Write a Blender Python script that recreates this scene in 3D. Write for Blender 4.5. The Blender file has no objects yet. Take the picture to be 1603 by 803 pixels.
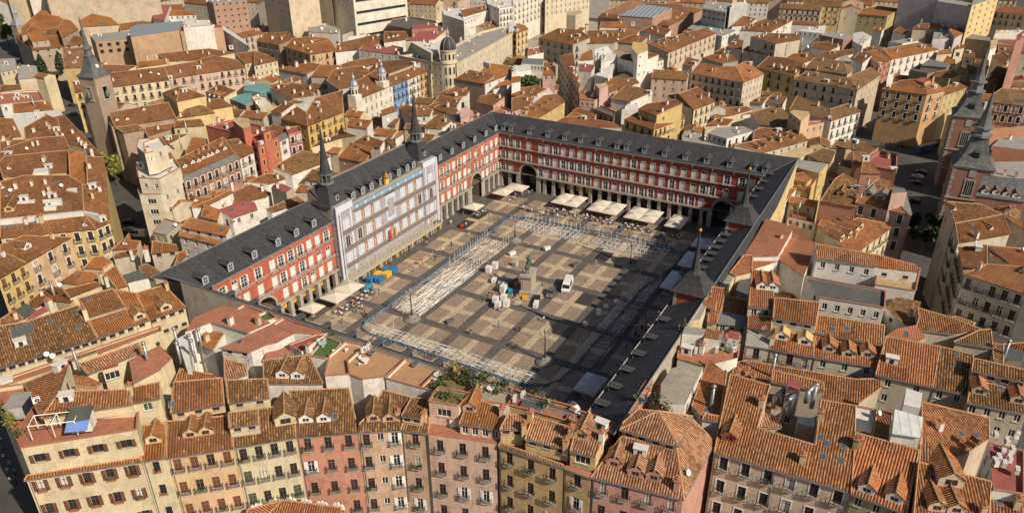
import bpy, bmesh, math, random, json
from mathutils import Vector, Matrix
random.seed(7)
sc = bpy.context.scene
COL = sc.collection
R = math.radians
# ------------------------------------------------------------------ camera
CAM = {'lens': 26.7574, 'sy': 0.0143, 'loc': [-162.252, -86.126, 102.45], 'rot': [[0.487022, 0.407565, -0.772464], [-0.873375, 0.222202, -0.433407], [-0.004998, 0.88573, 0.464175]]}
cd = bpy.data.cameras.new('camera'); cam = bpy.data.objects.new('camera', cd); COL.objects.link(cam)
cd.sensor_width = 36; cd.lens = CAM['lens']; cd.shift_y = CAM['sy']; cd.clip_start = 1; cd.clip_end = 6000
M = Matrix([list(r) + [0] for r in CAM['rot']] + [[0, 0, 0, 1]])
cam.matrix_world = Matrix.Translation(CAM['loc']) @ M
sc.camera = cam
# ------------------------------------------------------------------ light
SUN_EL, SUN_DIR = 37.0, (-0.25, -0.968)
w = bpy.data.worlds.new('World'); sc.world = w; w.use_nodes = True
nt = w.node_tree; sky = nt.nodes.new('ShaderNodeTexSky'); sky.sky_type = 'NISHITA'; sky.sun_disc = False
sky.sun_elevation = R(SUN_EL); sky.sun_rotation = math.atan2(SUN_DIR[0], SUN_DIR[1]) % (2*math.pi)
sky.dust_density = 2.0
bg = nt.nodes['Background']; bg.inputs[1].default_value = 0.066
nt.links.new(sky.outputs[0], bg.inputs[0])
sl = bpy.data.lights.new('sun', 'SUN'); sl.energy = 5.0; sl.angle = R(0.5); sl.color = (1.0, 0.88, 0.72)
so = bpy.data.objects.new('sun', sl); COL.objects.link(so)
ce = math.cos(R(SUN_EL)); n_ = math.hypot(*SUN_DIR)
sv = Vector((SUN_DIR[0]/n_*ce, SUN_DIR[1]/n_*ce, math.sin(R(SUN_EL))))
so.rotation_euler = sv.to_track_quat('Z', 'Y').to_euler()
sc.view_settings.view_transform = 'Standard'; sc.view_settings.look = 'None'
sc.view_settings.exposure = 0.0; sc.view_settings.gamma = 1.0
# ------------------------------------------------------------------ materials
MATS = {}
def newmat(name):
 m = bpy.data.materials.new(name); m.use_nodes = True
 b = m.node_tree.nodes['Principled BSDF']
 return m, m.node_tree, b
def N(nt, t, **kw):
 n = nt.nodes.new(t)
 for k, v in kw.items():
  if k[0] == 'i' and k[1:].isdigit(): n.inputs[int(k[1:])].default_value = v
  else: setattr(n, k, v)
 return n
def ramp(nt, fac, stops, interp='LINEAR'):
 r = nt.nodes.new('ShaderNodeValToRGB'); e = r.color_ramp.elements; r.color_ramp.interpolation = interp
 while len(e) < len(stops): e.new(0.5)
 for i, (p, c) in enumerate(stops): e[i].position = p; e[i].color = (c[0], c[1], c[2], 1)
 nt.links.new(fac, r.inputs[0]); return r.outputs[0]
def mix(nt, fac, a, b, mode='MIX'):
 m = nt.nodes.new('ShaderNodeMix'); m.data_type = 'RGBA'; m.blend_type = mode
 for s, v in ((0, fac), (6, a), (7, b)):
  if hasattr(v, 'node'): nt.links.new(v, m.inputs[s])
  else: m.inputs[s].default_value = v if s == 0 else (v[0], v[1], v[2], 1)
 return m.outputs[2]
def math_(nt, op, a, b=0.0):
 m = nt.nodes.new('ShaderNodeMath'); m.operation = op
 for i, v in enumerate((a, b)):
  if hasattr(v, 'node'): nt.links.new(v, m.inputs[i])
  else: m.inputs[i].default_value = v
 return m.outputs[0]
def noise(nt, vec, scale, detail=4, rough=0.6):
 n = N(nt, 'ShaderNodeTexNoise'); n.inputs['Scale'].default_value = scale; n.inputs['Detail'].default_value = detail; n.inputs['Roughness'].default_value = rough
 if vec is not None: nt.links.new(vec, n.inputs['Vector'])
 return n.outputs[0]
def pos(nt): return nt.nodes.new('ShaderNodeNewGeometry').outputs['Position']
def m_plain(name, c, rough=0.7, metal=0.0, var=0.12, scale=2.0):
 if name in MATS: return MATS[name]
 m, nt, b = newmat(name)
 f = noise(nt, pos(nt), scale, 3)
 lo = [x*(1-var) for x in c]; hi = [min(1, x*(1+var)) for x in c]
 nt.links.new(ramp(nt, f, [(0.3, lo), (0.7, hi)]), b.inputs['Base Color'])
 b.inputs['Roughness'].default_value = rough; b.inputs['Metallic'].default_value = metal
 MATS[name] = m; return m
def m_plaster(name, c, dirt=0.35):
 m, nt, b = newmat(name); P = pos(nt)
 mp = N(nt, 'ShaderNodeMapping'); mp.inputs['Scale'].default_value = (1, 1, 0.12); nt.links.new(P, mp.inputs[0])
 streak = noise(nt, mp.outputs[0], 1.1, 5, 0.7); big = noise(nt, P, 0.16, 4, 0.6); fine = noise(nt, P, 6, 3)
 a = ramp(nt, big, [(0.3, [x*0.82 for x in c]), (0.55, c), (0.8, [min(.9, x*1.12) for x in c])])
 d = mix(nt, math_(nt, 'MULTIPLY', ramp(nt, streak, [(0.48, (0, 0, 0)), (0.75, (1, 1, 1))]), dirt), a, [c[0]*.55, c[1]*.52, c[2]*.5])
 rep = ramp(nt, noise(nt, P, 0.38, 2, .4), [(.56, (1, 1, 1)), (.575, (.86, .85, .83)), (.66, (.88, .87, .85)), (.675, (1, 1, 1))])
 d = mix(nt, 1.0, d, rep, 'MULTIPLY')
 e = mix(nt, 0.18, d, ramp(nt, fine, [(0.3, (0.25, 0.25, 0.25)), (0.7, (0.75, 0.75, 0.75))]), 'OVERLAY')
 nt.links.new(e, b.inputs['Base Color']); b.inputs['Roughness'].default_value = 0.9
 bp = N(nt, 'ShaderNodeBump'); bp.inputs['Strength'].default_value = 0.15; bp.inputs['Distance'].default_value = 0.05
 nt.links.new(fine, bp.inputs['Height']); nt.links.new(bp.outputs[0], b.inputs['Normal'])
 return m
def m_brick(name, c, mortar=(0.35, 0.3, 0.25)):
 m, nt, b = newmat(name); P = pos(nt)
 sx = N(nt, 'ShaderNodeSeparateXYZ'); nt.links.new(P, sx.inputs[0])
 cb = N(nt, 'ShaderNodeCombineXYZ'); nt.links.new(math_(nt, 'ADD', sx.outputs[0], sx.outputs[1]), cb.inputs[0]); nt.links.new(sx.outputs[2], cb.inputs[1])
 br = N(nt, 'ShaderNodeTexBrick'); br.inputs['Scale'].default_value = 1.0; br.inputs['Brick Width'].default_value = 0.5; br.inputs['Row Height'].default_value = 0.16; br.inputs['Mortar Size'].default_value = 0.02
 br.inputs[1].default_value = (c[0]*1.15, c[1]*1.1, c[2]*1.1, 1); br.inputs[2].default_value = (c[0]*.8, c[1]*.8, c[2]*.8, 1); br.inputs[3].default_value = (*mortar, 1)
 nt.links.new(cb.outputs[0], br.inputs[0])
 e = mix(nt, 0.35, br.outputs[0], ramp(nt, noise(nt, P, 0.25, 5), [(0.3, (0.2, 0.2, 0.2)), (0.75, (0.75, 0.75, 0.75))]), 'OVERLAY')
 nt.links.new(e, b.inputs['Base Color']); b.inputs['Roughness'].default_value = 0.9
 return m
def m_tile(name, cols, pitch=0.42, row=0.5, patch=0.5, moss=0.25, contrast=1.0, lime=0.1):
 """curved clay tiles: one colour per tile, weathering patches, mortar crumbs"""
 m, nt, b = newmat(name)
 uv = N(nt, 'ShaderNodeUVMap'); uv.uv_map = 'UVMap'
 sx = N(nt, 'ShaderNodeSeparateXYZ'); nt.links.new(uv.outputs[0], sx.inputs[0])
 cu = math_(nt, 'FLOOR', math_(nt, 'ADD', math_(nt, 'DIVIDE', sx.outputs[0], pitch*0.5), 0.5))
 par = math_(nt, 'MODULO', cu, 2.0)   # cover tiles and the channel tiles between them, coloured darker
 wob = N(nt, 'ShaderNodeTexWhiteNoise'); wob.noise_dimensions = '1D'; nt.links.new(cu, wob.inputs['W'])
 cv = math_(nt, 'FLOOR', math_(nt, 'ADD', math_(nt, 'DIVIDE', sx.outputs[1], row), wob.outputs[0]))
 cb = N(nt, 'ShaderNodeCombineXYZ'); nt.links.new(cu, cb.inputs[0]); nt.links.new(cv, cb.inputs[1])
 oi = N(nt, 'ShaderNodeObjectInfo'); nt.links.new(math_(nt, 'MULTIPLY', oi.outputs['Random'], 99), cb.inputs[2])
 wn = N(nt, 'ShaderNodeTexWhiteNoise'); wn.noise_dimensions = '3D'; nt.links.new(cb.outputs[0], wn.inputs[0])
 P = pos(nt)
 big = noise(nt, P, 0.11, 5, 0.65); mid = noise(nt, P, 0.6, 4, 0.7)
 f = math_(nt, 'ADD', math_(nt, 'MULTIPLY', wn.outputs[0], contrast*0.55), math_(nt, 'MULTIPLY', math_(nt, 'SUBTRACT', mid, 0.5), 0.9))
 f = math_(nt, 'ADD', f, 0.5 - contrast*0.275)
 n = len(cols); base = ramp(nt, f, [(0.08 + 0.84*i/(n-1), c) for i, c in enumerate(cols)])
 hv = mix(nt, math_(nt, 'MULTIPLY', oi.outputs['Random'], 0.30), base, [cols[0][0]*1.05, cols[0][1]*1.0, cols[0][2]*.95])
 # repairs and replaced areas: irregular patches with their own tone
 vp = N(nt, 'ShaderNodeTexVoronoi'); vp.inputs['Scale'].default_value = 0.17; vp.distance = 'MANHATTAN'
 vm = N(nt, 'ShaderNodeVectorMath'); vm.operation = 'ADD'; nt.links.new(uv.outputs[0], vm.inputs[0]); cv3 = N(nt, 'ShaderNodeCombineXYZ'); nt.links.new(math_(nt, 'MULTIPLY', oi.outputs['Random'], 70), cv3.inputs[0]); nt.links.new(math_(nt, 'MULTIPLY', noise(nt, P, 1.3, 2), 1.6), cv3.inputs[1]); nt.links.new(cv3.outputs[0], vm.inputs[1]); nt.links.new(vm.outputs[0], vp.inputs['Vector'])
 vs_ = N(nt, 'ShaderNodeSeparateColor'); nt.links.new(vp.outputs['Color'], vs_.inputs[0])
 hv = mix(nt, 1.0, hv, ramp(nt, vs_.outputs[0], [(0, (.62, .60, .58)), (.45, (.95, .95, .95)), (.7, (1, 1, 1)), (1, (1.25, 1.12, 1.0))]), 'MULTIPLY')
 pt = mix(nt, math_(nt, 'MULTIPLY', ramp(nt, big, [(0.42, (0, 0, 0)), (0.68, (1, 1, 1))]), patch), hv, [cols[0][0]*.75, cols[0][1]*.78, cols[0][2]*.8])
 mo = mix(nt, math_(nt, 'MULTIPLY', ramp(nt, mid, [(0.55, (0, 0, 0)), (0.72, (1, 1, 1))]), moss), pt, (0.13, 0.105, 0.06))
 # mortar crumbs on scattered tiles
 li = mix(nt, math_(nt, 'MULTIPLY', math_(nt, 'GREATER_THAN', wn.outputs[0], 1 - lime*.6), 0.6), mo, (0.45, 0.33, 0.23))
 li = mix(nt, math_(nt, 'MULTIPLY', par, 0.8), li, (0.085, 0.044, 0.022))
 # tile overlap shadow line as fine relief
 fv = math_(nt, 'FRACT', math_(nt, 'ADD', math_(nt, 'DIVIDE', sx.outputs[1], row), wob.outputs[0]))
 bp = N(nt, 'ShaderNodeBump'); bp.inputs['Strength'].default_value = 0.6; bp.inputs['Distance'].default_value = 0.05
 col = math_(nt, 'SINE', math_(nt, 'MULTIPLY', sx.outputs[0], 2*math.pi/pitch))
 nt.links.new(math_(nt, 'ADD', math_(nt, 'MULTIPLY', fv, 0.5), math_(nt, 'MULTIPLY', col, 0.35)), bp.inputs['Height']); nt.links.new(bp.outputs[0], b.inputs['Normal'])
 nt.links.new(li, b.inputs['Base Color']); b.inputs['Roughness'].default_value = 0.92
 try: b.inputs['Specular IOR Level'].default_value = 0.2
 except Exception: pass
 return m
def m_slate(name, c, big=0.25):
 m, nt, b = newmat(name); P = pos(nt)
 uv = N(nt, 'ShaderNodeUVMap'); uv.uv_map = 'UVMap'
 br = N(nt, 'ShaderNodeTexBrick'); br.inputs['Scale'].default_value = 1; br.inputs['Brick Width'].default_value = 0.5; br.inputs['Row Height'].default_value = 0.33; br.inputs['Mortar Size'].default_value = 0.012
 br.inputs[1].default_value = (c[0]*1.35, c[1]*1.35, c[2]*1.35, 1); br.inputs[2].default_value = (c[0]*.75, c[1]*.75, c[2]*.75, 1); br.inputs[3].default_value = (c[0]*.45, c[1]*.45, c[2]*.45, 1)
 nt.links.new(uv.outputs[0], br.inputs[0])
 ms = N(nt, 'ShaderNodeMapping'); ms.inputs['Scale'].default_value = (.9, .12, 1); nt.links.new(uv.outputs[0], ms.inputs[0])
 st = ramp(nt, noise(nt, ms.outputs[0], 1.0, 5, .7), [(.35, (.75, .75, .75)), (.55, (1, 1, 1)), (.75, (1.5, 1.48, 1.42))])
 e = mix(nt, big, mix(nt, 1.0, br.outputs[0], st, 'MULTIPLY'), ramp(nt, noise(nt, P, 0.35, 6, 0.7), [(0.3, (0.2, 0.2, 0.2)), (0.75, (0.85, 0.83, 0.8))]), 'OVERLAY')
 nt.links.new(e, b.inputs['Base Color']); b.inputs['Roughness'].default_value = 0.75
 return m
def m_flat(name, c, rough=0.9, var=0.25, scale=0.35, grid=0.0):
 m, nt, b = newmat(name); P = pos(nt)
 a = ramp(nt, noise(nt, P, scale, 6, 0.7), [(0.25, [x*(1-var) for x in c]), (0.75, [min(.9, x*(1+var)) for x in c])])
 e = mix(nt, 0.3, a, ramp(nt, noise(nt, P, 9, 2), [(0.3, (0.25, 0.25, 0.25)), (0.7, (0.75, 0.75, 0.75))]), 'OVERLAY')
 if grid:
  br = N(nt, 'ShaderNodeTexBrick'); br.inputs['Scale'].default_value = 1; br.inputs['Brick Width'].default_value = grid; br.inputs['Row Height'].default_value = grid; br.inputs['Mortar Size'].default_value = 0.025; br.offset = 0
  for i, k in ((1, .62), (2, .42), (3, .25)): br.inputs[i].default_value = (k, k, k, 1)
  nt.links.new(P, br.inputs[0]); e = mix(nt, 0.45, e, br.outputs[0], 'OVERLAY')
 nt.links.new(e, b.inputs['Base Color']); b.inputs['Roughness'].default_value = rough
 return m
def m_ribmetal(name, c, pitch=0.6, metal=0.3, rough=0.5):
 m, nt, b = newmat(name)
 uv = N(nt, 'ShaderNodeUVMap'); uv.uv_map = 'UVMap'; sx = N(nt, 'ShaderNodeSeparateXYZ'); nt.links.new(uv.outputs[0], sx.inputs[0])
 fr = math_(nt, 'FRACT', math_(nt, 'DIVIDE', sx.outputs[0], pitch))
 s = math_(nt, 'GREATER_THAN', fr, 0.86)
 e = mix(nt, math_(nt, 'MULTIPLY', s, 0.5), ramp(nt, noise(nt, pos(nt), 0.7, 5), [(0.3, [x*.8 for x in c]), (0.7, [x*1.15 for x in c])]), [x*.5 for x in c])
 nt.links.new(e, b.inputs['Base Color']); b.inputs['Roughness'].default_value = rough; b.inputs['Metallic'].default_value = metal
 bp = N(nt, 'ShaderNodeBump'); bp.inputs['Strength'].default_value = 0.5; nt.links.new(s, bp.inputs['Height']); nt.links.new(bp.outputs[0], b.inputs['Normal'])
 return m
TD = (0.12, 0.066, 0.030); TB = (0.22, 0.112, 0.045); TY = (0.42, 0.235, 0.095); TP = (0.54, 0.335, 0.165)
MATS['tile_old'] = m_tile('tile_old', [TD, TB, (0.32, 0.165, 0.062), TY, TP], contrast=1.2, patch=.3, moss=.35, lime=.1)
MATS['tile_mix'] = m_tile('tile_mix', [(0.25, 0.10, 0.042), (0.42, 0.165, 0.062), (0.52, 0.245, 0.105), (0.62, 0.37, 0.20)], contrast=1.15, patch=.25, moss=.18, lime=.1)
MATS['tile_pale'] = m_tile('tile_pale', [(0.26, 0.12, 0.062), (0.43, 0.205, 0.11), (0.56, 0.31, 0.185), (0.66, 0.44, 0.29)], contrast=1.2, patch=.15, moss=.12, lime=.15)
MATS['tile_brn'] = m_tile('tile_brn', [(0.18, 0.08, 0.033), (0.29, 0.122, 0.048), (0.38, 0.168, 0.064), (0.47, 0.245, 0.105)], contrast=.95, patch=.35, moss=.28, lime=.05)
MATS['tile_org'] = m_tile('tile_org', [(0.30, 0.108, 0.036), (0.42, 0.162, 0.05), (0.50, 0.215, 0.07), (0.56, 0.29, 0.12)], contrast=.85, patch=.25, moss=.12, lime=.05)
MATS['tile_org2'] = m_tile('tile_org2', [(0.30, 0.105, 0.045), (0.48, 0.175, 0.07), (0.56, 0.245, 0.11), (0.64, 0.38, 0.22)], contrast=1.0, patch=.18, moss=.08, lime=.08)
MATS['tile_red'] = m_tile('tile_red', [(0.29, 0.10, 0.05), (0.37, 0.145, 0.072), (0.43, 0.185, 0.10)], contrast=.6, patch=.2, moss=.05, lime=.03)
MATS['tile_tan'] = m_tile('tile_tan', [(0.18, 0.10, 0.048), (0.29, 0.168, 0.075), (0.37, 0.225, 0.105), (0.45, 0.29, 0.15)], contrast=.9, patch=.35, moss=.2, lime=.05)
MATS['salmonroof'] = m_tile('salmonroof', [(0.47, 0.19, 0.095), (0.52, 0.22, 0.115), (0.55, 0.245, 0.13)], contrast=.4, patch=.15, moss=.0, lime=.02)
MATS['slate'] = m_slate('slate', (0.044, 0.044, 0.048))
MATS['slate_grey'] = m_slate('slate_grey', (0.115, 0.12, 0.12), .5)
MATS['terracotta'] = m_flat('terracotta', (0.37, 0.15, 0.085), grid=0.4)
MATS['tandeck'] = m_flat('tandeck', (0.44, 0.25, 0.13), grid=0.35, var=.15)
MATS['turf'] = m_flat('artificial_turf', (0.07, 0.13, 0.035), var=.3, scale=2)
MATS['redroof'] = m_flat('redroof', (0.30, 0.085, 0.07))
MATS['flat_grey'] = m_flat('flat_grey', (0.30, 0.28, 0.25))
MATS['flat_dark'] = m_flat('flat_dark', (0.10, 0.095, 0.09))
MATS['flat_white'] = m_flat('flat_white', (0.62, 0.59, 0.54), var=.15)
MATS['tan'] = m_plaster('tan_wall', (0.55, 0.40, 0.22))
MATS['tan2'] = m_flat('salmon_floor', (0.46, 0.22, 0.11))
MATS['yellowflat'] = m_plaster('yellow_flat', (0.60, 0.42, 0.17))
MATS['pinkflat'] = m_plaster('pink_flat', (0.52, 0.33, 0.29))
MATS['planter'] = m_flat('planter_soil', (0.16, 0.14, 0.06), var=.4, scale=1.5)
MATS['plywood'] = m_flat('plywood', (0.42, 0.29, 0.15), var=.35, scale=1.0)
MATS['slabgrey'] = m_flat('slab_grey', (0.33, 0.29, 0.22), grid=0.9)
MATS['metal'] = m_ribmetal('seam_metal', (0.26, 0.25, 0.235))
MATS['metal_pale'] = m_ribmetal('pale_metal', (0.33, 0.36, 0.38), 1.5)
MATS['teal'] = m_ribmetal('teal_sheet', (0.16, 0.33, 0.31), 0.8, 0.0, .7)
MATS['glass_white'] = m_ribmetal('white_glazing', (0.60, 0.62, 0.58), 1.4, 0, .25)
MATS['glass_dark'] = m_ribmetal('dark_glazing', (0.10, 0.11, 0.09), 1.2, 0, .15)
def m_solar(name):
 m, nt, b = newmat(name); uv = N(nt, 'ShaderNodeUVMap'); uv.uv_map = 'UVMap'
 ck = N(nt, 'ShaderNodeTexBrick'); ck.offset = 0; ck.inputs['Scale'].default_value = 1; ck.inputs['Brick Width'].default_value = 2.6; ck.inputs['Row Height'].default_value = 2.6; ck.inputs['Mortar Size'].default_value = 0.45
 ck.inputs[1].default_value = (0.06, 0.10, 0.15, 1); ck.inputs[2].default_value = (0.10, 0.14, 0.19, 1); ck.inputs[3].default_value = (0.5, 0.5, 0.48, 1)
 nt.links.new(uv.outputs[0], ck.inputs[0]); nt.links.new(ck.outputs[0], b.inputs['Base Color']); b.inputs['Roughness'].default_value = .3
 return m
MATS['solar'] = m_solar('solar_glazing')
WALLC = dict(cream=(0.62, 0.52, 0.34), cream2=(0.60, 0.50, 0.36), creamwall=(0.58, 0.48, 0.34), creamgrand=(0.60, 0.52, 0.38), palecream=(0.58, 0.49, 0.37), peach=(0.62, 0.43, 0.25), peach2=(0.58, 0.40, 0.25),
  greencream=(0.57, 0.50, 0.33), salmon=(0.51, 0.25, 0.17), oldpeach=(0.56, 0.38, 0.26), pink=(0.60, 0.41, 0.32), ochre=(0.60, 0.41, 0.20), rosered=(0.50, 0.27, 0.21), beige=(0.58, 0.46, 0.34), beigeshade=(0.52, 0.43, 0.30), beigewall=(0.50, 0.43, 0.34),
  olive=(0.42, 0.37, 0.20), olivecream=(0.45, 0.40, 0.26), oliveyellow=(0.48, 0.39, 0.19), greybeige=(0.48, 0.42, 0.33), greywall=(0.46, 0.44, 0.41), white=(0.70, 0.67, 0.61), white2=(0.64, 0.56, 0.42), white3=(0.68, 0.63, 0.54), stone=(0.40, 0.32, 0.24), stonegrey=(0.46, 0.42, 0.35),
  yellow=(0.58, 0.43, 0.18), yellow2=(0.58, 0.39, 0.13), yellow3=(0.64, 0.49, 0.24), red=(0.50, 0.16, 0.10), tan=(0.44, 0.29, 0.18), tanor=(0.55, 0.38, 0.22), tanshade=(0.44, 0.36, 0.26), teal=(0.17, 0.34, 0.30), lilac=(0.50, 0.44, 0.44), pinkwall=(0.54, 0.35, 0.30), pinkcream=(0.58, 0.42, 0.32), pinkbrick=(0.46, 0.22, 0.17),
  orangetan=(0.52, 0.32, 0.16), blue=(0.17, 0.32, 0.60), salmonor=(0.48, 0.22, 0.11), brownwall=(0.32, 0.24, 0.17))
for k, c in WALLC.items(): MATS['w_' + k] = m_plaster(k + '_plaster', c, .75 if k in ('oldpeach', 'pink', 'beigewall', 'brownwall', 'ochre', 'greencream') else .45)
for k, c in dict(brick=(0.34, 0.18, 0.12), brickcream=(0.40, 0.22, 0.14), brickorange=(0.40, 0.17, 0.09), brickred=(0.31, 0.10, 0.055), redbrick=(0.36, 0.13, 0.08), churchbrick=(0.36, 0.25, 0.17)).items(): MATS['w_' + k] = m_brick(k + '_brick', c)
PL = m_plain
WOOD = PL('brown_wood', (0.14, 0.06, 0.035)); WOODL = PL('mid_wood', (0.26, 0.13, 0.07)); WHITE = PL('white_paint', (0.74, 0.72, 0.68), .5, var=.06); IRON = PL('black_iron', (0.03, 0.03, 0.032), .5)
GLASS = PL('window_glass', (0.025, 0.03, 0.035), .12, var=.4, scale=.5); STONE = PL('granite', (0.36, 0.33, 0.28), .85, var=.25, scale=1.5); GREENW = PL('green_blind', (0.05, 0.09, 0.05)); CREAMT = PL('cream_trim', (0.62, 0.55, 0.42), .8)
YELT = PL('yellow_trim', (0.66, 0.46, 0.14)); BLIND = PL('pale_blind', (0.58, 0.54, 0.46), .8); ZINC = PL('zinc', (0.34, 0.36, 0.38), .45, .4); STEEL = PL('galvanised_steel', (0.30, 0.30, 0.30), .45, .6); REDP = PL('red_oxide', (0.32, 0.075, 0.05), .7)
TERR = PL('terracotta_block', (0.40, 0.17, 0.09), .9); GOLD = PL('gilt', (0.50, 0.27, 0.05), .45, .6); LEAD = PL('lead_sheet', (0.20, 0.21, 0.22), .5, .3); MORTAR = PL('ridge_mortar', (0.40, 0.23, 0.12), .95, var=.4, scale=3)
YELCAP = PL('yellow_board', (0.55, 0.36, 0.13))
# ------------------------------------------------------------------ mesh builder
class MB:
 def __init__(s): s.v = []; s.f = []; s.m = []; s.uv = []; s.mats = []
 def mi(s, m):
  if isinstance(m, str): m = MATS[m]
  if m not in s.mats: s.mats.append(m)
  return s.mats.index(m)
 def poly(s, pts, m, uv=None):
  i = len(s.v); s.v.extend(pts); s.f.append(tuple(range(i, i+len(pts)))); s.m.append(s.mi(m)); s.uv.append(uv or [(0, 0)]*len(pts))
 def box(s, x0, x1, y0, y1, z0, z1, m, bottom=False):
  V = [(x, y, z) for z in (z0, z1) for y in (y0, y1) for x in (x0, x1)]
  i = len(s.v); s.v.extend(V); k = s.mi(m)
  for q in ((4, 5, 7, 6), (0, 1, 5, 4), (1, 3, 7, 5), (3, 2, 6, 7), (2, 0, 4, 6)) + (((0, 2, 3, 1),) if bottom else ()):
   s.f.append(tuple(i+a for a in q)); s.m.append(k); s.uv.append([(0, 0)]*4)
 def beam(s, A, B, r, m, n=4, r2=None, cap=True):
  A, B = Vector(A), Vector(B); d = (B-A)
  if d.length < 1e-6: return
  d.normalize(); a = d.orthogonal().normalized(); b2 = d.cross(a); r2 = r if r2 is None else r2
  i = len(s.v); k = s.mi(m)
  for P, rr in ((A, r), (B, r2)):
   for j in range(n):
    t = 2*math.pi*(j+.5)/n; s.v.append(tuple(P + a*rr*math.cos(t) + b2*rr*math.sin(t)))
  for j in range(n):
   q = (i+j, i+(j+1) % n, i+n+(j+1) % n, i+n+j); s.f.append(q); s.m.append(k); s.uv.append([(0, 0)]*4)
  if cap:
   s.f.append(tuple(i+n+j for j in range(n))); s.m.append(k); s.uv.append([(0, 0)]*n)
   s.f.append(tuple(i+n-1-j for j in range(n))); s.m.append(k); s.uv.append([(0, 0)]*n)
 def lathe(s, prof, m, n=8, c=(0, 0), ph=0.0, cap=True):
  """prof: list of (radius, z)"""
  i = len(s.v); k = s.mi(m); rings = len(prof)
  for r, z in prof:
   for j in range(n):
    t = ph + 2*math.pi*j/n; s.v.append((c[0]+r*math.cos(t), c[1]+r*math.sin(t), z))
  for a in range(rings-1):
   for j in range(n):
    q = (i+a*n+j, i+a*n+(j+1) % n, i+(a+1)*n+(j+1) % n, i+(a+1)*n+j)
    s.f.append(q); s.m.append(k)
    w_ = 2*math.pi*max(prof[a][0], .1)/n
    s.uv.append([(j*w_, prof[a][1]), ((j+1)*w_, prof[a][1]), ((j+1)*w_, prof[a+1][1]), (j*w_, prof[a+1][1])])
  if cap and prof[-1][0] > 0.01: s.f.append(tuple(i+(rings-1)*n+j for j in range(n))); s.m.append(k); s.uv.append([(0, 0)]*n)
 def mesh(s, name, smooth=False):
  me = bpy.data.meshes.new(name); me.from_pydata(s.v, [], s.f)
  for m in s.mats: me.materials.append(m)
  me.polygons.foreach_set('material_index', s.m)
  ul = me.uv_layers.new(name='UVMap'); flat = [c for f in s.uv for p in f for c in p]
  ul.data.foreach_set('uv', flat)
  if smooth: me.polygons.foreach_set('use_smooth', [True]*len(me.polygons))
  me.update(); return me
 def build(s, name, parent=None, loc=(0, 0, 0), rz=0.0, smooth=False):
  return put(name, s.mesh(name, smooth), parent, loc, rz)
def put(name, me, parent=None, loc=(0, 0, 0), rz=0.0):
 o = bpy.data.objects.new(name, me); o.location = loc; o.rotation_euler = (0, 0, rz)
 if parent is not None: o.parent = parent
 COL.objects.link(o); return o
def tag(o, label=None, cat=None, group=None, kind=None):
 if label: o['label'] = label
 if cat: o['category'] = cat
 if group: o['group'] = group
 if kind: o['kind'] = kind
 return o
def thing(name, label, cat, loc=(0, 0, 0), rz=0.0, group=None):
 return tag(put(name, None, None, loc, rz), label, cat, group)
def kids(o): return [c for c in o.children]
def dup(root, loc, rz=0.0, label=None, group=None, scale=None):
 r = root.copy(); COL.objects.link(r); r.location = loc; r.rotation_euler = (0, 0, rz)
 if label: r['label'] = label
 if group: r['group'] = group
 if scale: r.scale = (scale,)*3
 for ch in KIDS.get(root.name) or kids(root):
  c = ch.copy(); COL.objects.link(c); c.parent = r
  for g in KIDS.get(ch.name) or kids(ch):
   d = g.copy(); COL.objects.link(d); d.parent = c
 return r
KIDS = {}
def remember(root):
 KIDS[root.name] = kids(root)
 for c in KIDS[root.name]: KIDS[c.name] = kids(c)
# ------------------------------------------------------------------ roofs and walls
CAMP = Vector(CAM['loc'])
def frame_of(pts):
 P = [Vector(p) for p in pts]; e = (P[1]-P[0]).normalized()
 n = Vector((0, 0, 0))
 for i in range(len(P)):
  a, b = P[i], P[(i+1) % len(P)]; n += Vector(((a.y-b.y)*(a.z+b.z), (a.z-b.z)*(a.x+b.x), (a.x-b.x)*(a.y+b.y)))
 n.normalize()
 if n.z < 0: n = -n
 v = n.cross(e).normalized(); cen = sum(P, Vector())/len(P)
 if (cen-P[0]).dot(v) < 0: v = -v
 return P, e, v, n
def scan(poly, u):
 xs = []
 for i in range(len(poly)):
  a, b = poly[i], poly[(i+1) % len(poly)]
  if (a[0] <= u < b[0]) or (b[0] <= u < a[0]): xs.append(a[1] + (b[1]-a[1])*(u-a[0])/(b[0]-a[0]))
 xs.sort(); return [(xs[i], xs[i+1]) for i in range(0, len(xs)-1, 2)]
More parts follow.
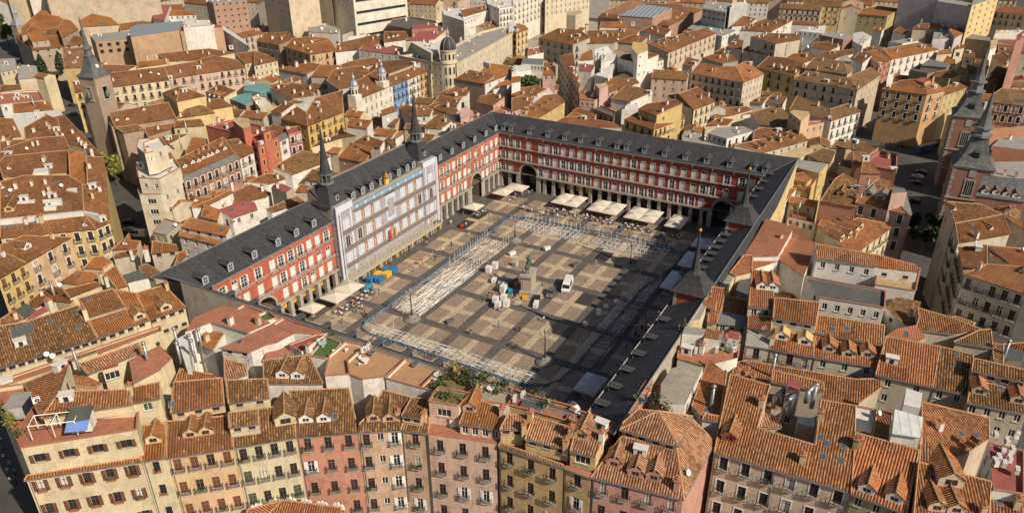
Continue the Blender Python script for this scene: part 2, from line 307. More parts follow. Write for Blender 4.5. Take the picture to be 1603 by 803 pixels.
def roof_sheet(mb, pts, mat, ribs=True, pitch=0.42, amp=0.12, thick=0.14, caps=True):
 P, e, v, n = frame_of(pts); O = P[0]
 uv = [((p-O).dot(e), (p-O).dot(v)) for p in P]
 off = random.randint(0, 60)*pitch*2
 if ribs:
  umin = min(q[0] for q in uv); umax = max(q[0] for q in uv); L = umax-umin; ns = max(4, int(round(L/pitch))*4); st = L/ns; k = mb.mi(mat); prev = None
  for j in range(ns+1):
   u = min(max(umin + j*st, umin+1e-4), umax-1e-4); uu = j*pitch/4 + off
   h = (1.0, .62, 0.0, .62)[j % 4]*amp + 0.01
   iv = scan(uv, u); cur = []
   for a, b in iv:
    i = len(mb.v); mb.v.append(tuple(O+e*u+v*a+n*h)); mb.v.append(tuple(O+e*u+v*b+n*h)); cur.append((i, a, b, uu))
   if prev:
    for q in prev:
     for r_ in cur:
      if min(q[2], r_[2]) - max(q[1], r_[1]) > 0 or len(prev) == len(cur) == 1:
       mb.f.append((q[0], r_[0], r_[0]+1, q[0]+1)); mb.m.append(k)
       mb.uv.append([(q[3], q[1]), (r_[3], r_[1]), (r_[3], r_[2]), (q[3], q[2])]); break
   prev = cur
 else:
  mb.poly([tuple(p+n*.02) for p in P], mat, [(a+off, b) for a, b in uv])
 for i in range(len(P)):   # verge / fascia
  a, b = P[i], P[(i+1) % len(P)]
  mb.poly([tuple(a+n*.02), tuple(b+n*.02), tuple(b-Vector((0, 0, thick))), tuple(a-Vector((0, 0, thick)))], mat, [(0, 0), (1, 0), (1, .1), (0, .1)])
 if caps:
  vm = max(q[1] for q in uv)
  for i in range(1, len(P)):
   j = (i+1) % len(P)
   if uv[i][1] + uv[j][1] < 0.5*vm or j == 0 and uv[i][1] < .5: continue
   a, b = P[i]+n*.05, P[j]+n*.05; d = (b-a)
   if d.length < .4: continue
   s_ = d.cross(Vector((0, 0, 1))).normalized()*.17
   t_ = Vector((0, 0, .16))
   m2 = MORTAR
   mb.poly([tuple(a-s_), tuple(b-s_), tuple(b+t_), tuple(a+t_)], m2); mb.poly([tuple(b+s_), tuple(a+s_), tuple(a+t_), tuple(b+t_)], m2)
def wall_edge(mb, A, B, base, mat, holes=(), rev=0.22, inward=None):
 """vertical wall under A-B (3D tops) with rectangular openings (s0,s1,z0,z1)"""
 A, B = Vector(A), Vector(B); h = Vector((B.x-A.x, B.y-A.y, 0)); L = h.length
 if L < 0.02: return
 e = h/L; zt = min(A.z, B.z); up = Vector((0, 0, 1))
 pt = lambda s, z: (A.x+e.x*s, A.y+e.y*s, z)
 if abs(A.z-B.z) > 0.02:
  if A.z > B.z: mb.poly([pt(0, zt), pt(L, zt), pt(0, A.z)], mat)
  else: mb.poly([pt(0, zt), pt(L, zt), pt(L, B.z)], mat)
 if zt <= base: return
 if not holes: mb.poly([pt(0, base), pt(L, base), pt(L, zt), pt(0, zt)], mat); return
 # group by rows
 rows = {}
 for hl in holes: rows.setdefault((round(hl[2], 3), round(hl[3], 3)), []).append(hl)
 zc = zt
 for (z0, z1) in sorted(rows, reverse=True):
  z1c = min(z1, zc)
  if z1c <= z0 or z0 <= base: continue
  if zc - z1c > 1e-3: mb.poly([pt(0, z1c), pt(L, z1c), pt(L, zc), pt(0, zc)], mat)
  s = 0
  for hl in sorted(rows[(z0, z1)]):
   mb.poly([pt(s, z0), pt(hl[0], z0), pt(hl[0], z1c), pt(s, z1c)], mat); s = hl[1]
   if inward is not None:
    iv = Vector(inward)*rev
    a, b, c, d = [Vector(pt(*q)) for q in ((hl[0], z0), (hl[1], z0), (hl[1], z1c), (hl[0], z1c))]
    for p, q in ((a, b), (b, c), (c, d), (d, a)): mb.poly([tuple(p), tuple(q), tuple(q+iv), tuple(p+iv)], mat)
  mb.poly([pt(s, z0), pt(L, z0), pt(L, z1c), pt(s, z1c)], mat); zc = z0
 if zc > base: mb.poly([pt(0, base), pt(L, base), pt(L, zc), pt(0, zc)], mat)
# ------------------------------------------------------------------ windows (local: x along wall, y outward, z up; origin at sill centre on wall face)
WST = {  # w, h, frame, pane, surround, balcony, shutter
 'balc': (1.15, 2.4, WOOD, GLASS, None, 1, None), 'wframe': (1.25, 2.5, WOOD, GLASS, WHITE, 1, None), 'brown': (1.2, 2.4, WOODL, WOOD, None, 1, None), 'small': (1.1, .85, WOOD, GLASS, None, 0, None),
 'plain': (1.0, 1.5, WHITE, GLASS, None, 0, None), 'greenb': (1.25, 2.4, WOODL, GREENW, None, 1, None), 'shut': (1.15, 2.1, WOOD, GLASS, None, 2, WOOD), 'shut2': (1.7, 1.5, WOOD, GLASS, None, 0, WOOD),
 'greenshut': (1.4, 1.5, WHITE, GREENW, None, 0, None), 'grille': (1.0, 1.9, IRON, GLASS, None, 2, None), 'wide': (2.4, 1.5, WHITE, GLASS, None, 0, None), 'arch': (1.1, 2.4, WHITE, GLASS, CREAMT, 0, None),
 'band': (9.0, 1.4, IRON, GLASS, None, 0, None), 'yframe': (1.1, 1.9, WOOD, GLASS, YELT, 0, None), 'plain2': (1.7, 1.7, IRON, GLASS, None, 0, None), 'mixw': (1.15, 2.3, WOODL, GLASS, None, 1, None), 'wshut': (1.15, 2.4, WHITE, GLASS, None, 1, WHITE), 'wfblind': (1.25, 2.5, WOOD, BLIND, WHITE, 1, None), 'brown2': (1.2, 2.4, WOODL, GLASS, None, 1, None), 'shutb': (1.15, 2.1, WOOD, BLIND, None, 2, WOOD), 'blind': (1.15, 2.4, WOOD, BLIND, None, 1, None),
}
def win_parts(st, lod):
 w_, h, fr, pa, su, bal, sh = WST[st]; dp = -0.16; out = {}
 f = MB(); t = .09
 f.box(-w_/2, -w_/2+t, dp-.05, dp+.05, 0, h, fr); f.box(w_/2-t, w_/2, dp-.05, dp+.05, 0, h, fr); f.box(-w_/2+t, w_/2-t, dp-.05, dp+.05, h-t, h, fr); f.box(-w_/2+t, w_/2-t, dp-.05, dp+.05, 0, t, fr)
 nm = 1 if w_ < 1.6 else int(w_/1.2)
 for i in range(nm): x = -w_/2 + w_*(i+1)/(nm+1); f.box(x-.04, x+.04, dp-.04, dp+.04, t, h-t, fr)
 if h > 1.8: f.box(-w_/2+t, w_/2-t, dp-.035, dp+.035, h*.68, h*.68+.06, fr)
 if su:
  g = .2
  f.box(-w_/2-g, -w_/2, 0, .06, -.05, h+g, su); f.box(w_/2, w_/2+g, 0, .06, -.05, h+g, su); f.box(-w_/2, w_/2, 0, .06, h, h+g, su)
 if not bal: f.box(-w_/2-.12, w_/2+.12, 0, .14, -.12, 0, su or STONE, True)
 p = MB(); p.box(-w_/2+t, w_/2-t, dp-.06, dp-.0, t, h-t, pa)
 b = MB()
 if bal == 1:
  bw = w_/2+.32
  b.box(-bw, bw, 0, .62, -.16, -.02, STONE, True)
  b.box(-bw, bw, .55, .60, .92, .98, IRON, True)
  for s in (-1, 1): b.box(s*bw-.025, s*bw+.025, 0, .6, .92, .98, IRON, True)
  nb = 9 if lod else 5
  for i in range(nb): x = -bw + 2*bw*i/(nb-1); b.box(x-.022, x+.022, .555, .6, -.02, .92, IRON)
  for s in (-1, 1):
   for y in (.18, .38): b.box(s*bw-.02, s*bw+.02, y-.02, y+.02, -.02, .92, IRON)
 elif bal == 2:
  b.box(-w_/2-.15, w_/2+.15, 0, .35, -.2, 0, TERR, True)
  for i in range(6): x = -w_/2 + w_*i/5; b.box(x-.02, x+.02, .28, .32, 0, .7, IRON)
  b.box(-w_/2, w_/2, .28, .32, .68, .73, IRON)
 s_ = MB()
 if sh:
  s_.box(-.28, .28, -.03, .03, 0.02, h-.02, sh)
  for i in range(5): s_.box(-.22, .22, .03, .045, .15+i*(h-.3)/5, .15+(i+.8)*(h-.3)/5, sh)
 return f, p, b, s_
WME = {}
def balcony_plant():
 if 'bp' not in WME:
  mb = MB(); rnd = random.Random(4); m1, m2 = PL('balcony_leaf', (.07, .11, .03), .7, var=.5, scale=9), TERR; mb.lathe([(.12, 0), (.17, .28)], m2, 6)
  for _ in range(46): c = Vector((rnd.gauss(0, .3), rnd.gauss(0, .14), .35+abs(rnd.gauss(0, .28)))); u = Vector((rnd.gauss(0, 1), rnd.gauss(0, 1), rnd.gauss(0, 1))).normalized()*.14; v = u.orthogonal().normalized()*.1; mb.poly([tuple(c-u), tuple(c+v), tuple(c+u), tuple(c-v)], m1)
  WME['bp'] = mb.mesh('balcony_plant')
 return WME['bp']
def win_mesh(st, lod):
 if (st, lod) in WME: return WME[(st, lod)]
 f, p, b, s_ = win_parts(st, lod); w_ = WST[st][0]
 if lod: r = dict(frame=f.mesh('window'), pane=p.mesh('pane'), bal=b.mesh('balcony') if b.v else None, sh=s_.mesh('shutter') if s_.v else None)
 else:
  for q, dx in ((p, 0), (b, 0)):
   i = len(f.v); f.v.extend(q.v)
   for fc, mi, u in zip(q.f, q.m, q.uv): f.f.append(tuple(a+i for a in fc)); f.m.append(f.mi(q.mats[mi])); f.uv.append(u)
  r = dict(frame=f.mesh('window'))
 WME[(st, lod)] = r; return r
def add_window(parent, st, loc, ang, lod):
 """ang: direction of outward normal"""
 r = win_mesh(st, lod); rz = ang - math.pi/2
 o = put('window', r['frame'], parent, loc, rz)
 if lod:
  put('pane', r['pane'], o)
  if r['bal']:
   b = put('balcony', r['bal'], parent, loc, rz)
   if random.random() < .16: put('balcony_plant', balcony_plant(), b, (random.uniform(-.3, .3), .38, 0), random.random()*6)
  if r['sh']:
   w_ = WST[st][0]
   for s in (-1, 1):
    q = put('shutter', r['sh'], o, (s*(w_/2+.26), .07+random.uniform(0, .08), 0), s*random.uniform(-.25, .1))
 return o
# ------------------------------------------------------------------ roof furniture (children of a building)
FM = {}
def chimney_mesh(s, kind):
 mb = MB(); wm = kind
 mb.box(-.45*s, .45*s, -.35*s, .35*s, -1.2, 1.5*s, wm); mb.box(-.55*s, .55*s, -.45*s, .45*s, 1.5*s, 1.62*s, TERR, True)
 for x in (-.22, .22): mb.lathe([(.13*s, 1.62*s), (.11*s, 2.0*s)], TERR, 6, (x*s, 0))
 return mb.mesh('chimney')
def skylight_mesh(w_=.8, h=1.05):
 mb = MB(); mb.box(-w_/2-.08, w_/2+.08, -h/2-.08, h/2+.08, -.1, .13, ZINC); mb.box(-w_/2, w_/2, -h/2, h/2, .13, .15, m_plain('skylight_glass', (0.09, 0.105, 0.11), .15)); return mb.mesh('skylight')
def ac_mesh():
 mb = MB(); mb.box(-.5, .5, -.25, .25, .1, .95, WHITE); mb.box(-.45, -.35, -.2, .2, 0, .1, IRON); mb.box(.35, .45, -.2, .2, 0, .1, IRON)
 n = 12; mb.poly([(-.1+.32*math.cos(t*2*math.pi/n), .256, .52+.32*math.sin(t*2*math.pi/n)) for t in range(n)], IRON); mb.poly([(-.1+.1*math.cos(t*2*math.pi/n), .262, .52+.1*math.sin(t*2*math.pi/n)) for t in range(n)], WHITE)
 mb.poly([(-.4, -.2, .956), (.4, -.2, .956), (.4, .2, .956), (-.4, .2, .956)], BLIND); return mb.mesh('air_conditioner')
def dish_mesh():
 mb = MB(); mb.beam((0, 0, -.3), (0, 0, .6), .04, STEEL); n = 10; prev = None
 c = Vector((0, -.05, .75)); ax = Vector((-.25, -.8, .5)).normalized(); a = ax.orthogonal().normalized(); b = ax.cross(a)
 for rr, d in ((.02, -.12), (.3, -.08), (.5, 0)):
  ring = [tuple(c+ax*d+a*rr*math.cos(t*2*math.pi/n)+b*rr*math.sin(t*2*math.pi/n)) for t in range(n)]
  if prev:
   for t in range(n): mb.poly([prev[t], prev[(t+1) % n], ring[(t+1) % n], ring[t]], WHITE)
  prev = ring
 return mb.mesh('satellite_dish')
def antenna_mesh():
 mb = MB(); mb.beam((0, 0, -.3), (0, 0, 3.2), .035, STEEL)
 for z, l in ((3.1, .5), (2.8, .6), (2.5, .45)): mb.beam((-l, 0, z), (l, 0, z), .02, STEEL)
 mb.beam((0, -.5, 2.95), (0, .5, 2.95), .02, STEEL); return mb.mesh('antenna')
def dormer(parent, bloc, P, ang, slope, size, kind, tmat, wmat, near):
 w_ = {'bigdormer': 3.4, 'ldormer': 2.3, 'zdormer': 2.4}.get(kind, min(2.3, .78*max(size, 1.4)))
 sc_ = min(1, max(.55, size/3)); hw = 1.25*sc_ if kind != 'bigdormer' else 1.7; rise = w_*.30
 t = max(math.tan(slope), .2); lw = hw/t; lr = (hw+rise)/t
 if kind == 'rdormer': wmat = REDP
 fm = {'wdormer': WHITE, 'ydormer': WHITE, 'zdormer': ZINC}.get(kind, wmat)
 rm = {'ydormer': YELCAP, 'zdormer': 'metal'}.get(kind, tmat)
 mb = MB(); hw2 = w_/2
 ww, wh = w_*.5, hw*.62; z0 = hw*.22
 # front wall as frame round an opening
 for a, b, c, d in ((-hw2, -ww/2, -.3, hw), (ww/2, hw2, -.3, hw), (-ww/2, ww/2, -.3, z0), (-ww/2, ww/2, z0+wh, hw)): mb.poly([(a, 0, c), (b, 0, c), (b, 0, d), (a, 0, d)], fm)
 mb.poly([(-hw2, 0, hw), (hw2, 0, hw), (0, 0, hw+rise)], fm)
 for s in (-1, 1): mb.poly([(s*hw2, 0, -.3), (s*hw2, 0, hw), (s*hw2, -lw, hw), (s*hw2, -lw*.2, -.3)], fm)
 o = mb.build('dormer', parent, Vector(P)-bloc, ang-math.pi/2)
 rb = MB(); ov = .22
 for s in (-1, 1):
  q = [(s*(hw2+ov), .3, hw-ov*.6), (s*(hw2+ov), -lw, hw-ov*.6), (0, -lr, hw+rise), (0, .05 if kind != 'ldormer' else -.5, hw+rise)]
  roof_sheet(rb, q, rm, ribs=near, thick=.1, caps=False)
 rb.beam((0, .1, hw+rise+.05), (0, -lr, hw+rise+.05), .13, MORTAR if kind not in ('ydormer', 'zdormer') else ZINC, 5)
 rb.build('dormer_roof', o)
 wb = MB(); wb.box(-ww/2, ww/2, -.12, -.08, z0, z0+wh, GLASS)
 for a, b, c, d in ((-ww/2, -ww/2+.08, z0, z0+wh), (ww/2-.08, ww/2, z0, z0+wh), (-.04, .04, z0, z0+wh), (-ww/2, ww/2, z0+wh-.08, z0+wh), (-ww/2, ww/2, z0, z0+.08)): wb.box(a, b, -.08, -.03, c, d, WOODL if kind != 'wdormer' else WHITE)
 wb.build('dormer_window', o)
def add_feat(parent, bloc, ft, wmat, tmat, near):
 kind, x, y, z, ang, slope, size = ft; P = Vector((x, y, z)); L = P-bloc
 if 'dormer' in kind: return dormer(parent, bloc, P, ang, slope, size or 3, kind, tmat, wmat, near)
 if kind == 'chimney':
  s = (size or 1.6)*(.62 if not near else .7); wmat = wmat if near else random.choice(('w_white', 'w_white3', 'w_cream', wmat)); key = ('chimney', round(s, 1), wmat if isinstance(wmat, str) else wmat.name)
  if key not in FM: FM[key] = chimney_mesh(s, wmat)
  return put('chimney', FM[key], parent, L, ang)
 if kind in ('skylight', 'bigsky'):
  if kind not in FM: FM[kind] = skylight_mesh() if kind == 'skylight' else skylight_mesh(3.6, 2.6)
  o = put('skylight', FM[kind], parent, L); o.rotation_euler = (Matrix.Rotation(ang-math.pi/2, 3, 'Z') @ Matrix.Rotation(-slope, 3, 'X')).to_euler(); return o
 if kind == 'ac':
  if kind not in FM: FM[kind] = ac_mesh()
  o = put('air_conditioner', FM[kind], parent, L, ang+random.uniform(-.3, .3)); s = 1.25 if size else 1.1; o.scale = (s, s, s); return o
 if kind == 'dish':
  if kind not in FM: FM[kind] = dish_mesh()
  o = put('satellite_dish', FM[kind], parent, L+Vector((0, 0, .2))); s = size or 1.0; o.scale = (s, s, s); return o
 if kind == 'antenna':
  if kind not in FM: FM[kind] = antenna_mesh()
  return put('antenna', FM[kind], parent, L, random.random()*3)
 if kind == 'pipe':
  mb = MB(); h = random.uniform(3.2, 4.6); mb.lathe([(.28, -1), (.28, h)], STEEL, 8); mb.lathe([(.4, h), (.42, h+.35), (.1, h+.6)], STEEL, 8); return mb.build('flue_pipe', parent, L, 0, True)
 if kind == 'duct':
  mb = MB(); mb.lathe([(.4, -2), (.4, 3)], STEEL, 8); mb.beam((0, 0, 2.7), (-2.6, .8, 2.7), .4, STEEL, 8); mb.beam((-2.6, .8, 2.9), (-2.6, .8, .5), .4, STEEL, 8); return mb.build('flue_pipe', parent, L, 0, True)
 if kind == 'whitebox':
  mb = MB(); 
  if kind not in FM: mb.box(-1.0, 1.0, -.6, .6, -.8, 1.1, 'w_white'); mb.box(-1.15, 1.15, -.75, .75, 1.1, 1.2, 'flat_white', True); mb.box(-.35, .35, .6, .64, -.1, .8, GLASS); FM[kind] = mb.mesh('roof_hut')
  return put('roof_hut', FM[kind], parent, L, ang-math.pi/2)
def style_of(st, r, c):
 if st == 'mixw': return ('balc', 'plain', 'wshut')[c % 3] if True else st
 if st == 'balc': return random.choices(('balc', 'blind', 'wshut', 'mixw'), (8, 1.5, 1, 2))[0]
 if st == 'wframe': return random.choices(('wframe', 'wfblind'), (5, 1))[0]
 if st == 'brown': return random.choices(('brown', 'brown2'), (3, 1))[0]
 if st == 'shut': return random.choices(('shut', 'shutb'), (3, 1))[0]
 if st == 'greenb': return random.choices(('greenb', 'balc', 'blind'), (4, 3, 1))[0]
 return st
def building(rec):
 name, label, wall, sheets, feats, grp = rec
 allp = [p for s in sheets for p in s[1]]
 cx = sum(p[0] for p in allp)/len(allp); cy = sum(p[1] for p in allp)/len(allp); loc = Vector((cx, cy, 0))
 dist = (Vector((cx, cy, 15))-CAMP).length; near = dist < 190; lod = dist < 178
 root = thing(name, label, 'building' if 'church' not in name else 'church', loc, 0, grp and 'houses like the ' + grp)
 wmat = 'w_' + wall; cop = MB(); par_of = list(range(len(sheets)))
 root_of = lambda i: i if par_of[i] == i else root_of(par_of[i])
 vs = {}
 for si, s in enumerate(sheets):
  for q in s[1]: par_of[root_of(si)] = root_of(vs.setdefault(tuple(q), si))
 walls = {}
 edges = {}
 for si, s in enumerate(sheets):
  for i in range(len(s[1])):
   a, b = tuple(s[1][i]), tuple(s[1][(i+1) % len(s[1])]); edges.setdefault(frozenset((a, b)), []).append(si)
 for si, (mat, pts, par, base, eave, win) in enumerate(sheets):
  pl = [Vector(p)-loc for p in pts]; P, e, v, n = frame_of(pl)
  kind = 'roof' if mat.startswith('tile') or eave else ('terrace' if par else 'flat_roof')
  rb = MB(); wb = walls.setdefault(root_of(si), MB())
  W = [q.copy() for q in P]
  if eave:
   roof_sheet(rb, pl, mat, ribs=mat.startswith('tile') and dist < 235, caps=mat.startswith('tile'))
   vl = [(q-P[0]).dot(v) for q in P]
   if vl[-1] > .6: W[0] = P[0] + (P[-1]-P[0])*(.35/vl[-1])
   if vl[2] > .6: W[1] = P[1] + (P[2]-P[1])*(.35/vl[2])
  else:
   off = Vector((0, 0, -par)); rb.poly([tuple(q+off) for q in P], mat, [((q-P[0]).dot(e), (q-P[0]).dot(v)) for q in P])
  rb.build(kind, root)
  hol = []
  if win:
   rows, cols, st = win; A, B = W[0], W[1]; L = math.hypot(B.x-A.x, B.y-A.y)
   cen = sum(P, Vector())/len(P); o2 = Vector((B.y-A.y, A.x-B.x, 0)).normalized()
   if o2.dot(cen-A) > 0: o2 = -o2
   ang = math.atan2(o2.y, o2.x); ww, wh = WST[st][:2]
   sto = 4.75 if near and rows >= 3 else (3.9 if wh > 1.8 else 3.2)
   gap = .7 if wh > 1.2 else .35
   if st == 'band': sto = 6.5; ww = L/cols*.93
   zt = min(A.z, B.z) - .08 - (par if par else 0)
   cols = max(1, min(cols, int(L/(ww+.35))))
   for r_ in range(rows):
    for c_ in range(cols):
     s2 = style_of(st, r_, c_); w2, h2 = WST[s2][:2]
     if st == 'band': w2 = ww
     z1 = zt - gap - r_*sto; z0 = z1 - (h2 if st == 'mixw' or s2 == 'plain' else wh)
     if z0 < base + .15: continue
     z0 = z1-h2
     if z0 < base + .1: continue
     sx = L*(c_+.5)/cols
     if w2/2 > sx-.05 or sx+w2/2 > L-.05: continue
     hol.append((sx-w2/2, sx+w2/2, z0, z1)) if st != 'mixw' else hol.append((sx-w2/2, sx+w2/2, z1-2.3 if False else z0, z1))
     e2 = Vector((B.x-A.x, B.y-A.y, 0))/L; q = Vector((A.x, A.y, 0)) + e2*sx; q.z = z0
     o = add_window(root, s2, q, ang, lod)
     if st == 'band': o.scale = (ww/9.0, 1, 1)
   # one row list per (z0,z1): mixed styles share a row only when heights agree
   zrows = {}
   for h_ in hol: zrows.setdefault(round(h_[3], 2), []).append(h_)
   hol2 = []
   for z1, hs in zrows.items():
    zl = min(h_[2] for h_ in hs)
    for h_ in hs:
     hol2.append((h_[0], h_[1], zl, h_[3]))
     if h_[2] - zl > .01:   # fill below a shorter window
      e2 = (B-A); e2.z = 0; e2.normalize(); a_ = Vector((A.x, A.y, 0))
      wb.poly([tuple(a_+e2*h_[0]+Vector((0, 0, zl))), tuple(a_+e2*h_[1]+Vector((0, 0, zl))), tuple(a_+e2*h_[1]+Vector((0, 0, h_[2]))), tuple(a_+e2*h_[0]+Vector((0, 0, h_[2])))], wmat)
   hol = hol2; inward = -o2
  for i in range(len(P)):
   j = (i+1) % len(P)
   if len(edges[frozenset((tuple(pts[i]), tuple(pts[j])))]) > 1: continue
   A, B = W[i].copy(), W[j].copy()
   if eave: A.z -= .06; B.z -= .06
   o3 = Vector((B.y-A.y, A.x-B.x, 0))
   if i and o3.length > 5 and min(A.z, B.z)-base > 6 and dist < 620:   # a few openings in the other outside walls
    if o3.dot(sum(P, Vector())/len(P)-A) > 0: o3 = -o3
    L = o3.length; o3.normalize()
    if o3.dot(CAMP-loc-A) > 0:
     e3 = Vector((B.x-A.x, B.y-A.y, 0))/L; n3 = int(L/3.6); h3 = []; st3 = random.choice(('plain', 'plain', 'balc', 'small')); w3, hh3 = WST[st3][:2]
     for r_ in range(3):
      z1 = min(A.z, B.z)-1.0-r_*3.9
      if z1-hh3 < base+.3: break
      for c_ in range(n3):
       if random.random() < .42: continue
       sx = L*(c_+.5)/n3; h3.append((sx-w3/2, sx+w3/2, z1-hh3, z1)); q = Vector((A.x, A.y, 0))+e3*sx; q.z = z1-hh3
       add_window(root, st3, q, math.atan2(o3.y, o3.x), lod)
     wall_edge(wb, A, B, base, wmat, h3, inward=-o3)
     continue
   if i == 0 and hol: wall_edge(wb, A, B, base, wmat, hol, inward=inward)
   else: wall_edge(wb, A, B, base, wmat)
   if par:
    cop = MB()
    d = (B-A); d.z = 0; L = d.length
    if L > .3:
     d /= L; s_ = Vector((d.y, -d.x, 0))*.16; z0, z1 = Vector((0, 0, -.05)), Vector((0, 0, .06+.004*i))
     q = [A-s_, B-s_, B+s_, A+s_]
     cop.poly([tuple(x+z1) for x in q], TERR if wall != 'creamgrand' else CREAMT)
     cop.poly([tuple(q[0]+z0), tuple(q[1]+z0), tuple(q[1]+z1), tuple(q[0]+z1)], TERR); cop.poly([tuple(q[3]+z0), tuple(q[2]+z0), tuple(q[2]+z1), tuple(q[3]+z1)], TERR); cop.build('coping', root)
   if i == 0 and eave and near:   # gutter
    a, b = P[0]-Vector((0, 0, .1)), P[1]-Vector((0, 0, .1)); oo = Vector((v.x, v.y, 0)).normalized()*-.06
    wb.beam(a+oo, b+oo, .09, LEAD, 5)
  if eave and near and base < 1 and win and win[0] >= 2:
   # downpipes on the facade
   A, B = W[0], W[1]; e2 = (B-A); e2.z = 0; L = e2.length; e2.normalize(); oo = Vector((v.x, v.y, 0)).normalized()*-.1
   for k in range(max(1, int(L/9))): q = A+e2*(.35+9*k)+oo; put_pipe(root, q, max(2, A.z-16), A.z-.2)
 for wb in walls.values():
  if wb.v: wb.build('wall', root)
 tm = next((s[0] for s in sheets if s[0].startswith('tile')), 'tile_brn')
 for ft in feats: add_feat(root, loc, ft, wmat, tm, near)
 # scattered chimneys, roof lights and aerials
 for si, (mat, pts, par, base, eave, win) in enumerate(sheets):
  if not (mat.startswith('tile') or mat in ('redroof', 'terracotta', 'flat_white', 'flat_grey')) or dist > 520: continue
  P, e, v, n = frame_of([Vector(q) for q in pts]); uv = [((q-P[0]).dot(e), (q-P[0]).dot(v)) for q in P]; u0, u1 = min(q[0] for q in uv), max(q[0] for q in uv)
  area = abs(sum(uv[i][0]*uv[(i+1) % len(uv)][1]-uv[(i+1) % len(uv)][0]*uv[i][1] for i in range(len(uv))))/2
  k = area/(55 if dist > 230 else 65 if dist > 185 else 120); k = int(k) + (random.random() < k % 1)
  sl = math.acos(max(-1, min(1, n.z))); an = math.atan2(-v.y, -v.x) if eave else random.random()*6
  for _ in range(min(k, 9)):
   u = random.uniform(u0, u1); iv = scan(uv, u)
   if not iv or iv[0][1]-iv[0][0] < 1.5: continue
   a, b = iv[0]; q = P[0]+e*u+v*(a+(b-a)*random.uniform(.25, .85)); q.z -= par
   kd = random.choices(('chimney', 'skylight', 'antenna', 'dish', 'whitebox', 'ac', 'wdormer'), (5, 2.6 if eave else 0, 1.2, .7, (1.3 if dist > 230 else .4) if eave else 1.5, .1 if eave else 2.0, 1.8 if eave and dist > 185 and (b-a) > 3.5 else 0))[0]
   wm = random.choice(('w_white', 'w_cream', 'w_white3', 'w_peach2')) if kd == 'chimney' else wmat
   add_feat(root, loc, (kd, q.x, q.y, q.z, an, sl, 1.5 if kd in ('wdormer', 'chimney') else 0), wm, tm, near)
 return root
PIPE = {}
def put_pipe(root, q, z0, z1):
 mb = MB(); mb.beam((0, 0, 0), (0, 0, z1-z0), .07, LEAD, 6, cap=False); mb.build('drainpipe', root, (q.x, q.y, z0))
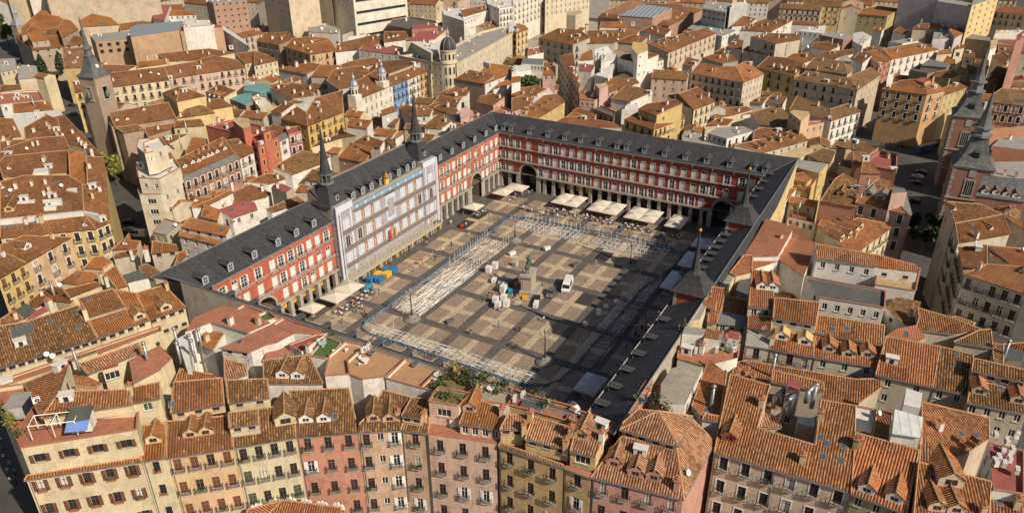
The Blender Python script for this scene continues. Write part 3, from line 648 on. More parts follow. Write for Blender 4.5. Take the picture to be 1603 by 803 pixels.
# ------------------------------------------------------------------ the town: traced buildings, lengths in decimetres
# building: name, label, wall, sheets [material, points, windows [rows, columns, style], base, parapet or -1 for a pitched roof], roof furniture, group
# small house: index of the traced building beside it, 1 = far, wall, [x, y, turn, length, width, eaves height, roof, window rows, style]
ROOFM, TOWN = json.loads(r'''
[["tile_org","terracotta","tile_mix","tile_brn","tile_old","planter","tile_pale","tile_org2","flat_white","glass_white","redroof","flat_grey","metal","flat_dark","slabgrey","glass_dark","tan","teal","pinkflat","metal_pale","solar","yellowflat","tile_red","tile_tan","slate_grey","tan2","salmonroof","plywood","tandeck","turf"],[["apartment_building","cream corner apartment building with red rooftop terrace and awning at bottom left","cream",[[0,[-1220,217,210,-1106,96,210,-1102,102,213,-1212,219,213],[3,5,"shut"],0,-1],[0,[-1106,96,210,-1081,68,210,-1044,111,236,-1066,138,237],[3,1,"grille"],0,-1],[1,[-1209,215,267,-1097,99,267,-1068,134,267,-1153,256,267,-1110,368,267,-1146,404,267],[1,4,"shut2"],0,0.9],[2,[-1162,231,283,-1072,138,283,-1056,161,293,-1117,246,299],[1,6,"plain"],264,-1],[2,[-1162,231,283,-1117,246,299,-1069,292,307,-1086,316,293,-1110,368,267],0,200,-1],[2,[-1066,148,277,-1035,120,277,-1015,142,289,-1049,171,288],[1,1,"greenshut"],180,-1]],[["dormer",-1076,101,222,-2.42,0.44,3],
["chimney",-1054,163,284,-2.3,0.35],
["ac",-1139,280,279,2.58,0.48]],0],
["apartment_building","orange peach townhouse with brown doors, balconies and two tiled dormers","peach",[[3,[-1082,67,210,-1014,-7,210,-980,38,235,-1040,111,237],[3,4,"brown"],0,-1],[3,[-1034,104,252,-976,46,252,-942,84,271,-991,142,273],[1,3,"small"],234,-1]],[["dormer",-1038,60,222,-2.4,0.42,3.2],
["dormer",-1022,43,222,-2.4,0.42,3.2]],0],
["apartment_building","pale green cream townhouse with green blinds below a wide tiled dormer block","greencream",[[4,[-1014,-7,210,-946,-76,210,-905,-36,235,-945,7,236,-977,34,235],[3,4,"greenb"],0,-1],[4,[-1005,5,240,-975,-28,240,-956,-9,250,-986,25,250],[1,2,"small"],213,-1],[4,[-973,38,254,-929,-9,254,-903,19,267,-943,73,271],[1,2,"small"],234,-1]],[["bigdormer",-939,-50,220,-2.36,0.42,5]],0],
["apartment_building","salmon red townhouse with iron balconies and two white fronted dormers","salmon",[[4,[-946,-76,210,-888,-157,210,-873,-141,220,-835,-97,245,-890,-16,246],[4,3,"balc"],0,-1]],[["wdormer",-919,-75,220,-2.52,0.42,4.5],
["wdormer",-903,-99,220,-2.52,0.42,4.5]],0],
["apartment_building","weathered peach corner house bending with the street below two small tiled dormers","oldpeach",[[4,[-888,-157,210,-849,-214,210,-791,-197,233,-805,-148,240,-845,-153,225,-876,-150,216],[5,3,"mixw"],0,-1],[4,[-849,-214,210,-835,-260,210,-781,-229,233,-791,-197,233],[5,1,"balc"],0,-1],[4,[-841,-212,233,-832,-244,233,-781,-228,233,-791,-197,233],[1,2,"small"],210,-1]],[["dormer",-859,-168,217,-2.53,0.38,3],
["dormer",-846,-191,216,-2.53,0.38,3],
["chimney",-834,-200,218,-2.53,0.38],
["chimney",-816,-240,219,-2.86,0.37]],0],
["apartment_building","pale pink townhouse with planted roof deck and loggia penthouse","pink",[[1,[-836,-261,210,-803,-371,210,-771,-362,210,-803,-243,210],[5,3,"balc"]],[5,[-810,-247,256,-796,-296,256,-758,-297,256,-770,-239,256],[2,2,"wide"],207,0.5],[0,[-812,-306,233,-793,-372,233,-760,-358,246,-760,-318,250,-776,-300,246],[1,4,"plain"],207,-1]],[["dormer",-787,-311,241,-2.86,0.35,3],
["chimney",-769,-363,242,-2.86,0.35]],0],
["apartment_building","ochre townhouse with several chimneys and mottled tile roof beside the pink red house","ochre",[[6,[-806,-376,210,-800,-489,210,-795,-485,212,-799,-375,213],[4,3,"balc"],0,-1],[1,[-800,-489,210,-800,-533,210,-791,-533,213,-794,-490,212],[4,1,"balc"],0,-1],[6,[-798,-420,237,-787,-490,237,-753,-478,252,-759,-414,253],[1,3,"small"],209,-1],[6,[-803,-377,243,-787,-408,243,-760,-406,252,-774,-376,253],[1,2,"small"],208,-1],[6,[-794,-496,242,-789,-535,242,-754,-535,256,-754,-508,257,-769,-491,252],[1,2,"wide"],209,-1]],[["chimney",-766,-413,251,-2.99,0.38],
["chimney",-787,-413,242,-2.66,0.38],
["chimney",-785,-485,238,-2.99,0.38],
["chimney",-769,-486,252,-3.01,0.38],
["dormer",-771,-503,251,-3.01,0.38,3]],0],
["apartment_building","pink red hip roofed house with three long tiled dormers beneath a pyramid roof","rosered",[[6,[-799,-534,210,-776,-672,210,-713,-638,240,-711,-629,242,-724,-552,242],[3,4,"balc"],0,-1],[6,[-776,-672,210,-626,-677,210,-628,-667,218,-632,-633,247,-661,-627,252,-713,-638,240],0,0,-1],[6,[-724,-548,254,-719,-641,254,-677,-592,274],[1,4,"small"],234,-1],[6,[-719,-641,254,-638,-638,254,-664,-608,268,-677,-592,274],0,0,-1],[6,[-724,-548,254,-677,-592,274,-685,-562,272,-714,-548,259],0,0,-1]],[["ldormer",-772,-560,220,-2.97,0.42,8],
["ldormer",-773,-595,217,-2.97,0.42,8],
["ldormer",-768,-622,217,-2.97,0.42,8],
["chimney",-765,-657,216,-2.97,0.42]],0],
["apartment_building","cream townhouse with white framed windows under the widest tile roof at bottom right","beige",[[2,[-653,-682,210,-642,-886,210,-503,-861,267,-510,-810,265,-588,-820,233,-590,-731,234,-512,-729,266,-513,-663,267],[3,6,"wframe"],0,-1]],[["rdormer",-629,-697,220,-3.09,0.38,3],
["chimney",-552,-726,250,-3.09,0.38],
["chimney",-544,-817,251,-3.09,0.38],
["skylight",-580,-836,236,-3.09,0.38],
["skylight",-603,-835,227,-3.09,0.38],
["skylight",-600,-861,228,-3.09,0.38],
["skylight",-575,-859,238,-3.09,0.38],
["skylight",-612,-808,224,-3.09,0.38]],0],
["apartment_building","olive townhouse with striped awnings and two big white faced dormers at bottom right","olive",[[7,[-645,-884,210,-649,-959,210,-548,-959,251,-548,-870,249],[2,3,"plain"],0,-1]],[["wdormer",-638,-903,213,3.09,0.38,5],
["wdormer",-639,-940,214,3.09,0.38,5],
["chimney",-572,-875,239,3.09,0.38]],0],
["apartment_building","tile roofed house at the bottom edge with a square roof hatch tower","beige",[[2,[-673,-968,210,-642,-1060,210,-560,-1056,242,-567,-1014,245,-574,-961,249],0,0,-1]],[["bigdormer",-594,-1006,236,-2.82,0.38,4],
["dormer",-637,-994,221,-2.82,0.38,3],
["dormer",-629,-1018,221,-2.82,0.38,3]],0],
["apartment_building","tile roofed house in the bottom right corner with one skylight","beige",[[2,[-598,-1060,210,-591,-1110,210,-553,-1107,225,-559,-1060,226],0,0,-1]],[["skylight",-572,-1072,220,-3,0.38],
["chimney",-571,-1093,219,-3,0.38]],0],
["tiled_house","house with sunken tiled roof valley beside the white glass conservatory","beige",[[2,[-482,-995,200,-452,-1031,200,-401,-1062,206,-356,-1059,216,-382,-957,229,-448,-965,213],0,0,-1],[6,[-506,-968,200,-503,-996,200,-489,-995,203,-448,-965,213],0,0,-1]],[["skylight",-422,-989,214,-2.45,0.28],
["skylight",-415,-1022,210,-2.45,0.28],
["skylight",-404,-1044,208,-2.45,0.28]],0],
["courtyard_house","white courtyard house with small windows between big tile roofs","white",[[2,[-534,-872,240,-531,-960,240,-512,-961,246,-529,-896,241,-530,-870,241],0,0,-1],[8,[-463,-862,240,-458,-893,240,-529,-894,240,-533,-871,240],[1,2,"plain"],0,0.5],[3,[-529,-896,241,-518,-920,241,-458,-915,240,-458,-893,240],0,0,-1]],[["antenna",-474,-895,240,0.43,0.02],
["dish",-478,-898,240,0.43,0.02]],0],
["conservatory","white glass roofed conservatory box on the tiled roofs","white",[[9,[-553,-919,270,-543,-957,270,-503,-956,280,-505,-916,282],0,0,-1],[8,[-467,-928,270,-465,-952,270,-420,-952,270,-418,-928,270]]],[],0],
["plant_room","red flat roof crowded with white air conditioning units","white",[[10,[-462,-1054,240,-457,-1101,240,-563,-1098,240,-573,-1060,240],0,0,0.5]],[["ac",-516,-1061,240,0.11,0,2],
["ac",-501,-1066,240,0.11,0],
["ac",-513,-1073,240,0.11,0],
["ac",-487,-1081,240,0.11,0],
["ac",-484,-1072,240,0.11,0],
["ac",-497,-1080,240,0.11,0],
["ac",-454,-1077,240,0.11,0],
["ac",-443,-1089,240,0.11,0],
["ac",-429,-1092,240,0.11,0],
["ac",-445,-1062,240,0.11,0],
["ac",-471,-1084,240,0.11,0],
["ac",-520,-1089,240,0.11,0]],0],
["apartment_building","grey beige row house whose roof is half bright orange and half mottled brown","greybeige",[[7,[-321,-880,220,-314,-972,220,-223,-972,253,-232,-882,252],[2,2,"plain"],0,-1],[4,[-314,-972,220,-310,-1027,220,-222,-1025,252,-223,-972,253],[2,2,"plain"],0,-1],[4,[-333,-1026,220,-321,-1115,220,-279,-1112,235,-283,-1027,238],[2,4,"plain"],0,-1],[4,[-280,-1024,252,-276,-1108,252,-248,-1107,261,-251,-1024,261],[1,4,"small"],234,-1]],[["skylight",-231,-1000,249,-3.08,0.35],
["skylight",-253,-1004,241,-3.08,0.35],
["dormer",-311,-1041,227,-3.01,0.35,3],
["dormer",-307,-1099,226,-3.01,0.35,3],
["skylight",-285,-1072,235,-3.01,0.35]],0],
["apartment_building","long beige balcony house below red tiles with two yellow capped dormers","greybeige",[[7,[-326,-694,220,-316,-772,220,-269,-761,238,-285,-687,235],[2,3,"balc"],0,-1],[7,[-316,-772,220,-294,-884,220,-243,-879,239,-268,-764,238],[2,3,"plain"],0,-1],[3,[-285,-685,263,-273,-761,263,-218,-755,283,-236,-675,281],[1,3,"small"],232,-1],[2,[-270,-761,244,-253,-880,244,-207,-875,261,-226,-759,260],[1,4,"small"],232,-1],[11,[-336,-651,220,-326,-694,220,-286,-684,235,-297,-644,234],[2,1,"balc"],0,-1],[7,[-297,-644,234,-308,-688,248,-270,-681,256,-258,-635,242],0,224,-1],[7,[-267,-634,265,-253,-679,265,-165,-653,299,-175,-614,299],[1,2,"plain"],236,-1]],[["ydormer",-300,-709,229,-3.01,0.35,3.5],
["ydormer",-296,-750,228,-3.01,0.35,3.5],
["dormer",-295,-795,226,-2.95,0.35,3],
["dormer",-294,-829,224,-2.95,0.35,3],
["dormer",-281,-860,226,-2.95,0.35,3],
["wdormer",-217,-646,281,-2.84,0.35,3],
["wdormer",-211,-665,282,-2.84,0.35,3],
["skylight",-251,-792,250,-3,0.35],
["skylight",-240,-815,252,-3,0.35],
["skylight",-213,-914,257,-3,0.35]],0],
["tiled_house","low tiled house filling the court behind the widest bottom right roof","greybeige",[[2,[-429,-649,200,-405,-861,200,-339,-893,206,-312,-890,209,-334,-851,208,-366,-662,206,-380,-648,205],0,0,-1],[2,[-447,-723,230,-433,-808,230,-412,-802,235,-421,-717,237],0,0,-1]],[["pipe",-392,-715,203,-3.02,0.1],
["chimney",-422,-660,201,-3.02,0.1],
["chimney",-425,-689,200,-3.02,0.1]],0],
["lift_tower","glass fronted lift tower with shiny ducts in the tiled light well","greybeige",[[10,[-500,-755,260,-495,-775,260,-466,-771,260,-473,-752,260],[4,2,"plain"]],[6,[-516,-731,220,-508,-754,220,-465,-750,220,-469,-724,220]],[6,[-556,-732,210,-541,-762,210,-521,-752,213,-517,-729,215],0,0,-1],[8,[-536,-785,225,-531,-811,225,-508,-807,225,-517,-782,225]]],[["duct",-497,-769,225,-2.95,0],
["duct",-504,-798,260,-2.9,0],
["duct",-486,-749,220,-2.81,0]],0],
["tiled_house","narrow bright orange tiled house against the slate wing below the near spire","cream",[[7,[-289,-564,220,-286,-581,220,-186,-571,249,-192,-541,249],0,0,-1],[7,[-262,-541,240,-271,-571,240,-247,-566,247,-233,-546,250],[1,1,"small"],0,-1]],[],0],
["tiled_house","brown tiled house with a grey standing seam metal front roof","greybeige",[[12,[-283,-583,220,-265,-638,220,-236,-630,227,-247,-579,229],[1,3,"plain"],0,-1],[3,[-247,-579,229,-236,-630,227,-198,-620,239,-204,-575,241],0,0,-1],[13,[-168,-586,230,-167,-616,230,-54,-592,230,-56,-571,230]]],[["skylight",-226,-585,234,-2.83,0.28]],0],
["terrace_house","house with cluttered terracotta roof terraces along the near slate wing","white",[[1,[-447,-553,225,-447,-608,225,-393,-651,225,-314,-636,225,-334,-527,225],0,0,0.5],[2,[-397,-585,250,-391,-612,250,-357,-604,250,-361,-579,250],0,220],[11,[-402,-545,250,-389,-581,250,-367,-581,250,-372,-541,250],0,220],[10,[-375,-624,250,-373,-644,250,-344,-640,250,-346,-619,250],0,220]],[["ac",-359,-595,225,-3.14,0],
["ac",-349,-625,225,-3.14,0],
["antenna",-312,-676,225,-3.14,0],
["ac",-376,-599,225,-3.14,0],
["ac",-371,-556,225,-3.14,0],
["whitebox",-364,-615,225,-3.14,0],
["ac",-416,-578,225,-3.14,0],
["chimney",-405,-586,225,-3.14,0],
["whitebox",-418,-562,225,-3.14,0],
["ac",-377,-638,225,-3.14,0],
["ac",-392,-611,225,-3.14,0],
["dish",-368,-590,225,-3.14,0],
["chimney",-352,-609,225,-3.14,0]],0],
["terrace_house","house with a grey slab roof and bare orange terrace behind the pyramid roof","white",[[14,[-558,-559,240,-613,-576,240,-598,-614,242,-482,-610,244,-487,-575,242,-510,-560,241],0,0,-1],[1,[-585,-532,220,-579,-594,220,-524,-605,220,-524,-564,220,-544,-539,220],0,0,0.4]],[],0],
["tiled_house","smooth orange tiled strip house between the grey slab roof and the bottom right roof","white",[[7,[-568,-618,220,-594,-646,220,-577,-669,224,-466,-648,233,-436,-607,232],0,0,-1],[7,[-607,-647,230,-600,-673,230,-590,-670,233,-594,-647,234],0,0,-1]],[["pipe",-561,-649,224,2.37,0.14]],0],
["terrace_house","large terracotta hipped roof terraces with green parasol by the left slate wing","white",[[1,[-792,288,240,-784,195,240,-740,178,244,-733,257,245,-738,312,245,-795,331,240,-837,309,236],0,0,-1],[1,[-852,198,243,-836,137,243,-804,125,245,-790,113,246,-752,104,248,-751,166,249,-836,191,244],[1,2,"small"],0,-1],[0,[-828,291,210,-832,245,210,-783,261,222,-781,303,221],0,0,-1],[1,[-823,113,228,-778,73,228,-776,106,229,-771,133,231,-796,140,230],0,0,-1]],[["pipe",-848,285,205,3.07,0.24],
["pipe",-829,280,210,3.07,0.24],
["chimney",-779,245,241,-3.06,0.09]],0],
["tiled_house","mottled tile roof with two small white dormers behind the salmon red house","white",[[4,[-881,57,230,-831,-35,230,-799,24,252,-847,89,248],0,0,-1]],[["wdormer",-858,34,234,-2.64,0.38,3.5],
["wdormer",-846,10,233,-2.64,0.38,3.5]],0],
["tiled_house","small pale tiled roof below white walls with steel flues","white",[[6,[-891,148,210,-858,128,210,-841,144,217,-856,184,226],0,0,-1],[2,[-941,223,210,-888,159,210,-890,179,213,-911,240,218],0,0,-1],[8,[-855,312,230,-913,217,230,-909,209,230,-834,310,230]]],[["pipe",-895,257,224,-2.45,0.24],
["pipe",-870,292,230,2.59,0],
["pipe",-884,229,230,2.59,0]],0],
["apartment_building","long cream building with mottled brown to orange roofs along a grey gutter at left","cream",[[4,[-1077,533,220,-920,463,220,-890,554,255,-978,587,253,-1019,615,256],[2,12,"small"],0,-1],[0,[-920,463,220,-852,444,220,-835,487,237,-901,509,238],[2,5,"small"],0,-1],[3,[-900,509,245,-837,484,245,-822,537,265,-883,560,265],0,233,-1],[0,[-852,444,220,-826,435,220,-794,507,248,-815,541,258,-834,489,237],[2,2,"small"],0,-1],[0,[-826,435,220,-753,412,220,-741,486,247,-793,506,248],[2,4,"small"],0,-1]],[["dormer",-835,447,223,-1.9,0.35,3.5],
["dormer",-785,430,223,-1.88,0.35,3.5],
["skylight",-950,558,247,-1.99,0.35],
["skylight",-947,537,240,-1.99,0.35],
["skylight",-925,510,235,-1.99,0.35],
["skylight",-1005,543,234,-1.99,0.35],
["bigsky",-995,575,246,-1.99,0.35],
["skylight",-870,546,262,-1.94,0.35],
["skylight",-873,485,232,-1.85,0.35],
["skylight",-853,482,233,-1.85,0.35],
["chimney",-903,515,247,-1.94,0.35],
["skylight",-903,540,248,-1.99,0.35]],0],
["terrace_house","cream house with long parapet terraces and a ribbed tile strip behind the bottom left corner","cream",[[1,[-1105,493,210,-940,426,210,-831,394,210,-820,412,210,-929,452,210,-1094,512,210],0,0,0.4],[6,[-1020,339,240,-925,317,240,-917,339,247,-1015,369,249],0,0,-1],[1,[-1000,246,240,-948,241,240,-914,251,240,-898,304,242,-958,312,242],0,0,-1],[2,[-1038,414,230,-1018,346,230,-1021,303,233,-1038,294,237,-1065,369,238],0,0,-1],[10,[-1017,297,260,-994,285,260,-989,296,260,-1012,304,260],[1,1,"wide"]],[0,[-1000,423,230,-958,408,230,-957,413,231,-997,429,232],0,0,-1]],[["pipe",-1019,367,248,-1.8,0.28],
["dish",-1008,487,219,0.29,0.21],
["dish",-1008,468,221,0.29,0.21],
["pipe",-943,280,241,-1.66,0.03]],0],
["townhouse","yellow townhouse with brown shutters cut by the left edge","yellow",[[3,[-838,969,180,-750,996,180,-766,1068,204,-773,1069,205],[3,3,"brown"],0,-1]],[["skylight",-774,1017,189,-1.27,0.31]],0],
["townhouse","peach townhouse with white arched window surrounds next to the yellow ones","peach2",[[3,[-750,996,180,-604,1037,180,-689,1097,206,-754,1086,209,-766,1068,204],[3,3,"wframe"],0,-1]],[["wdormer",-713,1043,191,-1.3,0.31,3]],0],
["apartment_building","yellow corner block with vast brown roofscape of white dormers at left","yellow",[[3,[-709,1174,190,-553,1006,190,-529,1086,214,-673,1226,210],[3,7,"wframe"],0,-1],[3,[-553,1006,190,-506,1012,190,-506,1055,203,-529,1086,214],[3,2,"wframe"],0,-1],[3,[-673,1221,217,-529,1081,217,-451,1189,250,-447,1251,262,-516,1349,267,-571,1373,262],0,206,-1],[3,[-506,1012,190,-331,1248,282,-363,1282,289,-450,1169,244,-451,1189,250,-525,1089,211,-506,1055,203],0,0,-1],[0,[-451,1246,240,-455,1162,240,-308,1377,269,-316,1448,267],0,0,-1],[3,[-499,1499,230,-376,1372,230,-299,1476,257,-427,1601,256,-459,1583,248],0,0,-1]],[["chimney",-612,1139,206,-2.39,0.31,2],
["chimney",-638,1166,205,-2.39,0.31],
["chimney",-565,1312,252,-2.34,0.24],
["chimney",-524,1228,244,-2.34,0.24],
["chimney",-472,1121,227,-1.93,0.32],
["whitebox",-584,1249,238,-2.34,0.24],
["whitebox",-533,1202,238,-2.34,0.24],
["skylight",-494,1256,255,-2.34,0.24],
["dish",-586,1303,247,-2.34,0.24],
["dish",-496,1213,247,-2.34,0.24],
["whitebox",-561,1173,228,-2.34,0.24],
["whitebox",-443,1157,242,-1.93,0.32],
["dormer",-638,1234,226,-2.34,0.24,3],
["skylight",-679,1204,204,-2.39,0.31],
["skylight",-667,1190,204,-2.39,0.31],
["skylight",-652,1174,204,-2.39,0.31]],0],
["apartment_building","brown roofed block with chimneys and white gables in front of the church street","cream",[[3,[-147,1643,190,-176,1501,190,-156,1551,192,32,2025,212,-13,2073,200,-128,1829,186],0,0,-1],[3,[-354,1759,200,-196,1648,200,-155,1735,224,-223,1795,226,-321,1808,215],0,0,-1],[3,[-206,1885,200,-130,1795,200,-52,1926,231,-53,1986,239,-154,1968,220],0,0,-1],[8,[-58,2230,190,-132,2078,190,-55,1992,190,67,2088,190,106,2175,190,-19,2281,190]]],[["chimney",-154,1913,212,-2.44,0.21],
["chimney",-110,1887,216,-2.44,0.21],
["chimney",-129,1820,204,-2.44,0.21],
["chimney",-128,1689,192,2.95,0.21],
["chimney",-142,1651,191,2.95,0.21],
["chimney",-164,1585,189,2.95,0.21],
["chimney",-113,1727,194,2.95,0.21],
["chimney",-239,1751,215,-2.18,0.24]],0],
["tiled_house","terracotta roofed house behind the white gables near the left edge","cream",[[3,[-218,2024,190,-167,1981,190,-109,2114,220,-136,2162,224],0,0,-1],[3,[-294,1892,190,-218,1822,190,-191,1871,202,-236,1921,203,-263,1939,202],0,0,-1],[3,[-380,1756,190,-340,1682,190,-315,1775,204,-335,1825,205],0,0,-1]],[["chimney",-248,1938,204,-2.31,0.21],
["chimney",-257,1901,197,-2.31,0.21]],0],
["terrace_house","red decked house with laundry drying on its white terrace","white",[[1,[68,2524,180,195,2427,180,282,2604,180,180,2718,180],[1,5,"plain"],0,0.6],[0,[20,2346,180,124,2249,180,154,2323,199,58,2407,198],0,0,-1],[3,[191,2737,180,258,2690,180,280,2729,191,222,2783,194],0,0,-1]],[["pipe",96,2328,190,-2.32,0.24]],0],
["warehouse","low building with plain dark grey sheet roofs at the left edge","cream",[[11,[429,3154,170,507,3152,170,588,3285,194,530,3313,198],[1,3,"plain"],0,-1],[11,[388,2936,170,449,2884,170,530,3009,196,488,3086,202],0,0,-1]],[],0],
["church_side_house","narrow yellow house on the street below the church tower","yellow",[[3,[329,2416,180,395,2392,180,444,2505,211,387,2507,206],[3,2,"balc"],0,-1],[6,[608,2916,180,666,2826,180,842,3084,220,781,3172,220],0,0,-1]],[],0],
["tiled_house","small orange roof on the corner beside the yellow corner block","cream",[[0,[-678,887,160,-660,841,160,-630,840,167,-627,883,171,-639,899,170],0,0,-1]],[],0],
["tiled_house","low orange roof under the peach townhouse facade","cream",[[0,[-754,870,160,-737,816,160,-706,789,165,-692,815,171,-707,867,171],0,0,-1]],[],0],
["tiled_house","steep tiled gable next to the bundle of white chimneys","cream",[[0,[-717,701,170,-697,691,170,-677,753,199,-707,753,193],0,0,-1]],[["chimney",-720,731,181,-2.02,0.42],
["chimney",-722,743,186,-2.02,0.42]],0],
["tiled_house","dark brown low roof with white ridge stones in front of the chimney bundle","cream",[[3,[-796,759,170,-723,748,170,-725,768,174,-788,792,177],0,0,-1]],[["dish",-789,802,179,-1.73,0.21]],0],
["glass_pavilion","white pavilion with dark pyramid glass roof and white ribs","white",[[15,[-688,709,170,-643,684,170,-646,720,181],0,0,-1],[15,[-643,684,170,-624,718,170,-646,720,181],0,0,-1],[15,[-688,709,170,-646,720,181,-679,730,180],0,0,-1]],[],0],
["tiled_house","old brown roof behind the glass pyramid pavilion","stone",[[4,[-645,714,170,-646,664,170,-620,666,177,-610,733,179,-625,744,175],0,0,-1]],[],0],
["tiled_house","grey rendered gable house with two small red roofs at the tip of the slate wing","greybeige",[[0,[-583,747,190,-536,705,190,-524,724,196,-549,782,204],[1,2,"small"],0,-1],[0,[-594,896,170,-554,849,170,-529,863,176,-547,905,179],0,0,-1],[3,[-621,850,170,-577,819,170,-559,832,174,-603,861,174],0,0,-1],[0,[-592,658,180,-537,678,180,-519,703,184,-541,700,186],0,0,-1]],[["chimney",-594,749,188,-2.29,0.28,2.5],
["chimney",-586,824,170,-2.18,0.21]],0],
["glasshouse","sloping glass roof over a yard among red roofs at the left","greybeige",[[15,[-886,798,150,-851,806,150,-849,843,158,-887,837,158],0,0,-1]],[],0],
["tiled_house","orange roof with a bent grey vent pipe at the left","cream",[[0,[-854,817,155,-811,799,155,-807,746,163,-775,773,157,-750,854,142,-743,934,128,-831,873,144],0,0,-1],[10,[-901,763,160,-830,770,160,-821,788,163,-874,782,163],0,0,-1],[2,[-943,785,160,-894,779,160,-894,818,167,-926,812,165],0,0,-1]],[["pipe",-784,848,145,1.16,0.17],
["chimney",-839,771,160,-1.47,0.17,2.4],
["chimney",-905,791,162,-1.7,0.17]],0],
["tiled_house","stepped white house with two red tile strips behind the slate wing","white",[[0,[-464,795,180,-453,647,180,-437,646,184,-447,806,185],[2,4,"plain"],0,-1],[0,[-453,796,201,-436,646,201,-404,660,210,-413,803,212],[1,4,"small"],180,-1]],[["chimney",-401,652,210,-3.03,0.24]],0],
["tiled_house","white house with a dark red roof and three roof windows behind the slate wing","white",[[10,[-342,722,200,-267,706,200,-246,737,209,-265,762,214,-340,776,213],[1,2,"plain"],0,-1],[0,[-378,803,200,-377,742,200,-337,771,210,-330,842,212],0,0,-1],[0,[-293,852,200,-208,864,200,-207,878,204,-278,869,204,-354,867,206,-335,847,200],0,0,-1]],[["skylight",-280,747,209,-1.78,0.24]],0],
["annexe","small olive cream annexe at the foot of the white apartment tower","olivecream",[[11,[-452,919,160,-448,869,160,-375,897,160,-374,966,160],[2,2,"plain"],0,0.3]],[],0],
["apartment_tower","white cream corner apartment tower with stepped upper terraces","white2",[[8,[-394,1027,230,-364,971,230,-277,991,230,-193,1106,230,-368,1068,230],[4,1,"wide"],0,0.8],[8,[-383,1027,275,-360,968,275,-268,995,275,-224,1076,275,-324,1114,275],[1,2,"plain"],227,0.9],[8,[-350,1024,337,-329,1014,337,-274,1029,337,-232,1109,337,-290,1105,337],0,272,0.6]],[["ac",-383,945,337,-2.02,0],
["whitebox",-316,1100,275,-2.77,0],
["antenna",-299,1107,337,-2.02,0]],0],
["apartment_building","orange brick building with white window frames and a row of white dormers","brickorange",[[12,[-217,1065,200,13,1074,200,19,1097,211,-202,1081,208],[2,8,"wframe"],0,-1],[3,[-202,1081,208,19,1097,211,66,1198,239,-163,1165,231],0,0,-1]],[["wdormer",-195,1108,220,-1.53,0.44,2],
["wdormer",-162,1118,218,-1.55,0.28,2],
["wdormer",-127,1123,219,-1.55,0.28,2],
["wdormer",-106,1121,218,-1.55,0.28,2],
["wdormer",-83,1126,219,-1.55,0.28,2],
["wdormer",-62,1127,220,-1.55,0.28,2],
["wdormer",-46,1128,220,-1.55,0.28,2],
["wdormer",-22,1131,221,-1.55,0.28,2],
["wdormer",12,1133,221,-1.55,0.28,2],
["chimney",-77,1155,228,-1.55,0.28],
["chimney",-32,1161,229,-1.55,0.28],
["chimney",32,1169,231,-1.55,0.28]],0],
["townhouse","narrow white townhouse between the orange brick building and the red house","white",[[3,[14,1073,200,108,1085,200,106,1175,226,54,1186,231],[2,3,"balc"],0,-1]],[["skylight",71,1151,220,-1.45,0.28]],0],
["townhouse","bright red house with yellow window surrounds and a stepped gable","red",[[10,[76,1050,225,190,1070,225,235,1130,225,154,1166,225],[3,3,"yframe"],0,0.3],[10,[112,1054,260,154,1063,260,183,1105,260,143,1102,260],[1,1,"yframe"]],[10,[151,1381,230,142,1186,230,182,1127,230,243,1210,230,248,1351,230],0,0,0.6],[16,[149,1236,270,96,1128,270,131,1132,270,194,1205,270,188,1245,270]]],[["ac",183,1313,230,3.1,0],
["chimney",205,1376,230,3.1,0],
["antenna",210,1268,270,2.69,0]],0],
["townhouse","slim white house with glazed balconies right of the red house","white",[[12,[208,1088,200,260,1097,200,284,1132,206,241,1129,206],[2,2,"wide"],0,-1]],[],0],
["townhouse","pink brick house with white bay windows below the red terrace","pinkbrick",[[10,[265,1099,210,314,1085,210,356,1138,210,318,1168,210],[3,2,"wframe"],0,0.5]],[],0],
["tiled_house","brown roof behind the slim white house","cream",[[3,[299,1251,190,292,1143,190,332,1164,200,342,1253,201],0,0,-1]],[],0],
["apartment_building","broad yellow building with a huge brown hip roof and shaded balcony rows","yellow2",[[3,[389,1126,200,593,1132,200,740,1254,238,587,1261,242,467,1200,223],[2,6,"balc"],0,-1],[3,[413,1285,200,389,1126,200,467,1200,223,494,1272,229],[2,3,"plain"],0,-1]],[["chimney",445,1249,213,2.99,0.33],
["skylight",601,1199,222,-1.54,0.31]],0],
["warehouse","brick shed with a pale teal metal roof","brick",[[17,[582,1742,180,543,1612,180,579,1598,185,658,1692,192,639,1735,188],[1,4,"plain"],0,-1]],[],0],
["scaffolded_house","house wrapped in green scaffold netting","teal",[[17,[660,1740,200,665,1646,200,761,1667,200,800,1745,200,725,1794,200]]],[],0],
["tiled_house","brown roofed house with white dormers behind the teal shed","cream",[[3,[580,1887,190,552,1745,190,618,1735,207,652,1880,208],0,0,-1]],[["wdormer",564,1850,188,2.95,0.24,1.6],
["wdormer",559,1815,188,2.95,0.24,1.6],
["wdormer",554,1780,189,2.95,0.24,1.6]],0],
["tiled_house","long white walled house under the dark brick gable","white",[[3,[495,1419,190,489,1358,190,573,1358,211,575,1411,210],0,0,-1],[3,[705,1630,210,624,1424,210,659,1332,226,736,1472,232,761,1569,229],0,0,-1]],[["chimney",708,1579,215,2.77,0.24],
["chimney",672,1454,218,2.77,0.24]],0],
["townhouse","cream house with tall white chimneys beside the teal roof","cream",[[8,[617,1650,190,509,1489,190,599,1523,190,647,1593,190,657,1658,190],[1,2,"plain"],0,0.4]],[["chimney",555,1554,190,2.55,0],
["chimney",570,1552,190,2.55,0]],0],
["tiled_house","long old brown roof left of the near scaffold spire","white",[[4,[24,856,180,139,846,180,205,859,185,156,937,207,7,921,198],0,0,-1]],[["antenna",95,890,192,-1.66,0.28],
["chimney",23,897,192,-1.66,0.28]],0],
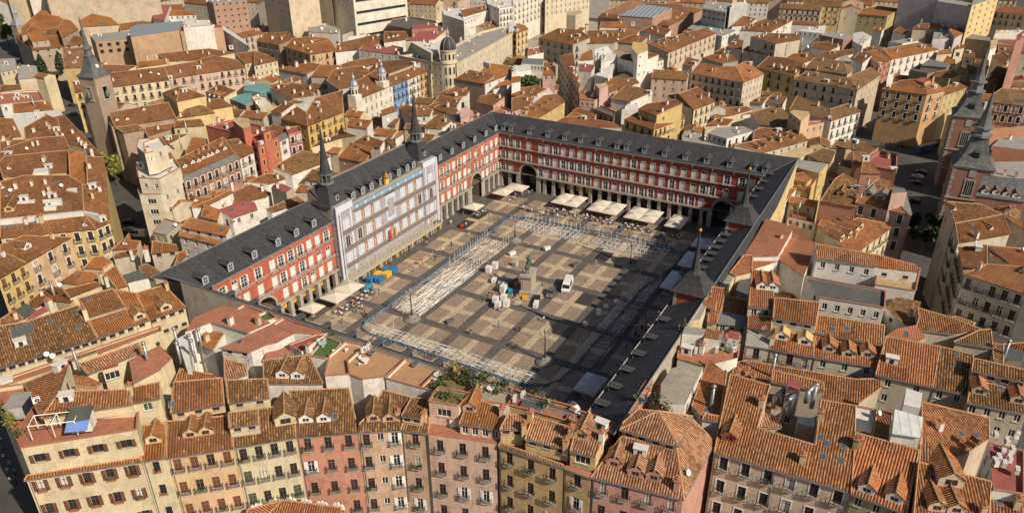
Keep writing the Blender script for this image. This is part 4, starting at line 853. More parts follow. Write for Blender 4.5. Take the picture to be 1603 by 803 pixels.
["tiled_house","brown tiled roofs stepping down to the slate wing","white",[[3,[-222,852,170,-137,811,170,-112,815,173,-119,890,190,-188,898,184],0,0,-1],[3,[-57,884,170,5,871,170,13,898,176,-14,931,182,-90,936,179],0,0,-1],[0,[-269,889,180,-262,851,180,-207,878,195,-217,924,194],0,0,-1],[0,[-295,949,170,-243,928,170,-222,944,175,-257,977,178],0,0,-1]],[["chimney",-120,842,179,-2.02,0.24]],0],
["tiled_house","white gable house with small red roofs below the orange brick building","white",[[0,[-216,958,170,-166,932,170,-161,951,174,-195,980,176],0,0,-1],[0,[-83,960,170,-33,942,170,-36,966,175,-56,980,176],0,0,-1]],[["chimney",-137,952,177,-2.04,0.21]],0],
["tiled_house","mottled roof with an orange patch touching the scaffold tower","white",[[4,[-220,701,175,-119,675,175,-113,709,185,-222,723,181],0,0,-1]],[["skylight",-185,704,178,-1.82,0.28]],0],
["plant_room","grey louvred plant room with a red top by the scaffold tower","greybeige",[[10,[-127,795,200,-139,725,200,-102,736,200,-86,789,200,-103,806,200]],[0,[-86,745,180,-53,697,180,-38,716,187,-47,754,191],0,0,-1]],[],0],
["tiled_house","bright orange gable roof with red brick wall behind the scaffolded front","redbrick",[[0,[219,839,180,220,725,180,297,748,205,298,850,206],[1,2,"plain"],0,-1]],[],0],
["tiled_house","brown roof house left of the bright orange gable","cream",[[3,[284,1016,170,410,987,170,419,924,185,581,1128,126,392,1076,149],0,0,-1]],[],0],
["tiled_house","wide old brown roof behind the bright orange gable","white",[[3,[362,897,180,366,777,180,405,788,190,420,885,194],0,0,-1]],[],0],
["tiled_house","orange gabled house with white end wall in the middle of the roofs","white",[[0,[513,1047,180,521,958,180,572,971,195,560,1070,194],0,0,-1]],[],0],
["tiled_house","two small parallel red roofs with white copings","white",[[0,[470,888,180,493,818,180,534,824,190,516,902,192],0,0,-1],[0,[467,789,180,532,800,180,551,813,183,530,821,185],0,0,-1],[0,[439,815,180,400,738,180,414,740,183,470,819,186],0,0,-1]],[],0],
["tiled_house","grey gable house with a satellite dish behind the far scaffold spire","greywall",[[3,[655,991,190,744,981,190,754,1013,201,685,1018,200],0,0,-1],[3,[769,999,190,688,868,190,762,905,204,801,985,201],0,0,-1]],[["dish",637,948,175,-1.68,0.31,1.3]],0],
["tiled_house","white house with brown roof right of the far scaffold spire","white",[[3,[719,870,190,743,826,190,789,843,204,766,908,207],[1,1,"plain"],0,-1],[4,[607,757,190,626,694,190,682,683,205,697,759,215,633,765,198],0,0,-1]],[],0],
["tiled_house","red roofs with a white chimney stack beyond the far scaffold spire","white",[[3,[782,879,190,768,779,190,824,796,203,850,884,207],0,0,-1],[0,[1038,986,190,971,893,190,1009,823,208,1100,944,209],0,0,-1],[3,[917,925,190,906,809,190,961,824,201,974,937,202],0,0,-1]],[["chimney",831,802,205,3,0.24,2]],0],
["terrace_house","pink house with balustraded roof terraces behind the slate corner","pinkwall",[[1,[725,697,200,703,621,200,810,626,200,856,697,200,807,725,200],0,0,0.7],[3,[966,755,200,944,662,200,1023,653,217,1051,725,219,1014,764,210],0,0,-1],[1,[858,631,200,860,565,200,926,565,200,960,632,200],0,0,0.5],[3,[581,627,200,621,607,200,665,607,204,654,655,212],0,0,-1],[18,[689,649,220,771,644,220,802,692,231,740,691,230],0,0,-1]],[["ac",801,644,200,2.86,0]],0],
["tiled_house","red terracotta roof with glass lantern in front of the domed corner","white",[[0,[1021,936,200,1017,834,200,1065,847,210,1087,936,214],0,0,-1],[3,[820,894,200,759,723,200,806,735,207,867,865,210],0,0,-1]],[["skylight",1035,882,203,3.11,0.21]],0],
["apartment_building","old brown plastered wall house with stained end below the domed corner","brownwall",[[3,[1146,974,230,1133,815,230,1226,817,246,1251,962,249],0,0,-1]],[["ac",1216,957,242,3.06,0.17]],0],
["apartment_building","white modern house with boxy lift room right of the brown plastered wall","white",[[0,[1135,811,230,1357,803,230,1430,868,242,1387,933,253,1277,912,249],[1,3,"plain"],0,-1],[0,[1141,778,210,1259,751,210,1315,782,218,1226,796,216],0,0,-1],[8,[1342,945,270,1319,898,270,1376,928,270,1389,970,270]]],[],0],
["ornate_building","white ornate building with two domed corner turrets and arched windows","white3",[[3,[743,1176,210,994,1194,210,1056,1285,235,1057,1332,248,823,1283,239],[3,7,"arch"],0,-1]],[],0],
["townhouse","bright blue townhouse with dark balconies","blue",[[3,[1016,1215,200,1143,1221,200,1197,1285,220,1080,1281,221],[3,4,"balc"],0,-1]],[],0],
["townhouse","white townhouse between the blue and the tan townhouse","white",[[3,[1143,1221,200,1244,1230,200,1298,1292,219,1198,1287,220],[3,3,"balc"],0,-1]],[],0],
["townhouse","tan orange townhouse right of the white one","tanor",[[3,[1244,1230,200,1346,1236,200,1399,1296,218,1297,1292,219],[3,3,"balc"],0,-1]],[["chimney",1261,1272,213,-1.51,0.31]],0],
["townhouse","cream townhouse at the end of the row near the domed corner","cream",[[3,[1293,1200,200,1392,1198,200,1394,1220,207,1337,1235,212],[3,3,"balc"],0,-1]],[],0],
["tiled_house","vast orange brown roof ridge behind the ornate turrets","greywall",[[0,[983,1652,200,1022,1535,200,1122,1585,228,1091,1687,228],0,0,-1],[3,[865,1382,200,1036,1338,200,1102,1383,215,1135,1468,237,991,1521,241,886,1468,222],0,0,-1],[3,[1210,1495,200,1183,1362,200,1316,1273,237,1343,1329,241,1297,1523,220],0,0,-1],[3,[1075,1637,210,1203,1526,210,1298,1473,215,1331,1549,231,1218,1614,226],0,0,-1]],[["chimney",1022,1363,205,-1.82,0.24]],0],
["tiled_house","grey walled house with white chimneys and mixed roofs left of the yellow hip roof","greywall",[[0,[1022,1896,200,1005,1699,200,1108,1664,222,1120,1781,223],0,0,-1],[3,[762,1691,200,716,1510,200,755,1390,215,800,1513,217,813,1650,213],0,0,-1],[3,[542,1414,200,676,1367,200,747,1383,208,627,1413,206],0,0,-1]],[["chimney",1064,1812,210,3.05,0.21,2.5],
["chimney",1105,1794,219,3.05,0.21],
["chimney",828,1620,217,2.89,0.21],
["chimney",741,1389,209,-1.9,0.21]],0],
["apartment_building","dark brown house with a tiled roof garden left of the orange hip roof","brownwall",[[3,[1391,2409,220,1362,2217,220,1460,2177,246,1522,2296,257,1482,2449,241],[2,4,"balc"],0,-1]],[["chimney",1428,2326,232,2.99,0.24]],0],
["apartment_building","orange hip roofed corner building with red shuttered windows","tanor",[[0,[1349,2159,220,1267,1912,220,1362,2036,237,1442,2190,245],[2,4,"balc"],0,-1],[0,[1267,1912,220,1401,1854,220,1519,2001,240,1362,2036,237],[2,4,"balc"],0,-1],[0,[1442,2190,245,1362,2036,237,1519,2001,240,1564,2106,246],0,0,-1]],[["chimney",1375,2115,233,2.82,0.31],
["skylight",1360,1928,226,-1.98,0.11],
["ac",1595,2149,248,-2.22,0.05],
["ac",1524,2123,245,-2.22,0.05]],0],
["apartment_building","cream low block with tiled roof left of the grey walled house","cream",[[3,[1019,2046,200,1161,2029,200,1169,2094,216,1149,2172,235],[2,5,"plain"],0,-1]],[],0],
["tiled_house","pale tile roofed houses behind the orange hip roof","white",[[3,[1377,1844,220,1474,1772,220,1635,1731,233,1685,1824,256,1466,1904,241],0,0,-1],[8,[1542,1897,240,1681,1844,240,1711,1889,251,1588,1934,251],[1,4,"small"],0,-1],[11,[1527,2152,270,1554,1968,270,1703,2088,270,1773,2242,270,1648,2263,270],0,0,0.5]],[],0],
["terrace_house","house with three round white dormers and red terrace","white",[[10,[1435,1740,230,1436,1487,230,1584,1570,230,1626,1725,230,1530,1789,230],[1,6,"plain"],0,0.4],[3,[1567,1677,250,1697,1610,250,1765,1685,271,1682,1763,278],0,0,-1]],[["wdormer",1630,1694,259,-2.04,0.21,1.7],
["wdormer",1660,1685,261,-2.04,0.21,1.7],
["wdormer",1683,1675,261,-2.04,0.21,1.7],
["whitebox",1526,1681,230,-3.14,0],
["ac",1543,1647,230,-3.14,0]],0],
["grand_building","grand cream corner building with balustrades below a slate dome","creamgrand",[[11,[1343,1418,250,1295,1137,250,1441,1200,250,1557,1296,250],[3,9,"plain"],0,1.2],[11,[1334,1083,250,2104,1219,250,2325,1359,250,2049,1392,250,1586,1296,250],[3,14,"arch"],0,1.2],[10,[1451,1453,300,1506,1327,300,1691,1368,320,1601,1469,315],0,0,-1],[8,[1516,1501,290,1304,1201,290,1478,1235,290,1777,1433,290,1746,1492,290]]],[["ac",1771,1287,250,-1.4,0],
["ac",1944,1328,250,-1.4,0],
["chimney",1798,1356,250,-1.4,0]],0],
["terrace_house","low dark roofed block with a red brick wall behind the grand building","redbrick",[[13,[1931,1919,260,1884,1723,260,2113,1716,260,2166,1767,260,2218,1986,260,2110,2032,260],0,0,0.6],[10,[1836,1694,270,1943,1600,270,2076,1690,270,1956,1774,270]]],[["ac",2172,1860,270,-2.29,0],
["whitebox",2115,1943,260,2.91,0]],0],
["apartment_building","white stepped building with balconies at the top right of the grand building","white",[[8,[2514,1538,300,2622,1507,300,3017,1727,300,2855,1831,300,2625,1686,300],[3,4,"balc"],0,0.5],[3,[2318,1658,270,2621,1669,270,2651,1726,284,2399,1738,289],[1,4,"plain"],0,-1],[8,[2376,1847,260,2243,1618,260,2483,1640,260,2630,1887,260,2539,1972,260]]],[["ac",2466,1845,260,2.62,0],
["ac",2382,1751,260,2.62,0]],0],
["modern_block","long white modern block with dark horizontal window bands","white3",[[8,[1886,2126,396,2272,2038,396,2543,2261,396,2134,2515,396,1926,2325,396],[4,1,"band"]],[8,[1926,2325,396,1886,2126,396,1893,2131,396,1960,2354,396],[2,1,"wide"]]],[],0],
["tower_block","tall cream tower block with blank walls and a grey shaded side","cream2",[[11,[1572,2309,440,1807,2308,440,2047,2557,440,1696,2624,440]]],[],0],
["modern_block","grey slab with a stair tower between the tall cream tower and the white block","greybeige",[[11,[1847,2348,415,1815,2225,415,2093,2467,415,2054,2542,415]]],[],0],
["apartment_block","tall cream apartment block in the top left corner","cream",[[11,[1101,4126,366,1294,4246,366,1408,4455,366,1226,4380,366]]],[],0],
["apartment_block","narrow white blank walled block in the top left corner","white",[[11,[1241,4152,380,1365,4182,380,1454,4339,380,1341,4338,380]]],[],0],
["apartment_block","long cream block with blank party walls along the top left edge","cream2",[[11,[1239,3962,402,1617,3427,402,1749,3604,402,1351,4165,402]]],[],0],
["convent","stone convent with several hipped orange roofs and small attic lanterns","stone",[[3,[779,3457,180,1030,3376,180,1080,3469,202,1067,3541,216,858,3607,215,819,3532,198],[2,5,"small"],0,-1],[3,[954,3896,180,786,3468,180,866,3615,184,1020,3927,191,1002,3986,183],0,0,-1],[0,[809,3485,222,882,3447,222,920,3542,251,949,3661,285,855,3597,257],[1,2,"plain"],182,-1],[0,[920,3388,230,1133,3558,230,1200,3724,255,1177,3745,264,1028,3582,254],[1,2,"plain"],0,-1],[0,[902,3738,220,1157,3755,220,1246,3862,241,1275,3980,266,1238,4063,284,973,3844,241],0,0,-1],[3,[951,3605,200,996,3518,200,1099,3679,235,1041,3724,229],0,0,-1]],[],0],
["church","hip roofed church with dark glass gable beside the convent","creamwall",[[0,[1222,3660,220,1372,3526,220,1397,3626,250,1358,3745,270,1255,3729,244],0,0,-1]],[["bigsky",1321,3608,229,-2.3,0.31]],0],
["tiled_house","row of ochre tile roofs right of the hip roofed church","cream",[[3,[1324,3454,200,1541,3453,200,1587,3530,216,1389,3546,220],0,0,-1],[3,[1487,3853,200,1592,3684,200,1633,3754,212,1531,3869,208],0,0,-1]],[],0],
["apartment_building","red gabled roofs with white walls below the long cream block","white",[[10,[1531,3412,240,1511,3289,240,1758,3523,283,1758,3729,276],0,0,-1],[0,[1639,3458,240,1763,3305,240,1783,3402,256,1690,3526,258],[1,6,"plain"],0,-1],[0,[1803,3684,240,1878,3540,240,1926,3632,258,1852,3751,256],0,0,-1]],[],0],
["office_building","long tan brick office building with two rows of dark windows and a pale metal roof","tan",[[11,[802,2913,270,1129,2692,270,1341,2926,270,916,3126,270],[2,10,"plain2"]],[19,[852,2695,310,1092,2634,310,1234,2766,321,1024,2872,325,951,2834,321],0,0,-1],[10,[1092,2626,300,1291,2534,300,1332,2595,300,1157,2697,300]]],[],0],
["apartment_block","brick and cream apartment block with small square windows at the top","brickcream",[[11,[1466,2782,380,1629,2691,380,1747,2829,380,1549,2936,380],[5,5,"small"]]],[],0],
["apartment_building","white roofed stepped block with metal masts beside the tan office","white",[[8,[1396,2660,260,1140,2205,260,1228,2312,262,1481,2761,262],0,0,-1],[8,[1107,2614,320,1232,2535,320,1328,2675,320,1268,2790,320],0,0,0.5]],[["antenna",995,2328,320,-2.13,0],
["antenna",995,2269,320,-2.13,0]],0],
["apartment_building","long cream facade with arched balconies left of the pink facade","cream",[[3,[441,2325,190,660,2211,190,724,2316,225,517,2427,226],[3,7,"balc"],0,-1]],[["skylight",535,2383,217,-2.05,0.28]],0],
["apartment_building","pink and cream striped facade with a long brown roof","pinkcream",[[3,[672,2223,190,827,2171,190,874,2282,224,731,2324,223],[2,4,"balc"],0,-1],[3,[827,2171,190,997,2085,190,1030,2165,214,976,2270,235,874,2282,224],[2,6,"balc"],0,-1]],[["skylight",924,2237,219,-2.04,0.28],
["skylight",963,2202,215,-2.04,0.28]],0],
["apartment_building","cream house with tiled roof right of the pink facade","cream",[[3,[1032,2120,200,1124,2099,200,1178,2188,229,1069,2218,230],[2,3,"plain"],0,-1]],[],0],
["tiled_house","crowded brown roofs behind the cream balcony facade","cream",[[0,[691,2474,210,820,2424,210,861,2456,219,746,2525,224],0,0,-1],[3,[852,2464,210,975,2335,210,1111,2272,222,1075,2411,237,887,2564,230],0,0,-1],[3,[545,2520,210,643,2471,210,700,2483,217,603,2595,230],0,0,-1]],[["chimney",798,2529,229,-1.94,0.21],
["chimney",867,2548,225,-2.38,0.21],
["whitebox",1148,2331,236,-2.38,0.21],
["antenna",914,2504,225,-2.38,0.21]],0],
["church_nave","brick church nave with orange roof and stone gable beside the spire","churchbrick",[[3,[22,1710,210,214,1620,210,260,1707,246,65,1791,243],0,0,-1],[12,[19,1725,210,94,1698,210,115,1734,210,54,1761,210,146,1919,210,126,1924,210]],[4,[14,1656,200,77,1621,200,80,1668,212,20,1700,212],0,0,-1],[3,[50,1578,190,168,1576,190,188,1604,197,86,1632,204],0,0,-1]],[],0],
["church_crossing","yellow square lantern with pyramid tile roof over the church","yellow3",[[3,[248,1642,260,362,1614,260,332,1713,292],0,0,-1],[3,[302,1795,260,248,1642,260,332,1713,292],0,0,-1],[4,[204,1608,210,331,1540,210,339,1604,225,318,1654,233],0,0,-1],[3,[335,1597,210,432,1557,210,443,1625,227,397,1656,230],0,0,-1]],[],0],
["tiled_house","patchwork of brown roofs with steel flues behind the white apartment tower","cream",[[3,[144,1550,200,217,1471,200,242,1519,211,179,1583,210],0,0,-1],[0,[-34,1276,200,47,1266,200,85,1317,212,60,1349,218],0,0,-1],[3,[-26,1401,200,91,1435,200,115,1442,200,33,1471,211],0,0,-1],[8,[-67,1479,200,-127,1316,200,-20,1344,200,38,1481,200,-1,1554,200],0,0,0.6],[3,[-138,1292,200,-89,1266,200,-66,1307,208,-123,1319,205],0,0,-1]],[["pipe",6,1343,200,2.79,0],
["pipe",138,1473,205,-1.29,0.21],
["ac",-33,1414,200,2.79,0],
["ac",-37,1376,200,2.79,0],
["chimney",-46,1440,200,2.79,0]],0],
["apartment_building","white arcaded building with red and cream awnings on the busy square","white3",[[8,[2844,1659,270,3402,1685,270,3692,1852,270,3287,1909,270],[4,9,"balc"]]],[],0],
["apartment_building","curved cream building with arched ground floor at the top of the square","creamgrand",[[11,[3325,1639,240,3789,1508,240,4148,1681,240,3752,1862,240],[3,10,"arch"]]],[],0],
["government_building","large government building with a solar panelled court roof and tile hips","brickcream",[[3,[3069,1130,200,2965,627,200,3071,707,222,3104,981,216,3128,1134,214],0,0,-1],[3,[2967,623,200,3675,624,200,3559,733,229,3071,707,222],[2,9,"plain"],0,-1],[20,[2896,921,250,2913,713,250,3144,670,274,3185,878,280],0,0,-1],[6,[3128,1134,214,3127,1001,214,3363,932,256,3385,680,260,3443,711,270,3405,1048,263],0,0,-1]],[],0],
["clock_tower_base","cream lift tower block rising beside the square","creamwall",[[16,[2483,1074,300,2482,1018,300,2601,1028,300,2674,1076,300,2585,1123,300]]],[],0],
["apartment_building","grey stone corner building with orange roofs facing the square","stonegrey",[[3,[2178,1100,220,2089,851,220,2180,793,246,2285,897,262,2307,1043,255],[3,5,"balc"],0,-1],[3,[2158,809,220,2248,683,220,2360,620,232,2432,705,255,2320,865,255],0,0,-1],[3,[2267,692,220,2271,549,220,2359,539,239,2381,629,244],0,0,-1]],[["chimney",2325,877,257,-2.52,0.21,3],
["whitebox",2263,992,249,2.8,0.24],
["chimney",2306,746,238,-2.52,0.21]],0],
["tiled_house","brown roof jumble behind the yellow lift block","white",[[3,[2663,696,210,2615,528,210,2699,521,228,2764,658,233],0,0,-1],[0,[2505,789,210,2541,669,210,2610,678,224,2584,803,227],0,0,-1],[0,[2698,959,210,2747,808,210,2824,840,228,2767,980,225],0,0,-1],[3,[2485,1037,210,2440,966,210,2532,979,225,2581,1062,224],0,0,-1]],[["whitebox",2805,791,221,-2.83,0.21],
["chimney",2574,605,197,2.87,0.21],
["antenna",2871,854,238,-2.83,0.21]],0],
["apartment_building","long cream facade with balconies below rows of tiled dormers","beige",[[3,[2191,360,210,2819,292,210,2818,372,230,2344,463,240,2219,488,242],[2,10,"balc"],0,-1],[3,[2207,472,210,2191,360,210,2324,456,240,2287,520,228],[1,3,"balc"],0,-1]],[["dormer",2284,450,235,-1.68,0.24,1.6],
["dormer",2344,427,231,-1.68,0.24,1.6],
["dormer",2421,418,231,-1.68,0.24,1.6],
["dormer",2503,401,228,-1.68,0.24,1.6],
["dormer",2598,387,228,-1.68,0.24,1.6]],0],
["apartment_building","white blank gable building with orange front and yellow lift block","white",[[3,[1780,473,250,1730,351,250,1838,295,271,1865,344,272,1823,462,258],0,0,-1],[1,[1790,352,220,1971,312,220,2013,333,220,1862,394,220],[1,6,"plain"]],[21,[1797,415,300,1663,333,300,1765,322,300,1919,382,300,1934,460,300]]],[],0],
["tiled_house","white houses with small roofs along the dark narrow street","white",[[0,[1733,651,230,1780,598,230,1885,654,255,1807,669,244],0,0,-1],[8,[1849,620,230,1974,580,230,2038,633,245,1940,660,244],0,0,-1],[8,[1719,530,230,1852,500,230,1950,545,230,1897,607,230]],[10,[1553,568,230,1551,505,230,1675,543,230,1671,623,230],0,0,0.5],[8,[1513,411,220,1879,511,220,1714,495,220,1542,485,220]]],[["chimney",1852,604,227,-1.88,0.21],
["chimney",1805,551,230,-1.79,0]],0],
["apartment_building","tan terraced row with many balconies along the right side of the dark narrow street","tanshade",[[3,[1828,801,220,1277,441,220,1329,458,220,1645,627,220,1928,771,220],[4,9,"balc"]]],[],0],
["apartment_building","pink terrace house with yellow lift room by the narrow street","pinkwall",[[1,[1209,406,200,1216,341,200,1300,342,200,1332,392,200,1328,456,200],[1,3,"plain"],0,0.6],[16,[1245,334,240,1310,323,240,1355,353,240,1308,383,240]],[3,[1345,339,200,1445,322,200,1470,355,208,1413,368,209],[1,4,"plain"],0,-1]],[["ac",1381,413,200,-3.03,0],
["chimney",1282,377,200,-3.03,0]],0],
["tiled_house","orange roof patch beside the pink terrace house","cream",[[0,[1441,387,200,1420,283,200,1485,273,214,1534,374,220,1509,424,212],0,0,-1],[3,[1516,336,200,1576,285,200,1608,320,210,1561,354,209],0,0,-1]],[],0],
["tiled_house","old brown gable roof with a white side wall left of the red hip roof","white",[[4,[1269,293,200,1260,206,200,1354,147,225,1382,214,230,1384,278,229],0,0,-1],[8,[1170,204,190,1199,148,190,1267,170,190,1295,219,190]]],[["skylight",1310,227,212,3.04,0.24]],0],
["apartment_building","yellow house with brick red hip roof, dormers and roof terrace","yellow",[[22,[1050,149,190,979,3,190,1065,26,209,1111,110,211],[2,4,"balc"],0,-1],[22,[979,3,190,1170,-53,190,1221,-12,212,1065,26,209],[2,7,"balc"],0,-1],[22,[1074,104,230,1026,14,230,1085,-22,247,1124,-51,259,1157,-15,262,1115,88,241],0,0,-1]],[["dormer",1089,-13,196,-1.85,0.39,1.6],
["dormer",1127,-22,197,-1.85,0.39,1.6],
["dormer",1156,-31,197,-1.85,0.39,1.6],
["dormer",1052,86,198,2.69,0.28,1.6],
["skylight",1110,8,249,2.65,0.24]],0],
["apartment_building","house with dark ground arcade and planted balcony on the narrow street","brownwall",[[13,[1204,341,170,1137,223,170,1203,243,170,1276,359,170],[2,4,"balc"],0,0.4]],[],0],
["tiled_house","flat salmon tiled roofs right behind the slate back wing","cream",[[22,[959,394,170,960,240,170,997,134,175,1027,178,179,1030,259,180,1048,300,182,1012,379,177],0,0,-1],[3,[1121,396,170,1081,281,170,1109,286,175,1159,385,178],0,0,-1],[0,[1038,384,170,1051,315,170,1082,322,177,1082,378,179],0,0,-1]],[],0],
["apartment_building","yellow townhouse with a brown roof of many small dormers above the slate wing","yellow",[[3,[906,440,190,1171,452,190,1214,510,206,1137,534,214,868,499,207],[2,5,"plain"],0,-1]],[["dormer",926,495,206,-1.53,0.28,1.6],
["dormer",972,485,202,-1.53,0.28,1.6],
["dormer",1026,485,201,-1.53,0.28,1.6],
["dormer",1079,486,201,-1.53,0.28,1.6],
["dormer",1133,488,201,-1.53,0.28,1.6]],0],
["terrace_house","white terraced house with pink walls and hedge roof garden","pinkwall",[[3,[914,559,200,1027,542,200,1099,565,206,1093,614,214,1031,625,214],0,0,-1],[8,[1075,553,200,1227,535,200,1313,600,200,1192,600,200]],[3,[1122,676,200,1137,593,200,1231,567,215,1243,626,219,1178,706,211],0,0,-1],[0,[1357,651,240,1382,603,240,1428,652,253,1427,687,257],[1,2,"plain"],0,-1],[8,[1178,706,211,1227,672,211,1391,663,211,1396,779,211,1324,788,211],0,0,0.5]],[],0],
["apartment_building","white rooftop with a striped grey attic at the left of the narrow street","white",[[12,[1466,817,250,1483,715,250,1603,772,250,1572,866,250],[1,7,"plain"]],[8,[1282,764,250,1374,719,250,1483,785,250,1389,824,250]],[1,[1629,871,250,1729,837,250,1858,921,250,1795,955,250],0,0,0.6],[0,[1134,682,250,1175,663,250,1215,688,259,1183,709,260],0,0,-1]],[["ac",1668,953,250,-2.98,0],
["ac",1711,950,250,-2.98,0]],0],
["apartment_building","cream building with balconies at the mouth of the square","yellow3",[[8,[2122,1253,250,2142,1214,250,2403,1363,250,2384,1401,250],[3,2,"balc"]],[0,[2101,1192,250,2236,1190,250,2287,1243,259,2272,1286,267],[3,3,"balc"],0,-1]],[],0],
["office_building","grey concrete office with square panel windows at the top","greywall",[[11,[3133,477,289,3052,312,289,3427,389,289,3457,551,289],[2,5,"wide"]],[8,[3085,300,303,3346,261,303,3467,311,303,3266,348,303]]],[],0],
["glass_pavilion","low pale roof with a sunken teal glass court","white",[[11,[2996,520,190,2847,267,190,3055,239,190,3252,379,190,3329,543,190]],[17,[3046,477,195,3034,329,195,3160,374,195,3138,475,195]]],[],0],
["tiled_house","brown roofed house beside the white wall at the top","white",[[3,[3082,277,210,3156,192,210,3282,183,229,3279,265,240],0,0,-1]],[],0],
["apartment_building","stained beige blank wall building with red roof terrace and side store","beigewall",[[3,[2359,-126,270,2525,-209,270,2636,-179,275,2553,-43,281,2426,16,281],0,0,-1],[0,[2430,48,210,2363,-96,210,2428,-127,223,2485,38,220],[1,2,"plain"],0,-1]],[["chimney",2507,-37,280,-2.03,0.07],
["chimney",2480,-108,275,-2.03,0.07],
["pipe",2420,-233,265,-2.03,0.07]],0],
["tiled_house","row of tiled roofs with white dormer fronts near the top","white",[[3,[2920,190,220,2954,19,220,3064,-25,241,3123,99,259,2986,172,233],0,0,-1],[3,[3083,51,241,3064,-25,241,3141,-51,258,3159,43,257],0,0,-1],[3,[3263,-24,220,3286,-183,220,3331,-165,230,3316,-30,231],0,0,-1],[8,[2930,-125,240,2920,-257,240,3181,-232,240,2994,-143,240],[1,5,"plain"]]],[["chimney",3035,62,239,-2.95,0.21],
["chimney",2996,-37,227,-2.95,0.21],
["chimney",3261,-16,220,-3,0.21]],0],
["office_building","red brick block with flat dark roof and blue windows","redbrick",[[11,[2937,-221,230,2841,-376,230,2938,-419,230,3051,-338,230,3019,-226,230],[1,5,"plain"]]],[["skylight",2994,-280,230,2.59,0],
["skylight",2977,-349,230,2.59,0]],0],
["tiled_house","wide orange roofs with a satellite dish behind the beige wall","white",[[0,[2317,-183,210,2253,-284,210,2320,-329,224,2410,-282,233,2386,-205,222],0,0,-1],[3,[2654,-250,210,2617,-350,210,2690,-383,224,2756,-317,231,2726,-244,221],0,0,-1],[3,[2430,-320,210,2433,-401,210,2515,-468,224,2577,-458,235,2498,-329,222],0,0,-1],[0,[2729,465,210,2617,375,210,2757,401,220,2800,470,216],0,0,-1]],[["dish",2457,-261,238,2.58,0.17,1.5],
["pipe",2698,-339,223,2.78,0.17]],0],
["apartment_building","large cream corner palace with bright orange tiled roof and pipe","palecream",[[7,[1813,129,210,1748,-127,210,1878,-51,245,1875,13,239,1905,118,240],[3,8,"balc"],0,-1],[7,[1748,-127,210,1944,-171,210,2001,-70,248,1878,-51,245],[3,6,"plain"],0,-1]],[["skylight",1822,-25,225,2.89,0.31],
["skylight",1817,-63,227,2.89,0.31],
["skylight",1858,-119,221,-1.79,0.33],
["skylight",1915,-123,224,-1.79,0.33],
["pipe",1925,-1,256,2.89,0.31]],0],
["tiled_house","shaded brown roofs behind the cream corner palace","greywall",[[0,[2193,192,200,2118,67,200,2153,1,211,2242,49,220,2240,159,210],0,0,-1],[3,[1995,226,200,1984,176,200,2068,164,215,2098,237,217],0,0,-1],[3,[2498,155,200,2496,71,200,2609,90,220,2632,143,224],0,0,-1],[3,[2353,173,200,2330,93,200,2425,146,214],0,0,-1]],[["whitebox",2228,195,205,2.6,0.17]],0],
["apartment_building","olive yellow building with brown roof and red chimney boxes","oliveyellow",[[3,[2065,-107,210,1954,-298,210,2081,-318,240,2167,-208,245,2191,-130,240],[2,4,"balc"],0,-1]],[["chimney",2070,-181,220,2.62,0.24],
["chimney",2042,-220,219,2.62,0.24],
["chimney",2032,-246,220,2.62,0.24],
["chimney",2005,-280,219,2.62,0.24],
["chimney",2046,-312,232,2.62,0.24]],0],
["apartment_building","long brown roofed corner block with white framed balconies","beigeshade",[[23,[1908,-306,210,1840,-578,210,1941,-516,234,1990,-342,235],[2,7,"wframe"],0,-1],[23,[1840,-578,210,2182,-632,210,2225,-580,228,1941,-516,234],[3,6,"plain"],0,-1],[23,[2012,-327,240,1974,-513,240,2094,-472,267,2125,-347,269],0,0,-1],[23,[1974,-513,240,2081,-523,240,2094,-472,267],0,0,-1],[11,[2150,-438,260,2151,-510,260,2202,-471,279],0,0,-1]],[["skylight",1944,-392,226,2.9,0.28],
["skylight",1935,-424,226,2.9,0.28],
["skylight",1931,-439,226,2.9,0.28],
["chimney",2026,-435,249,2.94,0.24],
["chimney",2013,-457,247,2.94,0.24],
["chimney",2003,-380,240,2.94,0.24],
["chimney",1904,-491,222,2.9,0.28]],0],
["apartment_building","white walled house with long brown hip roof and four balcony columns","white",[[23,[1362,-549,200,1549,-629,200,1578,-575,217,1461,-525,217],[3,5,"balc"],0,-1],[23,[1442,-381,200,1362,-549,200,1461,-525,217,1573,-382,226],0,0,-1]],[["chimney",1485,-476,218,2.7,0.22],
["skylight",1453,-504,214,2.7,0.22]],0],
["terrace_house","peach house with stepped terraces left of the white walled hip roof","peach2",[[16,[1167,-471,240,1265,-483,240,1305,-471,240,1302,-420,240,1272,-409,240]],[1,[1254,-475,200,1339,-528,200,1358,-519,200,1319,-469,200],[1,3,"plain"],0,0.5]],[],0],
["tiled_house","house with a roof lantern window in front of the olive yellow building","white",[[3,[1586,-247,180,1575,-330,180,1641,-333,196,1648,-270,196],[1,2,"plain"],0,-1],[3,[1549,-204,180,1549,-256,180,1618,-264,195,1590,-219,189],0,0,-1]],[["bigsky",1613,-300,188,3.01,0.24]],0],
["tiled_house","white gable house with a big tawny roof facing right","white",[[23,[1263,-310,180,1267,-402,180,1310,-438,192,1387,-366,215,1386,-318,215,1330,-261,200],0,0,-1],[23,[1358,-217,180,1395,-248,180,1497,-298,187,1444,-267,184],0,0,-1]],[],0],
["apartment_building","cream house with four tall windows under a brown roof","cream",[[3,[1269,-57,200,1422,-97,200,1499,1,233,1354,35,232],[2,4,"balc"],0,-1],[3,[1350,37,200,1269,-57,200,1354,35,232,1402,96,207],0,0,-1]],[["chimney",1445,-58,213,-1.83,0.28]],0],
["tiled_house","low brown roofs between the cream palace and the slate wing","cream",[[3,[1370,-113,150,1454,-174,150,1547,-221,153,1561,-191,159,1468,-97,163],0,0,-1],[3,[1246,-111,150,1310,-186,150,1362,-191,156,1344,-138,160],0,0,-1]],[],0],
